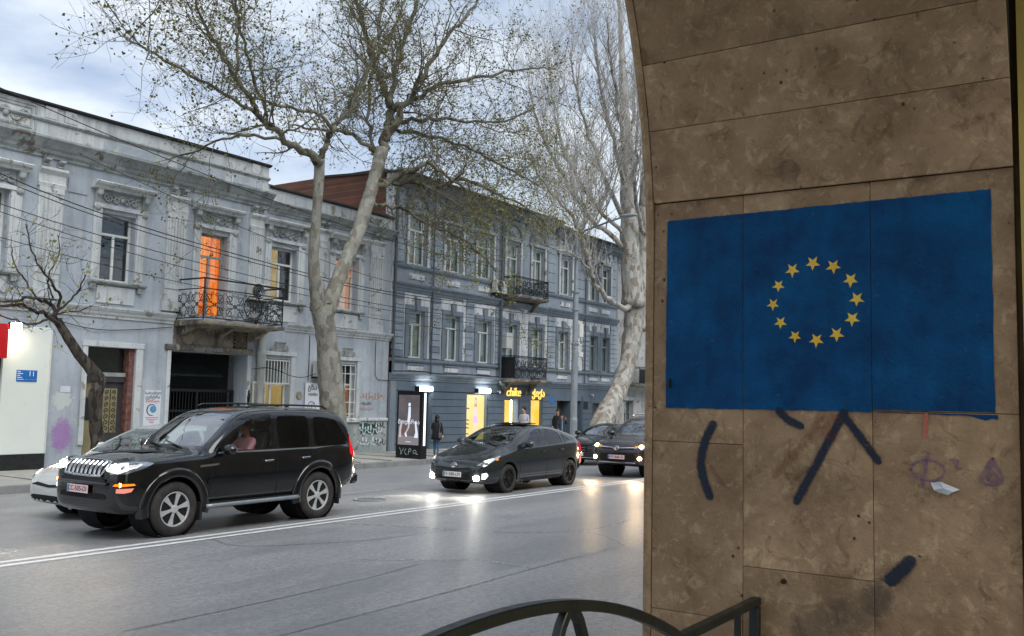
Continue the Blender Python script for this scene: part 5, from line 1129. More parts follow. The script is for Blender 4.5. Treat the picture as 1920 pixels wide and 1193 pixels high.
TREE3 = [[(14.35,22.1,-0.02,0.23),(14.22,22.1,0.59,0.209),(14.12,22.1,1.26,0.202),(14.05,22.1,1.87,0.216),(14.14,22.1,2.27,0.217),(13.86,22.1,2.6,0.181),(13.5,22.1,2.99,0.153),(13.15,22.1,3.43,0.145),(12.94,22.1,3.74,0.131)],[(12.94,22.1,3.71,0.098),(12.56,22.0,3.84,0.077),(12.17,21.9,3.95,0.063),(11.79,21.8,3.99,0.05),(11.31,21.7,3.9,0.043),(10.79,21.6,3.91,0.03)],[(12.94,22.1,3.74,0.091),(12.81,22.22,4.06,0.078),(12.53,22.34,4.23,0.065),(12.2,22.46,4.21,0.058),(11.89,22.58,4.08,0.038),(11.45,22.7,4.14,0.031)],[(12.91,22.1,3.76,0.072),(12.89,21.98,4.19,0.059),(12.64,21.86,4.55,0.052),(12.28,21.74,4.82,0.038),(11.92,21.62,5.28,0.031),(11.67,21.5,5.86,0.019)],[(13.0,22.1,3.59,0.059),(12.77,22.23,3.73,0.046),(12.45,22.35,3.58,0.039),(12.12,22.48,3.68,0.032),(11.79,22.6,3.79,0.025)],[(12.83,21.9,3.99,0.052),(13.0,21.63,4.25,0.039),(13.02,21.37,4.5,0.032),(12.98,21.1,4.81,0.019)],[(12.28,21.9,4.19,0.045),(12.15,22.17,4.57,0.038),(12.01,22.43,4.96,0.032),(11.99,22.7,5.49,0.019)],[(12.68,21.9,4.23,0.039),(12.63,22.1,4.76,0.032),(12.98,22.3,5.34,0.026),(13.03,22.5,5.9,0.013)],[(12.76,22.1,3.83,0.039),(13.17,22.0,3.95,0.033),(13.52,21.9,4.05,0.027),(13.67,21.8,4.17,0.013)]]
# ------------------------------------------------------------------ trees
def catmull(L, sub=4):
    pts = [V(p[:3]) for p in L]; rs = [p[3] for p in L]; P_, R_ = [], []
    for i in range(len(pts)-1):
        p0 = pts[max(i-1,0)]; p1 = pts[i]; p2 = pts[i+1]; p3 = pts[min(i+2,len(pts)-1)]
        for k in range(sub):
            t = k/sub
            P_.append(0.5*((2*p1)+(p2-p0)*t+(2*p0-5*p1+4*p2-p3)*t*t+(3*p1-p0-3*p2+p3)*t**3)); R_.append(rs[i]+(rs[i+1]-rs[i])*t)
    P_.append(pts[-1]); R_.append(rs[-1]); return P_, R_
def rnd_dir(): 
    while True:
        v = V((random.uniform(-1,1), random.uniform(-1,1), random.uniform(-1,1)))
        if 0.05 < v.length < 1: return v.normalized()
def make_tree(name, label, data, barkm, twigm, leafm, seed, n_trunk, up, l2, l3, dens2, dens3, leaves, leafsize, lf_clump=None, noisy=0.0, min_z=3.0, jit=0.35, dens1=0.0, l1=(1.5,3.5), rs=(0.74,0.74), limbm=None, bright=None, boost=()):
    random.seed(seed); base = data[0][0]
    t = thing(name, label, 'tree', (base[0], base[1], GZ))
    mt = MB(); mg = MB(); m_br = MB(); mb = MB(); ml = MB(); ends = []
    curves = []
    for i, Ld in enumerate(data):
        Ld = [(p[0], p[1], p[2], p[3]*rs[0 if i < n_trunk else 1]) for p in Ld]
        P_, R_ = catmull(Ld, 5 if i < n_trunk else 4)
        if i >= n_trunk:
            P_ = [p + rnd_dir()*min(0.10, R_[k]*1.3) if 0 < k < len(P_)-1 else p for k, p in enumerate(P_)]
        else:
            P_ = [p + rnd_dir()*R_[k]*0.08 for k, p in enumerate(P_)]
        if i < n_trunk:                     # knobbly trunk skin
            sd = 16; m2 = mt; o = len(m2.v)
            m2.tube(P_, R_, sd)
            if noisy:
                for k in range(o, len(m2.v)):
                    q = V(m2.v[k]); c = P_[min((k-o)//sd, len(P_)-1)]; d = q-c
                    a = math.atan2(d.y, d.x); s_ = 1+noisy*(math.sin(q.z*3.1+a*2+i)+0.7*math.sin(q.z*7.3-a*3)+0.5*math.sin(a*5+q.z*1.7))
                    m2.v[k] = tuple(c+d*s_)
        else: mg.tube(P_, R_, 7)
        curves.append((P_, R_, i))
    bc = sum((c[0][-1] for c in curves[n_trunk:]), V())/max(1, len(curves)-n_trunk)
    def grow(p, d, ln, r, lvl):
        n = {1:6, 2:4, 3:3}[lvl]; q = [p]; dd = d.copy(); rr = [r]
        for k in range(n):
            dd = (dd + rnd_dir()*jit + V((0,0,up*0.5))).normalized(); q.append(q[-1]+dd*ln/n); rr.append(max(r*(1-(k+1)/n*0.8), 0.0035))
        mb.tube(q, rr, {1:5, 2:4, 3:3}[lvl], cap=False)
        if lvl == 1:
            for _ in range(int(dens2*ln*0.9)+1):
                f = random.uniform(0.15, 1.0)*n; a = q[int(min(f, n-0.01))]; b = q[min(int(f)+1, n)]
                s_ = a.lerp(b, f-int(f)); nd = (dd*0.6 + rnd_dir()*0.9 + V((0,0,up))).normalized(); grow(s_, nd, random.uniform(*l2)*0.75, max(r*0.4, 0.007), 2)
        if lvl == 2:
            for _ in range(int(dens3*ln)+1):
                f = random.uniform(0.2, 1.0)*n; a = q[int(min(f, n-0.01))]; b = q[min(int(f)+1, n)]
                s_ = a.lerp(b, f-int(f)); nd = (dd*0.6 + rnd_dir()*0.9 + V((0,0,up))).normalized(); grow(s_, nd, random.uniform(*l3), r*0.45, 3)
        if lvl == 3 or lvl == 2:
            for k in range(1, len(q)): ends.append((q[k], lvl))
    for P_, R_, i in curves:
        if i < n_trunk: continue
        ln = sum((b-a).length for a, b in zip(P_, P_[1:]))
        bo = 1.7 if i in boost else 1.0
        for _ in range(int(ln*dens1*bo)):
            f = random.uniform(0.2, 0.95)*(len(P_)-1); k = int(f); p = P_[k].lerp(P_[k+1], f-k); d = (P_[k+1]-P_[k]).normalized()
            if p.z < min_z: continue
            grow(p, (d*0.7 + rnd_dir()*0.8 + V((0,0,up))).normalized(), random.uniform(*l1), max(R_[k]*0.4, 0.014), 1)
        for _ in range(int(ln*dens2*bo)):
            f = random.uniform(0.12, 1.0)**0.8*(len(P_)-1); k = int(min(f, len(P_)-1.01)); p = P_[k].lerp(P_[k+1], f-k); d = (P_[k+1]-P_[k]).normalized()
            if p.z < min_z: continue
            nd = (d*0.55 + rnd_dir()*0.9 + V((0,0,up))).normalized()
            grow(p, nd, random.uniform(*l2)*(1.0-0.35*k/len(P_)), max(R_[k]*0.32, 0.008), 2)
    for p, lv in ends:
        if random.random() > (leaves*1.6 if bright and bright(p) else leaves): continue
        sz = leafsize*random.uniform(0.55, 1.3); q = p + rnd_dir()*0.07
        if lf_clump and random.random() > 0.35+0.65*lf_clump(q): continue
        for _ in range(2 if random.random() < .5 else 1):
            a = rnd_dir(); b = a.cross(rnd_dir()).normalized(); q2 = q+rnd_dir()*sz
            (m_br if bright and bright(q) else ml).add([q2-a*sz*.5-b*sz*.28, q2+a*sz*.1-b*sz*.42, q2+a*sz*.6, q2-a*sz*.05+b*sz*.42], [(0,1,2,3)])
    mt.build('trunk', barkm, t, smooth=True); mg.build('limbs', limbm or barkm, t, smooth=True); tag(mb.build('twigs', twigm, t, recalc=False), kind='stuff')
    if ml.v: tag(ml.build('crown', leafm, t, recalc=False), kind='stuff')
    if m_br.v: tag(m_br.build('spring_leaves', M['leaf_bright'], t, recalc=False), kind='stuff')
    return t
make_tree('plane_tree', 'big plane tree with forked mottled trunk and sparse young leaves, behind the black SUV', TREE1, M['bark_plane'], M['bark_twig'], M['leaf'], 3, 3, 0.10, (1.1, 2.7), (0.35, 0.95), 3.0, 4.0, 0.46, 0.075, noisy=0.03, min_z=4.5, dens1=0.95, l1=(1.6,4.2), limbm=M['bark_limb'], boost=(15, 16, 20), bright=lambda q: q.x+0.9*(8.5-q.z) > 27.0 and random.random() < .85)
make_tree('plane_tree', 'pale leaning plane tree with upswept bare branches beside the stone pier', TREE2, M['bark_pale'], M['bark_twig_pale'], M['leaf'], 7, 4, 0.42, (1.3, 3.2), (0.5, 1.3), 3.4, 3.2, 0.10, 0.08, noisy=0.06, min_z=4.5, jit=0.2, dens1=0.8, l1=(2.0,5.0), rs=(0.95,0.74), limbm=M['bark_limb_pale'])
make_tree('street_tree', 'small dark crooked street tree in front of the white shop front', TREE3, M['bark_dark'], M['bark_dark'], M['leaf_bright'], 12, 1, 0.15, (0.4, 1.2), (0.15, 0.5), 5.0, 4.5, 0.10, 0.09, noisy=0.05, min_z=2.6, rs=(0.78,0.62))
# a leafy spring bough hanging low in front of the slate house, part of the big tree's neighbour
# ------------------------------------------------------------------ lamp post
lx, ly = 37.35, 21.6
lp = thing('street_lamp', 'tall grey street lamp post with a single arm, in front of the slate house', 'street lamp', (lx, ly, GZ))
MB().lathe([(0.17,GZ),(0.17,1.2),(0.15,1.25),(0.15,4.6),(0.125,4.65),(0.125,7.0),(0.085,7.05),(0.07,9.75),(0.001,9.8)], 14, 2, (lx,ly,0)).build('pole', M['pole'], lp, smooth=False)
for z in (4.62, 6.2, 7.02): MB().lathe([(0.13,z-.05),(0.19,z-.04),(0.19,z+.04),(0.12,z+.05)], 14, 2, (lx,ly,0)).build('collar', M['pole'], lp)
MB().tube([(lx,ly,9.6),(lx+0.1,ly-0.4,9.85),(lx+0.3,ly-1.3,10.15),(lx+0.5,ly-2.0,10.38)], 0.045, 8).build('arm', M['pipe_grey'], lp, smooth=True)
MB().ell((lx+0.58,ly-2.35,10.46),(0.16,0.48,0.085),12,6).build('lamp_head', M['pole'], lp, smooth=True)
for dx, z, w_, h_, lb in ((0.30, 4.95, 0.34, 0.62, 'tall grey equipment box strapped to the street lamp post'), (0.28, 4.05, 0.36, 0.22, 'small grey box low on the street lamp post')):
    b = tag(MB().box(lx+dx-.12, lx+dx-.12+w_, ly-.15, ly+.12, z, z+h_).build('equipment_box', M['acwhite'], bevel=0.015), lb, 'equipment box', 'boxes on the lamp post')
# ------------------------------------------------------------------ overhead cables (grid coords of the far facade, a metre or so out)
def cable(name, label, pts, r=0.013, d=1.0):
    q = smooth_pts([T((x, d if len(p) < 3 else p[2], z)) for p in pts for x, z in [p[:2]]], 3)
    return tag(MB().tube(q, r, 5).build(name, M['cable'], smooth=True), label, 'cable', 'overhead cables')
CB = [([(9.5,7.0),(13.0,6.25),(19.0,5.72),(24.0,5.45),(31.3,5.72)], 'sagging cable across the pale house just under the carved hoods', 0.016),
      ([(9.5,6.86),(13.2,6.12),(19.0,5.62),(24.6,5.35),(37,5.65)], 'second sagging cable close under the highest one', 0.014),
      ([(9.5,6.28),(12.5,5.8),(18.0,5.3),(24.6,4.95),(37,5.2)], 'cable crossing the upper windows at mid height', 0.012),
      ([(9.5,6.1),(14.0,5.4),(20.0,4.95),(30,4.8),(37.3,5.0)], 'lower cable passing in front of the iron balcony rail', 0.011),
      ([(9.5,5.5),(14,4.95),(21,4.6),(30,4.45),(37.3,4.7)], 'lowest sagging cable above the string course', 0.010),
      ([(9.0,8.9),(12.4,8.35),(15.5,7.95),(19.0,7.55),(24,7.2),(30,7.1)], 'cable slanting across the parapet and main cornice', 0.014),
      ([(12.5,7.6),(17,6.7),(21.5,6.0),(24.5,5.8),(29,5.9)], 'cable from the first pilaster down towards the big tree', 0.010)]
for p, lb, r in CB: cable('overhead_cable', lb, p, r)
cable('wall_cable', 'black cable looped along the wall above the street door', [(12.4,3.75,.06),(13.6,3.52,.06),(14.8,3.62,.06),(15.9,3.78,.06)], 0.012)
cable('wall_cable', 'cable drooping over the barred window by the downpipe', [(18.5,2.75,.3),(19.2,2.85,.3),(20.3,2.5,.3),(21.2,2.75,.3)], 0.014)
cable('wall_cable', 'thin conduit bent on the pale wall near the slate house', [(24.0,3.9,.04),(24.0,3.2,.04),(24.02,2.62,.04),(24.45,2.6,.04),(24.7,2.6,.04)], 0.012)
cable('wall_cable', 'bundle of cables lying on the slate shop cornice', [(24.8,2.93,.2),(26.4,2.98,.2),(27.2,2.90,.2),(28.6,2.96,.2),(31.2,2.92,.2)], 0.025)
cable('wall_cable', 'thin vertical cable on the pale wall left of the notice', [(20.95,3.9,.03),(20.96,3.0,.03),(20.95,2.5,.03)], 0.014)
# ------------------------------------------------------------------ vehicles
M['paint_black'] = carpaint('black_car_paint', (0.002,0.0022,0.003)); M['paint_graphite'] = carpaint('graphite_car_paint', (0.020,0.025,0.027), 0.15, 0.16); M['paint_silver'] = carpaint('silver_car_paint', S(192,196,192), 0.15, 0.3); M['paint_plum'] = carpaint('dark_plum_car_paint', (0.028,0.020,0.024), 0.2); M['paint_night'] = carpaint('night_black_paint', (0.008,0.009,0.01))
M['cladding'] = P('black_plastic_cladding', S(30,31,33), 0.55, 0, 0.3, 5, 0.1, 90, obj_=True); M['rubber'] = P('tyre_rubber', S(34,33,32), 0.8, 0, 0.3, 6, 0.3, 70, obj_=True, col2=S(58,54,50))
M['alloy'] = P('silver_alloy', S(200,202,202), 0.32, 0.35, 0.2, 6, 0.02, obj_=True); M['alloy_dark'] = P('black_alloy', S(34,36,38), 0.35, 0.5, 0.3, 6, 0.02, obj_=True); M['chrome'] = P('chrome', S(210,212,214), 0.12, 1.0, 0.1, 4, 0, obj_=True)
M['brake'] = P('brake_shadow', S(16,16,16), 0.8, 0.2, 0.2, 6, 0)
M['carglass'] = glass('car_window_glass', (0.66,0.70,0.69), 0.05, 0.01, 0.06, True); M['screen'] = glass('windscreen_glass', (0.55,0.62,0.60), 0.22, 0.01, 0.08, True); M['darkglass'] = glass('privacy_glass', (0.10,0.11,0.11), 0.04, 0.01, 0.06, True)
M['seat'] = P('dark_seat_fabric', S(44,44,46), 0.9, 0, 0.2, 4, 0.2, 60, obj_=True); M['lampclear'] = glass('headlamp_lens', (0.75,0.78,0.8), 0.12, 0.03, 0.0); M['lampbowl'] = P('headlamp_bowl', S(196,200,204), 0.2, 0.8, 0.3, 9, 0, obj_=True)
M['hl_warm'] = emis('headlight_warm', (1.0,0.84,0.74), 2.2); M['hl_white'] = emis('headlight_white', (1.0,0.97,0.86), 70.0); M['hl_amber'] = emis('foglight_amber', (1.0,0.62,0.22), 40.0); M['hl_dim'] = emis('sidelight', (1.0,0.96,0.85), 1.2); M['ind'] = emis('indicator_orange', (1.0,0.28,0.02), 0.75); M['tail'] = emis('tail_red', (0.8,0.02,0.03), 0.55); M['tail_pink'] = emis('pink_glow', (1.0,0.35,0.28), 0.5)
M['hl_core'] = emis('headlight_core', (1.0,0.86,0.60), 260.0); M['ind_core'] = emis('indicator_core', (1.0,0.36,0.06), 40.0)
M['plate_white'] = P('number_plate', S(226,222,222), 0.5, 0, 0.05, 4, 0, obj_=True); M['plate_pink'] = P('number_plate_pink_sheen', S(232,196,198), 0.5, 0, 0.05, 4, 0, obj_=True)  # second plate copy has a pinkish reflection put into its base colour
def interp(tab, x):
    if x <= tab[0][0]: return tab[0][1]
    for (a, va), (b, vb) in zip(tab, tab[1:]):
        if x <= b: return va+(vb-va)*(x-a)/(b-a)
    return tab[-1][1]
def body_mesh(sp):
    xs = sorted(set(sp['xs'])); m = MB(); n = 0; rows = []
    for x in xs:
        zb = interp(sp['zb'], x); w_ = interp(sp['w'], x); zs = interp(sp['belt'], x); zt = interp(sp['top'], x); zm = zb+(min(zs, zt)-zb)*0.5
        if zt > zs+0.10:                       # cabin section
            k = min(1.0, (zt-zs)/(sp['H']-zs)); wt = w_-sp['tumble']*k; zc = zt-0.055*k-0.01
            up = [(w_-.012, zs), (w_-.045, zs+.035), (w_-.045+(wt-w_+.045)*.5, zs+(zc-zs)*.52), (wt, zc-.03), (wt-.07, zc+.03), (wt*.62, zt-.004), (wt*.3, zt), (0, zt)]
        else:                                   # bonnet / boot section
            e = max(min(zs, zt-.02), zb+.25)
            up = [(w_-.012, e-.03), (w_-.05, e+.005), (w_-.13, e+(zt-e)*.45), (w_*.72, zt-.02), (w_*.55, zt-.004), (w_*.4, zt), (w_*.2, zt+.002), (0, zt+.002)]
        lo = [(0, zb), (w_*.6, zb), (w_-.07, zb+.01), (w_-.03, zb+.09), (w_-.004, zm-.12), (w_, zm)]
        rows.append([(x, y, z) for y, z in lo+up])
    n = len(rows[0])
    full = [r + [(p[0], -p[1], p[2]) for p in r[1:-1]][::-1] for r in rows]; N = len(full[0])
    for r in full: m.add(r, [])
    m.f = [(i*N+k, i*N+(k+1) % N, (i+1)*N+(k+1) % N, (i+1)*N+k) for i in range(len(rows)-1) for k in range(N)] + [tuple(range(N))[::-1], tuple(range((len(rows)-1)*N, len(rows)*N))]
    m.mi = [0]*len(m.f); return m
def tmp_eval(me, mods):
    o = bpy.data.objects.new('tmp', me); COL.objects.link(o); extra = []
    for k, v in mods:
        if k == 'SUB': md = o.modifiers.new('s', 'SUBSURF'); md.levels = v; md.render_levels = v
        else:
            c = bpy.data.objects.new('cut', v); COL.objects.link(c); extra.append(c); md = o.modifiers.new('b', 'BOOLEAN'); md.operation = 'DIFFERENCE'; md.solver = 'MANIFOLD'; md.object = c
    r = eval_mesh(o, 'body')
    for e in extra+[o]: bpy.data.objects.remove(e)
    return r
def fillpoly(pts3, step):
    bm = bmesh.new(); f = bm.faces.new([bm.verts.new(p) for p in pts3]); bmesh.ops.triangulate(bm, faces=[f])
    for _ in range(6):
        ed = [e for e in bm.edges if e.calc_length() > step]
        if not ed: break
        bmesh.ops.subdivide_edges(bm, edges=ed, cuts=1); bmesh.ops.triangulate(bm, faces=bm.faces)
    r = ([v.co.copy() for v in bm.verts], [[v.index for v in f.verts] for f in bm.faces]) if not bm.verts.index_update() else None
    bm.free(); return r
def rounded(poly, r=0.22, it=2):
    pts = [V(p) for p in poly]
    for _ in range(it):
        q = []
        for i in range(len(pts)):
            a, b = pts[i], pts[(i+1) % len(pts)]; q += [a.lerp(b, r), a.lerp(b, 1-r)]
        pts = q; r = 0.25
    return pts
class Drape:
    def __init__(s, me): s.b = BVHTree.FromPolygons([v.co for v in me.vertices], [tuple(p.vertices) for p in me.polygons])
    def side(s, poly, sd, off, step=0.10, rnd=0.12):
        p2 = rounded(poly, rnd) if rnd else [V(p) for p in poly]; v, f = fillpoly([(p[0], 0, p[1]) for p in p2], step); out = []
        for c in v:
            h = s.b.ray_cast(V((c.x, sd*3, c.z)), V((0, -sd, 0)))
            if h[0] is None or h[0].y*sd < 0.1: h = s.b.find_nearest(V((c.x, sd*0.9, c.z)))
            out.append(h[0] + V((0, sd*off, 0)))
        return out, f
    def top(s, poly, off, step=0.12, rnd=0.06):
        p2 = rounded(poly, rnd); v, f = fillpoly([(p[0], p[1], 0) for p in p2], step); out = []
        for c in v:
            h = s.b.ray_cast(V((c.x, c.y, 4)), V((0, 0, -1))); out.append((h[0] if h[0] else V((c.x, c.y, 1))) + (h[1] if h[1] else V((0,0,1)))*off)
        return out, f
    def front(s, poly, off, step=0.08, rnd=0.12, rear=False):
        p2 = rounded(poly, rnd) if rnd else [V(p) for p in poly]; v, f = fillpoly([(0, p[0], p[1]) for p in p2], step); out = []
        for c in v:
            h = s.b.ray_cast(V((8 if rear else -3, c.y, c.z)), V((-1 if rear else 1, 0, 0)))
            if h[0] is None: h = s.b.find_nearest(V((5 if rear else 0, c.y, c.z)))
            out.append(h[0] + V((off if rear else -off, 0, 0)))
        return out, f
    def near(s, pts3, off, step=0.08):
        v, f = fillpoly(pts3, step); out = []
        for c in v:
            h = s.b.find_nearest(c); out.append(h[0] + h[1]*off)
        return out, f
    def line(s, pts, sd, off):
        out = []
        for x, z in pts:
            h = s.b.ray_cast(V((x, sd*3, z)), V((0, -sd, 0)))
            if h[0] is None: h = s.b.find_nearest(V((x, sd*0.9, z)))
            out.append(h[0] + V((0, sd*off, 0)))
        return out
def dmesh(vf, name, mat_, par, smooth=True):
    me = bpy.data.meshes.new(name); me.from_pydata([tuple(p) for p in vf[0]], [], vf[1]); me.materials.append(mat_)
    bm = bmesh.new(); bm.from_mesh(me); bmesh.ops.recalc_face_normals(bm, faces=bm.faces); bm.to_mesh(me); bm.free()
    if smooth: me.polygons.foreach_set('use_smooth', [True]*len(me.polygons))
    return obj(name, me, par, True)
def wheel(par, x, sd, yo, r, wd, rimm, spokes, rr, flip=False):
    y0 = sd*yo; s_ = sd
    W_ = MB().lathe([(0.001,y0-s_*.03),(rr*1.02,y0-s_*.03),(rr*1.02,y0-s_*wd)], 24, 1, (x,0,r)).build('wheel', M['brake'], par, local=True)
    k = r-rr
    MB().lathe([(rr,y0-s_*wd),(rr+k*.4,y0-s_*wd),(r*.985,y0-s_*wd*.93),(r,y0-s_*wd*.8),(r,y0-s_*wd*.2),(r*.985,y0-s_*wd*.07),(rr+k*.6,y0+s_*.006),(rr+k*.2,y0+s_*.004),(rr,y0-s_*.012),(rr,y0-s_*.05)], 36, 1, (x,0,r)).build('tyre', M['rubber'], W_, True, local=True)
    m = MB().lathe([(rr*1.0,y0-s_*.05),(rr*1.005,y0-s_*.006),(rr*.95,y0-s_*.004),(rr*.92,y0-s_*.02),(rr*.9,y0-s_*.07)], 32, 1, (x,0,r))
    m.lathe([(rr*.24,y0-s_*.05),(rr*.24,y0-s_*.012),(rr*.16,y0-s_*.004),(0.001,y0-s_*.004)], 16, 1, (x,0,r))
    for i in range(spokes):
        a = 2*math.pi*(i+.25)/spokes; da = 0.30 if spokes <= 6 else 0.2
        q = []
        for ra, dd, yy in ((rr*.2, da*1.25, -.016), (rr*.55, da*.62, -.02), (rr*.94, da*.62, -.012)):
            for sg in (-1, 1): q.append((x+ra*math.cos(a+sg*dd), y0+s_*yy, r+ra*math.sin(a+sg*dd)))
        b = [(p[0], p[1]-s_*.035, p[2]) for p in q]
        m.add(q+b, [(0,1,3,2),(2,3,5,4),(0,2,8,6),(2,4,10,8),(1,7,9,3),(3,9,11,5)])
    m.build('rim', rimm, W_, False, local=True)
    return W_
def plate(par, x, y, z, txt, mat_, w_=0.50):
    p = MB().box(x-.008, x, y-w_/2, y+w_/2, z-.055, z+.055).build('number_plate', mat_, par, local=True)
    me = text_mesh(txt, 0.10, 0.001, M['ink']); me.transform(Matrix.Translation((x-.0105, y, z)) @ Matrix(((0,0,-1,0),(-1,0,0,0),(0,1,0,0),(0,0,0,1))))
    obj('lettering', me, p, True); MB().box(x-.0095, x-.0085, y+w_/2-.05, y+w_/2-.005, z-.05, z+.05).build('plate_band', M['blueink'], p, local=True)
    return p
def emblem(par, x, y, z, r, mat_, tilt=0.3):
    m = MB(); E_ = lambda a, b, oz=0: [(x-tilt*0.0+ (z+oz+b*math.sin(t*.3927)-z)*tilt, y+a*math.cos(t*.3927), z+oz+b*math.sin(t*.3927)) for t in range(17)]
    m.tube(E_(r*1.35, r), r*.13, 5); m.tube(E_(r*.45, r*.95), r*.11, 5); m.tube(E_(r*1.0, r*.36, r*.5), r*.11, 5)
    return m.build('badge', mat_, par, True, local=True)
def make_car(name, label, sp, loc, rz, paint):
    t = thing(name, label, 'car', loc, rz)
    raw = body_mesh(sp); me0 = raw.mesh('raw', paint); me0.polygons.foreach_set('use_smooth', [True]*len(me0.polygons))
    full = tmp_eval(me0, [('SUB', 2)]); D = Drape(full)
    W0 = max(v for _, v in sp['w']); cb = sp['cabin']; wt = W0-sp['tumble']-.07
    cav = MB(); nb = len(cb); bz = sp['beltz']
    ysf = lambda z: (W0-.11) + (wt-(W0-.11))*max(0, min(1, (z-bz)/(sp['H']-bz)))
    cav.add([(p[0], -ysf(p[1]), p[1]) for p in cb] + [(p[0], ysf(p[1]), p[1]) for p in cb], [tuple(range(nb)), tuple(range(nb, 2*nb))[::-1]] + [(i, nb+i, nb+(i+1) % nb, (i+1) % nb) for i in range(nb)])
    cuts = [cav.mesh('c', paint)]
    for p in sp['win']:
        q = [tuple(v) for v in rounded(p, 0.10)]
        for sd in (-1, 1): cuts.append(MB().prism(q, 1, sd*(0.35), sd*1.4).mesh('c', paint))
    ws = sp['screen']; q = [tuple(v) for v in rounded(ws, 0.05)]; cuts.append(MB().prism(q, 2, sp['cowl']+.02, 2.6).mesh('c', paint))
    for xw in sp['wheels']:
        for sd in (-1, 1): cuts.append(MB().prism([(xw+sp['archr']*math.cos(6.2832*k/32), sp['r']+.02+sp['archr']*math.sin(6.2832*k/32)) for k in range(32)], 1, sd*.42, sd*1.4).mesh('c', paint))
    bm_ = tmp_eval(full, [('BOOL', c) for c in cuts]); bm_.name = 'body'
    bm_.materials.clear(); bm_.materials.append(paint); bm_.polygons.foreach_set('material_index', [0]*len(bm_.polygons))
    bm_.polygons.foreach_set('use_smooth', [True]*len(bm_.polygons)); bm_.set_sharp_from_angle(angle=rad(35))
    obj('body', bm_, t, True)
    for xw in sp['wheels']:
        for sd in (-1, 1):
            wheel(t, xw, sd, sp['yo'], sp['r'], sp['tw'], M[sp['rim']], sp['spokes'], sp['rr'])
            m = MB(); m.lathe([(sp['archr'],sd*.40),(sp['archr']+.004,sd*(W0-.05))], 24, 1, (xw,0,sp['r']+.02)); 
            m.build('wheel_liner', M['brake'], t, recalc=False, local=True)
    for i, p in enumerate(sp['win']):
        for sd in (-1, 1): dmesh(D.side(p, sd, -0.006), 'side_window', M[sp['glass'][i]], t)
    dmesh(D.top(ws, -0.004), 'windscreen', M['screen'], t)
    # shut lines, sill trim
    for ln in sp['seams']:
        for sd in (-1, 1): MB().ribbon(D.line([tuple(v) for v in smooth_pts([V((a, b, 0)) for a, b in ln], 2) for v in [(v[0], v[1])]], sd, 0.002), 0.012, (0, 1, 0)).build('door_seam', M['brake'], t, recalc=False, local=True)
    for sd in (-1, 1):
        for hx, hz in sp['handles']:
            p = D.line([(hx, hz), (hx+.18, hz+.01)], sd, 0.02); MB().bar(p[0], p[1], 0.02, 0.032).build('door_handle', M[sp.get('hm', 'chrome')], t, bevel=0.006, local=True)
        mx_, mz_ = sp['mirror']; b0 = D.line([(mx_, mz_)], sd, 0)[0]
        MB().ell((b0.x-.01, b0.y+sd*.15, b0.z+.08), (0.09, 0.125, 0.085), 12, 8).build('mirror', paint, t, True, local=True); MB().bar(b0, (b0.x, b0.y+sd*.1, b0.z+.03), 0.05, 0.04).build('mirror_arm', M['cladding'], t, local=True)
    # inside
    for sx in sp['seats']:
        for sy in (-.38, .38):
            st = MB().box(sx-.02, sx+.50, sy-.25, sy+.25, sp['floor']+.12, sp['floor']+.30).build('seat', M['seat'], t, bevel=0.04, local=True)
            MB().prism([(sx+.42,sp['floor']+.25),(sx+.58,sp['floor']+.25),(sx+.74,sp['floor']+.82),(sx+.62,sp['floor']+.84)], 1, sy-.24, sy+.24).build('seat_back', M['seat'], st, bevel=0.03, local=True)
            MB().box(sx+.64, sx+.74, sy-.12, sy+.12, sp['floor']+.84, sp['floor']+1.0).build('head_rest', M['seat'], st, bevel=0.03, local=True)
    sx = sp['seats'][0]
    MB().prism([(sx-.75,sp['beltz']-.05),(sx-.42,sp['beltz']+.02),(sx-.38,sp['beltz']-.12),(sx-.75,sp['beltz']-.3)], 1, -.68, .68).build('dashboard', M['seat'], t, bevel=0.02, local=True)
    MB().tube([(sx-.28+.08*math.sin(a*.3927), -.38+.18*math.cos(a*.3927), sp['beltz']-.05+.17*math.sin(a*.3927)) for a in range(17)], 0.014, 6, cap=False).build('steering_wheel', M['dark'], t, local=True)
    return t, D
def quads(D, t, poly, mat_, name, off=0.006, sides=(-1, 1), mode='front', rnd=0.12):
    for sd in sides: dmesh(D.front([(sd*p[0], p[1]) for p in poly], off, rnd=rnd) if mode == 'front' else D.side(poly, sd, off, rnd=rnd), name, mat_, t)

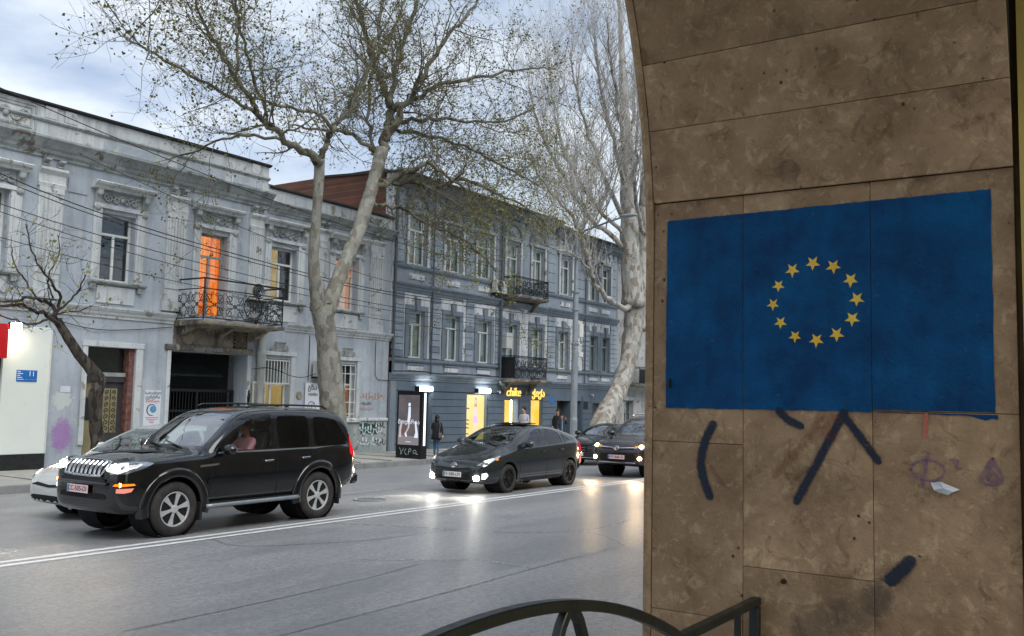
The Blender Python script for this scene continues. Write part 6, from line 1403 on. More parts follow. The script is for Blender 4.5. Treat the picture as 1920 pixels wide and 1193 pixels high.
# ---- the big black SUV
SUV = dict(H=1.86, tumble=0.16, beltz=1.15, cowl=1.16, floor=0.62,
  xs=[0,.03,.10,.2,.4,.7,1.0,1.25,1.42,1.55,1.8,2.05,2.25,2.5,3.0,3.5,4.0,4.3,4.45,4.55,4.62,4.68,4.72],
  zb=[(0,.45),(.1,.36),(.3,.33),(.5,.34),(.9,.39),(4.2,.42),(4.5,.48),(4.72,.55)],
  w=[(0,.60),(.03,.70),(.10,.79),(.2,.845),(.4,.885),(.7,.905),(1.4,.915),(3.6,.915),(4.3,.895),(4.55,.86),(4.68,.80),(4.72,.70)],
  belt=[(0,.98),(.2,1.06),(.7,1.09),(1.4,1.12),(4.72,1.17)],
  top=[(0,.86),(.03,.98),(.10,1.06),(.2,1.10),(.7,1.155),(1.25,1.185),(1.42,1.21),(1.55,1.33),(2.05,1.72),(2.25,1.80),(2.5,1.84),(3.0,1.86),(4.0,1.84),(4.3,1.80),(4.45,1.70),(4.55,1.45),(4.62,1.22),(4.68,.86),(4.72,.74)],
  cabin=[(1.60,1.18),(2.18,1.66),(2.5,1.76),(4.2,1.76),(4.38,1.2),(4.38,.62),(1.5,.62),(1.5,1.05)],
  win=[[(1.66,1.20),(2.20,1.64),(2.34,1.70),(2.72,1.72),(2.73,1.20)], [(2.83,1.20),(2.82,1.725),(3.52,1.72),(3.50,1.20)], [(3.62,1.21),(3.64,1.71),(4.16,1.66),(4.44,1.30),(4.40,1.22)]],
  glass=['carglass','darkglass','darkglass'], screen=[(1.47,-.70),(2.14,-.56),(2.14,.56),(1.47,.70)],
  wheels=(0.90,3.72), archr=0.445, r=0.392, yo=0.885, tw=0.26, rim='alloy', spokes=6, rr=0.248,
  seams=[[(1.52,1.1),(1.50,.9),(1.46,.62),(1.46,.5)], [(2.78,1.72),(2.78,1.1),(2.77,.5)], [(3.56,1.7),(3.57,1.2),(3.50,.98),(3.30,.85),(3.2,.6),(3.18,.5)], [(0.25,1.02),(.8,1.09),(1.45,1.13)]],
  handles=[(2.50,1.01),(3.30,1.03)], mirror=(1.72,1.14), seats=(2.15,3.05))
suv, D = make_car('black_suv', 'black off-road SUV with lit headlights and silver six-spoke wheels, nearest in the road', SUV, (7.84, 12.50, -0.02), 0.0, M['paint_black'])
for sd in (-1, 1):
    dmesh(D.near([(0.03,sd*.50,.95),(0.05,sd*.52,1.06),(.16,sd*.70,1.10),(.42,sd*.84,1.09),(.52,sd*.88,1.065),(.40,sd*.86,1.0),(.15,sd*.78,.92),(.05,sd*.62,.91)], 0.006), 'headlight', M['lampbowl'], suv)
    dmesh(D.near([(0.04,sd*.53,.94),(0.05,sd*.54,1.03),(.12,sd*.66,1.06),(.20,sd*.75,1.04),(.18,sd*.76,.96),(.10,sd*.70,.92)], 0.016), 'headlight_bulb', M['hl_warm'], suv)
    dmesh(D.near([(0.03,sd*.50,.95),(0.05,sd*.52,1.06),(.16,sd*.70,1.10),(.42,sd*.84,1.09),(.52,sd*.88,1.065),(.40,sd*.86,1.0),(.15,sd*.78,.92),(.05,sd*.62,.91)], 0.022), 'headlight_lens', M['lampclear'], suv)
    c = D.b.find_nearest(V((.06, sd*.62, 1.0))); MB().lathe([(0.001,c[0].x-.03),(0.045,c[0].x-.026),(0.055,c[0].x+.02)], 14, 0, (0, c[0].y, 1.0)).build('lamp_core', M['hl_core'], suv, local=True)
    MB().lathe([(0.001,.07),(0.028,.074),(0.034,.14)], 12, 0, (0, sd*.745, .772)).build('indicator_bulb', M['ind_core'], suv, local=True)
    dmesh(D.near([(.05,sd*.66,.755),(.08,sd*.68,.785),(.24,sd*.83,.79),(.26,sd*.84,.765),(.12,sd*.76,.75)], 0.010), 'indicator', M['ind'], suv)
    dmesh(D.near([(.08,sd*.70,.665),(.08,sd*.70,.72),(.24,sd*.83,.73),(.21,sd*.82,.68),(.14,sd*.76,.66)], 0.011), 'fog_light', M['hl_dim'] if sd > 0 else M['tail_pink'], suv)
gr = dmesh(D.front([(-.44,.90),(-.47,1.06),(-.40,1.09),(.40,1.09),(.47,1.06),(.44,.90),(.38,.875),(-.38,.875)], 0.006, rnd=0.1), 'grille', M['brake'], suv)
for i in range(8):
    y = -.36+i*.103
    p = [D.front([(y-.012+k*.024, z) for k in (0,1)] + [(y+.012, z+.001)], 0, 9, 0)[0][0] for z in (.895, .96, 1.02, 1.072)]
    MB().tube([v+V((-.022,0,0)) for v in p], [0.019,0.022,0.022,0.017], 6).build('grille_bar', M['chrome'], gr, local=True)
fr = [D.front([(a, b), (a+.002, b), (a, b+.002)], 0, 9, 0)[0][0]+V((-.018,0,0)) for a, b in [(-.43,.885),(-.475,.98),(-.46,1.07),(-.2,1.095),(.2,1.095),(.46,1.07),(.475,.98),(.43,.885),(.2,.872),(-.2,.872),(-.43,.885)]]
MB().tube(fr, 0.020, 6).build('grille_frame', M['chrome'], gr, True, local=True)
emblem(gr, fr[3].x-.035, 0.0, 1.0, 0.07, M['chrome'], 0.15)
dmesh(D.front([(-.52,.80),(.52,.80),(.55,.845),(-.55,.845)], 0.02, rnd=0.1), 'bumper_bar', M['cladding'], suv); dmesh(D.front([(-.56,.56),(.56,.56),(.52,.64),(-.52,.64)], 0.006, rnd=0.1), 'air_intake', M['brake'], suv)
MB().box(-.045, 0.01, -.58, .58, .755, .80).build('bumper_bar', M['paint_black'], suv, bevel=0.018, local=True)
plate(suv, -.035, 0.06, .685, 'CC-505-DI', M['plate_pink'])
for sd in (-1, 1):
    for xw in SUV['wheels']:
        m = MB(); prof = []; R0 = SUV['archr']
        for i in range(25):
            a = rad(-12+204*i/24); 
            for r_, dy in ((R0-.01,-.10),(R0-.004,.022),(R0+.03,.030),(R0+.095,.022),(R0+.125,.004),(R0+.13,-.10)):
                prof.append((xw+r_*math.cos(a), sd*(.905+dy - (.03 if (xw < 1 and math.cos(a) < -.5) or (xw > 3 and math.cos(a) > .5) else 0)), SUV['r']+.02+r_*math.sin(a)))
        m.add(prof, [(i*6+k, i*6+k+1, i*6+k+7, i*6+k+6) for i in range(24) for k in range(5)])
        m.build('wheel_arch_flare', M['paint_black'], suv, True, local=True)
    dmesh(D.side([(1.42,.70),(3.22,.72),(3.22,.84),(1.42,.80)], sd, 0.012, rnd=0.05), 'door_moulding', M['paint_black'], suv)
    MB().tube([(1.40,sd*.93,.395),(1.5,sd*.95,.40),(3.15,sd*.95,.41),(3.22,sd*.93,.41)], 0.032, 8).build('side_step', M['steel'], suv, True, local=True)
    MB().box(1.42,3.2,sd*.86-.05,sd*.86+.05,.40,.45).build('step_board', M['cladding'], suv, local=True)
    MB().tube([(2.35,sd*.60,1.845),(2.45,sd*.605,1.878),(3.2,sd*.605,1.892),(4.0,sd*.60,1.876),(4.12,sd*.60,1.83)], 0.018, 6).build('roof_rail', M['cladding'], suv, True, local=True)
    MB().bar((3.2,sd*.605,1.85),(3.2,sd*.605,1.892),0.03,0.05,(1,0,0)).build('rail_foot', M['cladding'], suv, local=True)
    dmesh(D.side([(1.72,1.72-.10),(2.2,1.70),(2.36,1.745),(2.72,1.755),(2.72,1.70),(2.36,1.685)], sd, 0.012, rnd=0.05), 'wind_deflector', M['darkglass'], suv)
    MB().ribbon(D.line([(1.62,1.165),(2.6,1.175),(3.6,1.185),(4.4,1.20)], sd, 0.004), 0.03, (0,1,0)).build('belt_strip', M['steel'], suv, recalc=False, local=True)
    dmesh(D.side([(4.46,1.06),(4.50,1.42),(4.56,1.38),(4.66,1.10),(4.64,.98)], sd, 0.008), 'tail_light', M['tail'], suv)
    dmesh(D.near([(4.62,sd*.86,1.06),(4.66,sd*.83,1.12),(4.68,sd*.80,1.05),(4.66,sd*.84,1.0)], 0.012), 'reverse_light', M['hl_dim'], suv)
    dmesh(D.side([(1.28,.97),(1.62,.99),(1.62,1.02),(1.28,1.0)], sd, 0.006, rnd=0.05), 'side_badge', M['chrome'], suv)
    MB().box(1.30,1.34,sd*.80-.12,sd*.80+.12,.20,.46).build('mud_flap', M['cladding'], suv, local=True); MB().box(4.16,4.19,sd*.80-.12,sd*.80+.12,.22,.50).build('mud_flap', M['cladding'], suv, local=True)
dmesh(D.top([(.78,-.20),(1.06,-.24),(1.06,.24),(.78,.20)], 0.014), 'bonnet_scoop', M['cladding'], suv)
MB().box(4.60,4.80,-.80,.80,.52,.72).build('rear_bumper', M['paint_black'], suv, bevel=0.05, local=True)
for yy in (-.30, .20): MB().tube([(1.40,yy,1.225),(1.46,yy+.3,1.275),(1.50,yy+.52,1.31)], 0.010, 5).build('wiper', M['dark'], suv, local=True)
# ---- graphite hatchback
HB = dict(H=1.49, tumble=0.20, beltz=0.96, cowl=0.99, floor=0.36,
  xs=[0,.03,.10,.22,.45,.75,1.0,1.2,1.45,1.75,2.0,2.3,2.7,3.1,3.5,3.85,4.1,4.3,4.40,4.46],
  zb=[(0,.30),(.3,.20),(.8,.19),(3.8,.20),(4.2,.28),(4.46,.40)],
  w=[(0,.50),(.03,.62),(.10,.72),(.22,.79),(.45,.845),(.75,.868),(1.5,.872),(3.4,.872),(3.9,.85),(4.2,.80),(4.40,.72),(4.46,.60)],
  belt=[(0,.60),(.22,.72),(.6,.84),(1.1,.92),(2.5,.97),(3.6,1.02),(4.46,1.06)],
  top=[(0,.50),(.03,.58),(.10,.67),(.22,.75),(.45,.83),(.75,.92),(1.0,.985),(1.2,1.06),(1.45,1.19),(1.75,1.345),(2.0,1.44),(2.3,1.485),(2.7,1.49),(3.1,1.455),(3.5,1.37),(3.85,1.275),(4.1,1.19),(4.3,1.11),(4.40,.96),(4.46,.70)],
  cabin=[(1.18,.98),(1.75,1.26),(2.05,1.37),(2.3,1.41),(3.0,1.38),(3.6,1.26),(3.7,.95),(3.7,.36),(1.25,.36),(1.2,.85)],
  win=[[(1.62,1.00),(2.02,1.32),(2.22,1.385),(2.46,1.395),(2.50,1.01)], [(2.58,1.02),(2.55,1.395),(2.85,1.38),(3.22,1.30),(3.30,1.06)], [(3.38,1.07),(3.32,1.27),(3.56,1.19),(3.66,1.10)]],
  glass=['carglass','darkglass','darkglass'], screen=[(1.10,-.66),(1.93,-.50),(1.93,.50),(1.10,.66)],
  wheels=(0.93,3.62), archr=0.355, r=0.318, yo=0.85, tw=0.20, rim='alloy_dark', spokes=5, rr=0.205,
  seams=[[(1.42,.95),(1.36,.7),(1.36,.3)], [(2.54,1.40),(2.55,1.0),(2.5,.3)], [(3.36,1.3),(3.40,1.0),(3.25,.7),(3.2,.32)], [(.42,.76),(.8,.89),(1.25,.97)]],
  handles=[(2.28,.87),(3.08,.90)], mirror=(1.58,.99), seats=(1.75,2.55), hm='alloy_dark')
hb, D = make_car('graphite_hatchback', 'graphite grey hatchback with bright fog lights, in the middle of the road', HB, (16.66, 12.66, -0.03), 0.0, M['paint_graphite'])
for sd in (-1, 1):
    dmesh(D.near([(.10,sd*.56,.60),(.12,sd*.66,.66),(.38,sd*.80,.82),(.62,sd*.84,.885),(.60,sd*.855,.82),(.34,sd*.80,.70),(.16,sd*.70,.60)], 0.008), 'headlight', M['lampbowl'], hb)
    dmesh(D.near([(.20,sd*.66,.68),(.36,sd*.78,.79),(.42,sd*.81,.77),(.26,sd*.72,.66)], 0.014), 'headlight_lens', M['hl_dim'], hb)
    dmesh(D.near([(.44,sd*.82,.76),(.52,sd*.84,.79),(.54,sd*.85,.75),(.46,sd*.83,.73)], 0.014), 'indicator', M['ind'], hb)
    c = D.b.find_nearest(V((.03, sd*.60, .36))); MB().lathe([(0.001,c[0].x-.035),(0.052,c[0].x-.03),(0.068,c[0].x+.02)], 16, 0, (0, c[0].y, .36)).build('fog_light', M['hl_white'], hb, local=True)
    dmesh(D.near([(.10,sd*.70,.34),(.10,sd*.70,.46),(.18,sd*.78,.48),(.22,sd*.80,.42),(.16,sd*.76,.33)], 0.010), 'corner_lamp', M['hl_dim'], hb)
    dmesh(D.side([(4.12,.80),(4.16,1.08),(4.26,1.12),(4.36,.98),(4.36,.82)], sd, 0.008), 'tail_light', M['tail'], hb)
    dmesh(D.side([(4.16,.50),(4.18,.78),(4.36,.78),(4.40,.55)], sd, 0.008), 'reflector', M['tail_pink'], hb)  # no lamp: a pink glow is put into the reflector's colour
    dmesh(D.side([(1.45,.22),(3.2,.22),(3.2,.30),(1.45,.30)], sd, 0.010, rnd=0.05), 'sill_trim', M['cladding'], hb)
dmesh(D.front([(-.50,.24),(.50,.24),(.46,.40),(-.46,.40)], 0.006, rnd=0.1), 'air_intake', M['brake'], hb); dmesh(D.front([(-.55,.555),(0,.515),(.55,.555),(.40,.58),(0,.545),(-.40,.58)], 0.008, rnd=0.05), 'grille', M['brake'], hb)
e0 = D.front([(0,.60),(.01,.60),(0,.61)], 0, 9, 0)[0][0]; emblem(hb, e0.x-.02, 0, .615, 0.055, M['chrome'], 0.5)
plate(hb, e0.x-.06, 0.02, .42, 'TE-588-LM', M['plate_white'])
MB().prism([(2.15,1.486),(2.70,1.502),(2.70,1.516),(2.15,1.498)], 1, -.42, .42).build('sunroof', M['darkglass'], hb, local=True)
for yy in (-.4, .12): MB().tube([(1.06,yy,1.02),(1.2,yy+.3,1.085),(1.26,yy+.5,1.11)], 0.010, 5).build('wiper', M['dark'], hb, local=True)
# ---- silver hatchback, far side of the SUV
sh_, D = make_car('silver_hatchback', 'silver hatchback half hidden behind the black SUV', dict(HB, rim='alloy'), (8.98, 15.30, -0.15), 0.0, M['paint_silver'])
sh_.scale = (1.0, 1.0, 1.07)
for sd in (-1, 1):
    dmesh(D.near([(.10,sd*.56,.60),(.12,sd*.66,.66),(.38,sd*.80,.82),(.62,sd*.84,.885),(.60,sd*.855,.82),(.34,sd*.80,.70),(.16,sd*.70,.60)], 0.008), 'headlight', M['lampbowl'], sh_)
    dmesh(D.near([(.16,sd*.64,.66),(.32,sd*.76,.77),(.38,sd*.79,.75),(.24,sd*.70,.64)], 0.014), 'headlight_lens', M['hl_warm'], sh_)
    dmesh(D.side([(4.12,.80),(4.16,1.08),(4.26,1.12),(4.36,.98),(4.36,.82)], sd, 0.008), 'tail_light', M['tail'], sh_)
dmesh(D.front([(-.56,.27),(.56,.27),(.52,.40),(-.52,.40)], 0.006, rnd=0.1), 'air_intake', M['brake'], sh_); dmesh(D.front([(-.55,.55),(0,.52),(.55,.55),(.40,.59),(0,.56),(-.40,.59)], 0.008, rnd=0.05), 'grille', M['brake'], sh_)
# ---- plum crossover coming up behind
CX = dict(H=1.69, tumble=0.18, beltz=1.06, cowl=1.07, floor=0.50,
  xs=[0,.03,.10,.22,.45,.75,1.05,1.25,1.45,1.7,1.95,2.2,2.6,3.1,3.6,4.0,4.25,4.42,4.52,4.57],
  zb=[(0,.40),(.3,.30),(.8,.28),(3.9,.30),(4.3,.38),(4.57,.50)],
  w=[(0,.58),(.03,.70),(.10,.78),(.22,.84),(.45,.885),(.75,.91),(1.5,.92),(3.5,.92),(4.0,.90),(4.3,.86),(4.52,.78),(4.57,.66)],
  belt=[(0,.74),(.22,.90),(.6,.97),(1.1,1.02),(2.5,1.08),(4.57,1.16)],
  top=[(0,.70),(.03,.80),(.10,.90),(.22,.96),(.45,1.01),(.75,1.04),(1.05,1.065),(1.25,1.12),(1.45,1.24),(1.7,1.41),(1.95,1.56),(2.2,1.645),(2.6,1.685),(3.1,1.69),(3.6,1.665),(4.0,1.61),(4.25,1.53),(4.42,1.30),(4.52,1.0),(4.57,.76)],
  cabin=[(1.35,1.07),(1.9,1.44),(2.25,1.56),(2.7,1.60),(3.8,1.56),(3.95,1.1),(3.95,.5),(1.35,.5),(1.3,.95)],
  win=[[(1.66,1.12),(2.02,1.46),(2.24,1.56),(2.58,1.585),(2.60,1.13)], [(2.70,1.14),(2.68,1.59),(3.35,1.56),(3.42,1.18)], [(3.52,1.19),(3.46,1.55),(3.85,1.48),(4.02,1.25)]],
  glass=['carglass','darkglass','darkglass'], screen=[(1.22,-.70),(1.98,-.56),(1.98,.56),(1.22,.70)],
  wheels=(0.94,3.60), archr=0.41, r=0.36, yo=0.895, tw=0.23, rim='alloy', spokes=5, rr=0.22,
  seams=[[(1.46,1.05),(1.42,.8),(1.42,.4)], [(2.65,1.59),(2.65,1.1),(2.62,.4)]], handles=[(2.38,.98),(3.2,1.0)], mirror=(1.62,1.08), seats=(1.95,2.8))
cx, D = make_car('plum_crossover', 'dark plum crossover with glowing amber lights, cut off by the stone pier', CX, (23.30, 12.10, -0.03), 0.0, M['paint_plum'])
for sd in (-1, 1):
    dmesh(D.near([(.06,sd*.50,.80),(.08,sd*.52,.87),(.30,sd*.78,.95),(.58,sd*.87,1.0),(.50,sd*.89,.90),(.22,sd*.80,.80)], 0.008), 'headlight', M['lampbowl'], cx)
    for px_, py_, pz_, r_, mk in ((.12,.68,.86,.055,'hl_amber'),(.06,.66,.55,.055,'hl_amber')):
        c = D.b.find_nearest(V((px_, sd*py_, pz_))); MB().lathe([(0.001,c[0].x-.04),(r_*.8,c[0].x-.035),(r_,c[0].x+.03)], 14, 0, (0, c[0].y, pz_)).build('headlamp_bulb' if pz_ > .7 else 'fog_light', M[mk], cx, local=True)
    dmesh(D.near([(.10,sd*.50,.83),(.10,sd*.50,.86),(.14,sd*.60,.87),(.14,sd*.60,.83)], 0.013), 'indicator', M['ind'], cx)
    MB().tube([(2.2,sd*.62,1.66),(2.4,sd*.62,1.72),(3.8,sd*.62,1.70),(4.0,sd*.62,1.62)], 0.02, 6).build('roof_rail', M['chrome'], cx, True, local=True)
dmesh(D.front([(-.50,.79),(0,.755),(.50,.79),(.48,.83),(0,.80),(-.48,.83)], 0.01, rnd=0.06), 'grille', M['brake'], cx); dmesh(D.front([(-.52,.83),(0,.80),(.52,.83),(.50,.855),(0,.825),(-.50,.855)], 0.016, rnd=0.05), 'grille_strip', M['chrome'], cx)
dmesh(D.front([(-.52,.46),(.52,.46),(.56,.66),(-.56,.66)], 0.008, rnd=0.12), 'air_intake', M['brake'], cx); MB().box(-.03,.02,-.56,.56,.405,.435).build('skid_strip', M['chrome'], cx, bevel=0.01, local=True)
emblem(cx, -.035, 0, .815, 0.06, M['chrome'], 0.15); plate(cx, -.03, 0, .57, 'WP-868-SS', M['plate_pink'])
# ---- dark saloon in the far lane
SD = dict(HB, H=1.44, xs=[0,.03,.10,.22,.45,.75,1.05,1.3,1.5,1.8,2.1,2.4,2.8,3.2,3.6,3.9,4.2,4.6,4.76,4.82],
  zb=[(0,.30),(.3,.2),(4.3,.22),(4.82,.42)], w=[(0,.55),(.03,.66),(.10,.75),(.22,.82),(.45,.87),(.75,.895),(3.8,.90),(4.4,.86),(4.76,.76),(4.82,.62)],
  belt=[(0,.66),(.22,.80),(.7,.88),(1.3,.94),(3.0,.98),(4.82,1.02)], top=[(0,.56),(.03,.66),(.10,.75),(.22,.82),(.45,.87),(.75,.92),(1.05,.955),(1.3,.99),(1.5,1.09),(1.8,1.24),(2.1,1.37),(2.4,1.43),(2.8,1.44),(3.2,1.40),(3.6,1.26),(3.9,1.12),(4.2,1.06),(4.6,1.03),(4.76,.95),(4.82,.72)],
  cabin=[(1.5,1.0),(2.1,1.29),(2.4,1.35),(3.1,1.32),(3.5,1.1),(3.5,.4),(1.5,.4)], win=[[(1.78,1.0),(2.18,1.29),(2.4,1.345),(2.60,1.35),(2.62,1.01)], [(2.70,1.02),(2.68,1.35),(3.1,1.31),(3.42,1.16),(3.45,1.04)]],
  screen=[(1.38,-.68),(2.08,-.54),(2.08,.54),(1.38,.68)], wheels=(0.95,3.75), rim='alloy', spokes=7, seams=[[(1.5,.95),(1.45,.4)],[(2.65,1.35),(2.64,.4)]], mirror=(1.75,.99), seats=(1.95,2.7), yo=0.87)
sd_, D = make_car('dark_saloon', 'dark saloon car in the far lane behind the plum crossover', SD, (28.3, 16.2, -0.18), 0.0, M['paint_night'])
for sd in (-1, 1): dmesh(D.near([(.06,sd*.52,.70),(.08,sd*.54,.76),(.30,sd*.80,.84),(.48,sd*.86,.86),(.40,sd*.86,.78),(.2,sd*.78,.70)], 0.008), 'headlight', M['lampbowl'], sd_)
dmesh(D.front([(-.30,.40),(.30,.40),(.40,.72),(-.40,.72)], 0.008, rnd=0.15), 'grille', M['brake'], sd_)
for z in (.47,.55,.63): MB().box(-.04,.02,-.32,.32,z,z+.02).build('grille_bar', M['chrome'], sd_, local=True)
MB().box(-.03,.03,-.7,.7,.30,.325).build('bumper_strip', M['chrome'], sd_, local=True); MB().box(-.055,-.047,-.25,.25,.365,.475).build('number_plate', M['plate_white'], sd_, local=True)
# dipped beams on the road (lit lamps)
def beam(x, y, z, col, e, spread=70, tilt=14):
    l = bpy.data.lights.new('headlamp_beam', 'SPOT'); l.energy = e; l.color = col; l.spot_size = rad(spread); l.spot_blend = 0.8; l.shadow_soft_size = 0.06
    o = bpy.data.objects.new('headlamp_beam', l); COL.objects.link(o); o.location = (x, y, z); d = V((-math.cos(rad(tilt)), 0, -math.sin(rad(tilt)))); o.rotation_euler = d.to_track_quat('-Z', 'Y').to_euler()
for sd in (-1, 1):
    beam(16.55, 12.66+sd*.6, .36, (1.0,.93,.78), 85); beam(23.2, 12.10+sd*.66, .60, (1.0,.72,.40), 60); beam(7.75, 12.5+sd*.65, .95, (1.0,.85,.7), 60)
# ------------------------------------------------------------------ people
M['skin'] = P('skin', S(196,150,126), 0.6, 0, 0.15, 8, 0, obj_=True); M['skin_red'] = P('red_lit_skin', S(196,110,94), 0.6, 0, 0.15, 8, 0, obj_=True); M['hair_dark'] = P('dark_hair', S(28,24,22), 0.5, 0, 0.3, 20, 0.3, 90, obj_=True)  # driver's skin copy has the red light on the face put into its colour
M['coat_black'] = P('black_coat_cloth', S(26,27,30), 0.85, 0, 0.3, 9, 0.3, 60, obj_=True); M['jeans'] = P('blue_denim', S(74,98,136), 0.85, 0, 0.3, 9, 0.3, 90, obj_=True); M['shoe'] = P('black_shoe', S(24,24,26), 0.5, 0, 0.3, 9, 0, obj_=True); M['sock'] = P('white_sock', S(210,210,206), 0.8, 0, 0.1, 9, 0, obj_=True)
M['jacket_pale'] = P('pale_jacket', S(176,178,184), 0.8, 0, 0.2, 7, 0.2, 50, obj_=True); M['jacket_navy'] = P('navy_puffer', S(40,58,82), 0.6, 0, 0.3, 7, 0.3, 30, obj_=True); M['shirt_pink'] = P('pink_shirt', S(214,150,158), 0.8, 0, 0.15, 7, 0.2, 50, obj_=True); M['bag'] = P('grey_bag', S(92,92,90), 0.6, 0, 0.2, 8, 0.1, obj_=True); M['strap'] = P('blue_strap', S(48,84,150), 0.7, 0, 0.2, 8, 0, obj_=True)
M['phone'] = emis('phone_screen', (0.85,0.9,1.0), 1.0)
def skin_body(J, E_, par, mats, scale, name='body'):
    # J: name -> (pos, radius xy, material index); E_: list of (a, b); one continuous skinned surface
    nm = list(J); me = bpy.data.meshes.new('sk'); me.from_pydata([tuple(V(J[k][0])*scale) for k in nm], [(nm.index(a), nm.index(b)) for a, b in E_], [])
    o = bpy.data.objects.new('sk', me); COL.objects.link(o); md = o.modifiers.new('k', 'SKIN'); md.use_smooth_shade = True
    if not me.skin_vertices: me.skin_vertices.new() if hasattr(me.skin_vertices, 'new') else None
    for i, k in enumerate(nm):
        r = J[k][1]; r = r if isinstance(r, tuple) else (r, r); me.skin_vertices[0].data[i].radius = (r[0]*scale, r[1]*scale); me.skin_vertices[0].data[i].use_root = (i == 0)
    sb = o.modifiers.new('s', 'SUBSURF'); sb.levels = 2; sb.render_levels = 2
    r = eval_mesh(o, 'body'); bpy.data.objects.remove(o)
    r.materials.clear()
    for m_ in mats: r.materials.append(m_)
    seg = [(V(J[a][0])*scale, V(J[b][0])*scale, J[b][2]) for a, b in E_]
    for p in r.polygons:
        c = p.center; best = None
        for a, b, mi in seg:
            d = b-a; t = max(0, min(1, (c-a).dot(d)/max(d.length_squared, 1e-9))); q = (c-(a+d*t)).length
            if best is None or q < best[0]: best = (q, mi)
        p.material_index = best[1]; p.use_smooth = True
    return obj(name, r, par, True)
def base_joints(arms, legs, lean=0.0, head=0.0, top=0, low=1, skin=2, shoe=3):
    J = {'pelvis': ((0,0,.95), (.135,.105), low), 'waist': ((lean*.4,0,1.08), (.13,.10), top), 'chest': ((lean,0,1.30), (.165,.115), top), 'neck0': ((lean*1.2,0,1.45), (.065,.06), top), 'neck': ((lean*1.3+head*.2,0,1.51), (.05,.05), skin), 'jaw': ((lean*1.4+head*.7+.02,0,1.57), (.062,.075), skin), 'head': ((lean*1.4+head,0,1.645), (.078,.092), skin), 'crown': ((lean*1.4+head*1.1-.01,0,1.70), (.06,.072), skin), 'nose': ((lean*1.4+head+.105,0,1.605), (.014,.014), skin)}
    E_ = [('pelvis','waist'),('waist','chest'),('chest','neck0'),('neck0','neck'),('neck','jaw'),('jaw','head'),('head','crown'),('head','nose')]
    for s_, nm in ((1,'l'),(-1,'r')):
        a = arms[nm]; J['sh'+nm] = ((lean,s_*.175,1.40), (.062,.062), top); J['el'+nm] = (a[0], (.048,.048), top); J['wr'+nm] = (a[1], (.034,.034), top)
        hd = (V(a[1])-V(a[0])).normalized(); hp = V(a[1])+hd*.07; J['pa'+nm] = (tuple(hp), (.036,.024), skin); E_ += [('chest','sh'+nm),('sh'+nm,'el'+nm),('el'+nm,'wr'+nm),('wr'+nm,'pa'+nm)]
        sidev = hd.cross(V((0,s_,0.3))).normalized()
        for k in range(4): f = hp + hd*(.075+.012*(1.5-abs(k-1.4)))+sidev*(k-1.5)*.017; J['f%d%s' % (k, nm)] = (tuple(f+V((0,-s_*.015,0))), (.009,.009), skin); E_.append(('pa'+nm, 'f%d%s' % (k, nm)))
        J['th'+nm] = (tuple(hp+hd*.02+sidev*.055), (.010,.010), skin); E_.append(('pa'+nm, 'th'+nm))
        g_ = legs[nm]; J['hip'+nm] = ((0,s_*.09,.90), (.095,.10), low); J['kn'+nm] = (g_[0], (.062,.066), low); J['an'+nm] = (g_[1], (.042,.045), low); J['to'+nm] = ((g_[1][0]+.15,g_[1][1]+s_*.02,g_[1][2]-.045), (.035,.028), shoe)
        E_ += [('pelvis','hip'+nm),('hip'+nm,'kn'+nm),('kn'+nm,'an'+nm),('an'+nm,'to'+nm)]
    return J, E_
def hair_cap(par, c, r, sc, long_=0.0, mat_='hair_dark'):
    m = MB(); m.ell((c[0]*sc-.018*sc, c[1]*sc, c[2]*sc+.018*sc), (r[0]*sc, r[1]*sc, r[2]*sc), 14, 9)
    if long_: m.prism([((c[0]-.085)*sc, (c[2]-long_)*sc), ((c[0]-.02)*sc, (c[2]-long_)*sc), ((c[0]+.02)*sc, c[2]*sc), ((c[0]-.10)*sc, c[2]*sc)], 1, -r[1]*.85*sc, r[1]*.85*sc)
    return m.build('hair', M[mat_], par, True, local=True)
def coat(par, rings, mat_, sc, name='coat'):
    m = MB(); n = 18; vs = []
    for x, z, rx, ry in rings:
        for k in range(n):
            a = 2*math.pi*k/n; f = 1+.03*math.sin(a*5+z*9); vs.append(((x+rx*f*math.cos(a))*sc, ry*f*math.sin(a)*sc, z*sc))
    m.add(vs, [(i*n+k, i*n+(k+1) % n, (i+1)*n+(k+1) % n, (i+1)*n+k) for i in range(len(rings)-1) for k in range(n)])
    return m.build(name, mat_, par, True, recalc=False, local=True)
PZ = GZ+0.01
# woman with phone (walking away to the right, half turned to the wall)
sc = 0.86
wo_ = thing('person', 'person in a black coat and blue jeans looking at a phone beside the advertising panel', 'person', (27.78, 21.92, PZ), rad(25), 'pedestrians')
J, E_ = base_joints({'l': ((.10,.24,1.16), (.29,.14,1.22)), 'r': ((-.10,-.27,1.14), (-.14,-.30,.90))}, {'l': ((.10,.09,.50), (.06,.09,.09)), 'r': ((.0,-.09,.50), (-.14,-.09,.10))}, 0.02, 0.05)
skin_body(J, E_, wo_, [M['coat_black'], M['jeans'], M['skin'], M['shoe']], sc)
coat(wo_, [(0.02,1.45,.07,.10),(0.02,1.38,.13,.20),(.02,1.2,.15,.20),(0,1.0,.16,.20),(0,.85,.18,.215),(-.01,.72,.19,.23),(-.01,.71,.17,.21)], M['coat_black'], sc)
hair_cap(wo_, (.075,0,1.645), (.112,.105,.12), sc, .30)
ph = tag(MB().box(28.02, 28.09, 22.06, 22.075, .93, 1.06).build('phone', M['phone']), 'lit phone held by the person in the black coat', 'phone')
bag = thing('shoulder_bag', 'grey shoulder bag on the back of the person in black', 'bag', (27.72, 21.72, 0.6))
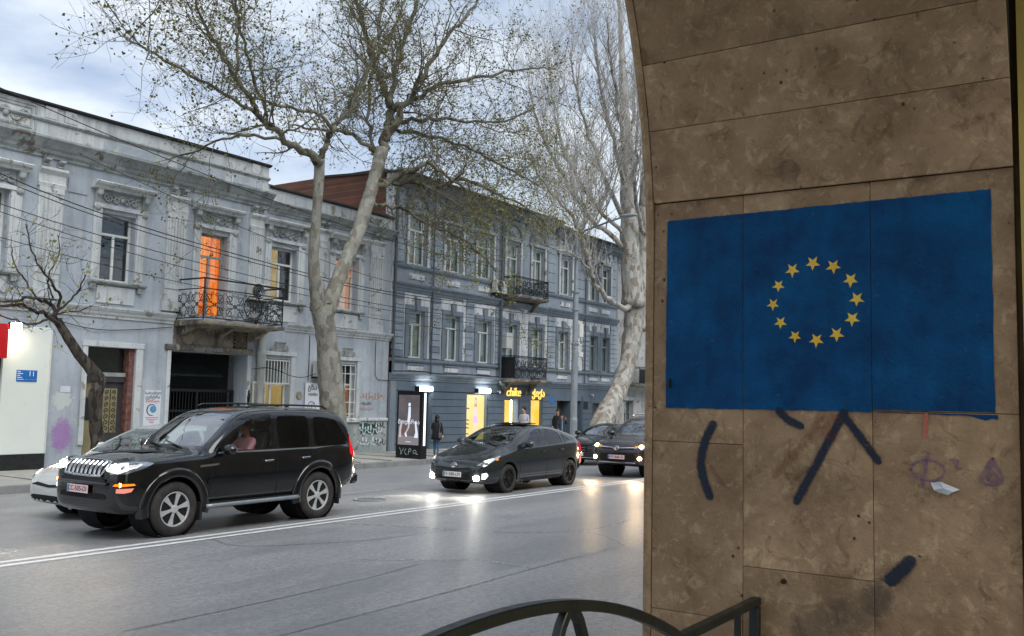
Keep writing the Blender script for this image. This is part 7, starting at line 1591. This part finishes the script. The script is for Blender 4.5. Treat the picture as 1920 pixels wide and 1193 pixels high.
MB().box(27.60,27.80,21.64,21.71,.55,.76).build('bag_body', M['bag'], bag, bevel=0.03); MB().tube([(27.64,21.68,.75),(27.72,21.72,1.05),(27.80,21.84,1.17)], 0.014, 5).build('bag_strap', M['bag'], bag)
# man in pale jacket walking left, seen above the hatchback
sc = 1.06
mn = thing('person', 'person in a pale jacket walking past the yellow shop door', 'person', (33.8, 21.95, PZ), rad(176), 'pedestrians')
J, E_ = base_joints({'l': ((.06,.25,1.14), (.28,.18,1.12)), 'r': ((.05,-.25,1.14), (.27,-.18,1.14))}, {'l': ((.16,.09,.52), (.10,.09,.09)), 'r': ((-.02,-.09,.50), (-.24,-.09,.13))}, 0.03, 0.02)
skin_body(J, E_, mn, [M['jacket_pale'], M['jeans'], M['skin'], M['shoe']], sc)
coat(mn, [(0.03,1.46,.08,.09),(0.03,1.38,.15,.21),(.02,1.2,.16,.21),(0,1.0,.16,.20),(0,.88,.165,.205),(0,.875,.15,.19)], M['jacket_pale'], sc, 'jacket')
hair_cap(mn, (.055,0,1.665), (.10,.098,.095), sc); MB().tube([(-.12*sc,.12*sc,1.0*sc),(-.14*sc,.10*sc,1.25*sc),(0,.11*sc,1.45*sc)], 0.02, 5).build('bag_strap', M['strap'], mn, local=True)
# two people by the dark doorway
sc = 0.98
p3 = thing('person', 'person with long dark hair standing in the dark doorway by the lamp post', 'person', (39.1, 23.5, PZ), rad(200), 'pedestrians')
J, E_ = base_joints({'l': ((.02,.25,1.14), (.10,.22,.92)), 'r': ((.02,-.25,1.14), (.10,-.22,.92))}, {'l': ((.03,.09,.50), (.0,.09,.09)), 'r': ((.03,-.09,.50), (.0,-.09,.09))})
skin_body(J, E_, p3, [M['coat_black'], M['coat_black'], M['skin'], M['shoe']], sc); coat(p3, [(0,1.46,.08,.09),(0,1.38,.14,.20),(0,1.1,.15,.20),(0,.8,.18,.22),(0,.6,.2,.24),(0,.595,.18,.22)], M['coat_black'], sc); hair_cap(p3, (.0,0,1.655), (.105,.10,.11), sc, .38)
sc = 0.86
p4 = thing('person', 'person in a navy puffer jacket raising a hand beside the lamp post', 'person', (38.0, 22.6, PZ), rad(215), 'pedestrians')
J, E_ = base_joints({'l': ((.12,.27,1.24), (.16,.20,1.48)), 'r': ((.02,-.25,1.14), (.12,-.2,.95))}, {'l': ((.06,.09,.50), (.03,.09,.09)), 'r': ((.0,-.09,.50), (-.06,-.09,.09))})
skin_body(J, E_, p4, [M['jacket_navy'], M['coat_black'], M['skin'], M['shoe']], sc)
rr_ = [(0,1.47,.085,.09)]
for k in range(8): z = 1.40-.075*k; rr_ += [(0,z+.02,.165,.215),(0,z-.03,.15,.20)]
coat(p4, rr_, M['jacket_navy'], sc, 'puffer_jacket'); hair_cap(p4, (.0,0,1.66), (.098,.096,.095), sc); MB().bar((.155*sc,0,.85*sc),(.168*sc,0,1.42*sc),0.02,0.02,(0,1,0)).build('zip', M['wframe'], p4, local=True)
# driver of the SUV
dv = thing('person', 'driver in a pink shirt at the wheel of the black SUV', 'person', (7.84+2.52, 12.50-.40, 0.80), rad(180))
J = {'pelvis': ((0,0,.10), (.16,.12), 0), 'waist': ((-.03,0,.25), (.15,.11), 0), 'chest': ((-.06,0,.44), (.17,.12), 0), 'neck0': ((-.05,0,.585), (.065,.06), 0), 'neck': ((-.04,0,.63), (.05,.05), 1), 'jaw': ((-.0,0,.675), (.064,.075), 1), 'head': ((-.02,0,.75), (.082,.095), 1), 'crown': ((-.03,0,.805), (.06,.07), 1), 'nose': ((.085,0,.71), (.014,.014), 1)}
E_ = [('pelvis','waist'),('waist','chest'),('chest','neck0'),('neck0','neck'),('neck','jaw'),('jaw','head'),('head','crown'),('head','nose')]
for s_, nm in ((1,'l'),(-1,'r')):
    J.update({'sh'+nm: ((-.05,s_*.185,.53), (.066,.066), 0), 'el'+nm: ((.14,s_*.25,.34), (.052,.052), 0), 'wr'+nm: ((.36,s_*.17,.40), (.036,.036), 1), 'pa'+nm: ((.44,s_*.16,.42), (.038,.028), 1), 'hp'+nm: ((.02,s_*.1,.08), (.095,.09), 2), 'kn'+nm: ((.44,s_*.13,.13), (.07,.07), 2), 'an'+nm: ((.62,s_*.13,-.10), (.045,.045), 2)})
    E_ += [('chest','sh'+nm),('sh'+nm,'el'+nm),('el'+nm,'wr'+nm),('wr'+nm,'pa'+nm),('pelvis','hp'+nm),('hp'+nm,'kn'+nm),('kn'+nm,'an'+nm)]
    for k in range(4): J['f%d%s' % (k, nm)] = ((.49-.012*k, s_*.15, .45-.02*k), (.010,.010), 1); E_.append(('pa'+nm, 'f%d%s' % (k, nm)))
    J['tb'+nm] = ((.45,s_*.115,.44), (.011,.011), 1); E_.append(('pa'+nm, 'tb'+nm))
skin_body(J, E_, dv, [M['shirt_pink'], M['skin_red'], M['coat_black']], 0.92)
MB().ell((-.05,0,.725),(.085,.09,.062),12,7).build('hair', M['hair_dark'], dv, True, local=True)
# ------------------------------------------------------------------ advertising panel on the far pavement (faces up the street)
ad = thing('advertising_panel', 'tall dark illuminated advertising panel with a walking figure, on the pavement', 'advertising panel', (26.1, 21.7, GZ))
M['ad_dark'] = P('ad_housing', S(26,28,30), 0.35, 0.2, 0.3, 4, 0); M['ad_print'] = emis('ad_poster_ground', (0.055,0.050,0.055), 1.0, ((0.085,0.078,0.082), (1,1,1), 1.4)); M['ad_fig'] = emis('ad_figure', (0.46,0.50,0.58), 0.9); M['ad_skin'] = emis('ad_figure_skin', (0.42,0.33,0.32), 0.8); M['ad_floor'] = emis('ad_floor', (0.13,0.12,0.13), 1.0)
xa, ya, yb = 25.95, 21.15, 22.32
MB().box(xa, xa+.32, ya, yb, GZ, 2.26).build('housing', M['ad_dark'], ad, bevel=0.012)
pn_ = MB().box(xa-.012, xa-.002, ya+.12, yb-.10, .36, 2.12).build('poster', M['ad_print'], ad)
def adp(poly, mk, o=.014, nm='printed_figure'): MB().add([(xa-o, yb-.10-p[0], .36+p[1]) for p in poly], [tuple(range(len(poly)))]).build(nm, M[mk], pn_, recalc=False)
adp([(0,0),(.95,0),(.95,.30),(0,.34)], 'ad_floor', .0135)
adp([(.50+.06*math.cos(i*.628),1.42+.07*math.sin(i*.628)) for i in range(10)], 'ad_fig')
adp([(.46,1.34),(.56,1.34),(.57,1.0),(.53,.80),(.42,.80),(.44,1.05)], 'ad_fig', .0142); adp([(.46,.80),(.53,.80),(.52,.62),(.42,.46),(.36,.40),(.34,.44),(.44,.60)], 'ad_skin'); adp([(.30,.40),(.38,.46),(.42,.30),(.38,.26),(.33,.33)], 'ad_fig')
adp([(.76,.82),(.82,.82),(.92,.40),(.92,.26),(.74,.26),(.80,.45)], 'ad_fig'); adp([(.05,.26),(.16,.26),(.14,.5),(.20,.78),(.14,.82),(.06,.60)], 'ad_skin')
adp([(.36,.10),(.60,.10),(.60,.12),(.36,.12)], 'ad_fig')
NX = Matrix(((0,0,-1,0),(-1,0,0,0),(0,1,0,0),(0,0,0,1)))
me = text_mesh('მოდარია', 0.21, 0.001, M['ad_fig']); me.transform(Matrix.Translation((xa-.0165, (ya+yb)/2, .36+.80)) @ NX); obj('lettering', me, pn_)
MB().box(xa+.10, xa+.20, ya-.012, ya-.001, .35, 2.20).build('edge_strip', M['lit_strip'], ad)
random.seed(2)
for pts in ([(.10,.30),(.16,.20),(.22,.08),(.14,.05),(.30,.28)], [(.42,.26),(.34,.20),(.36,.08),(.46,.06)], [(.52,.06),(.54,.28),(.64,.27),(.62,.17),(.53,.16)], [(.84,.14),(.76,.10),(.72,.18),(.80,.24),(.88,.20),(.86,.08),(.96,.10)]):
    MB().ribbon(smooth_pts([(xa-.006, yb-.08-a, GZ+.08+b) for a, b in pts], 2), 0.016, (1,0,0)).build('graffiti_tag', M['tag_white'], ad, recalc=False)
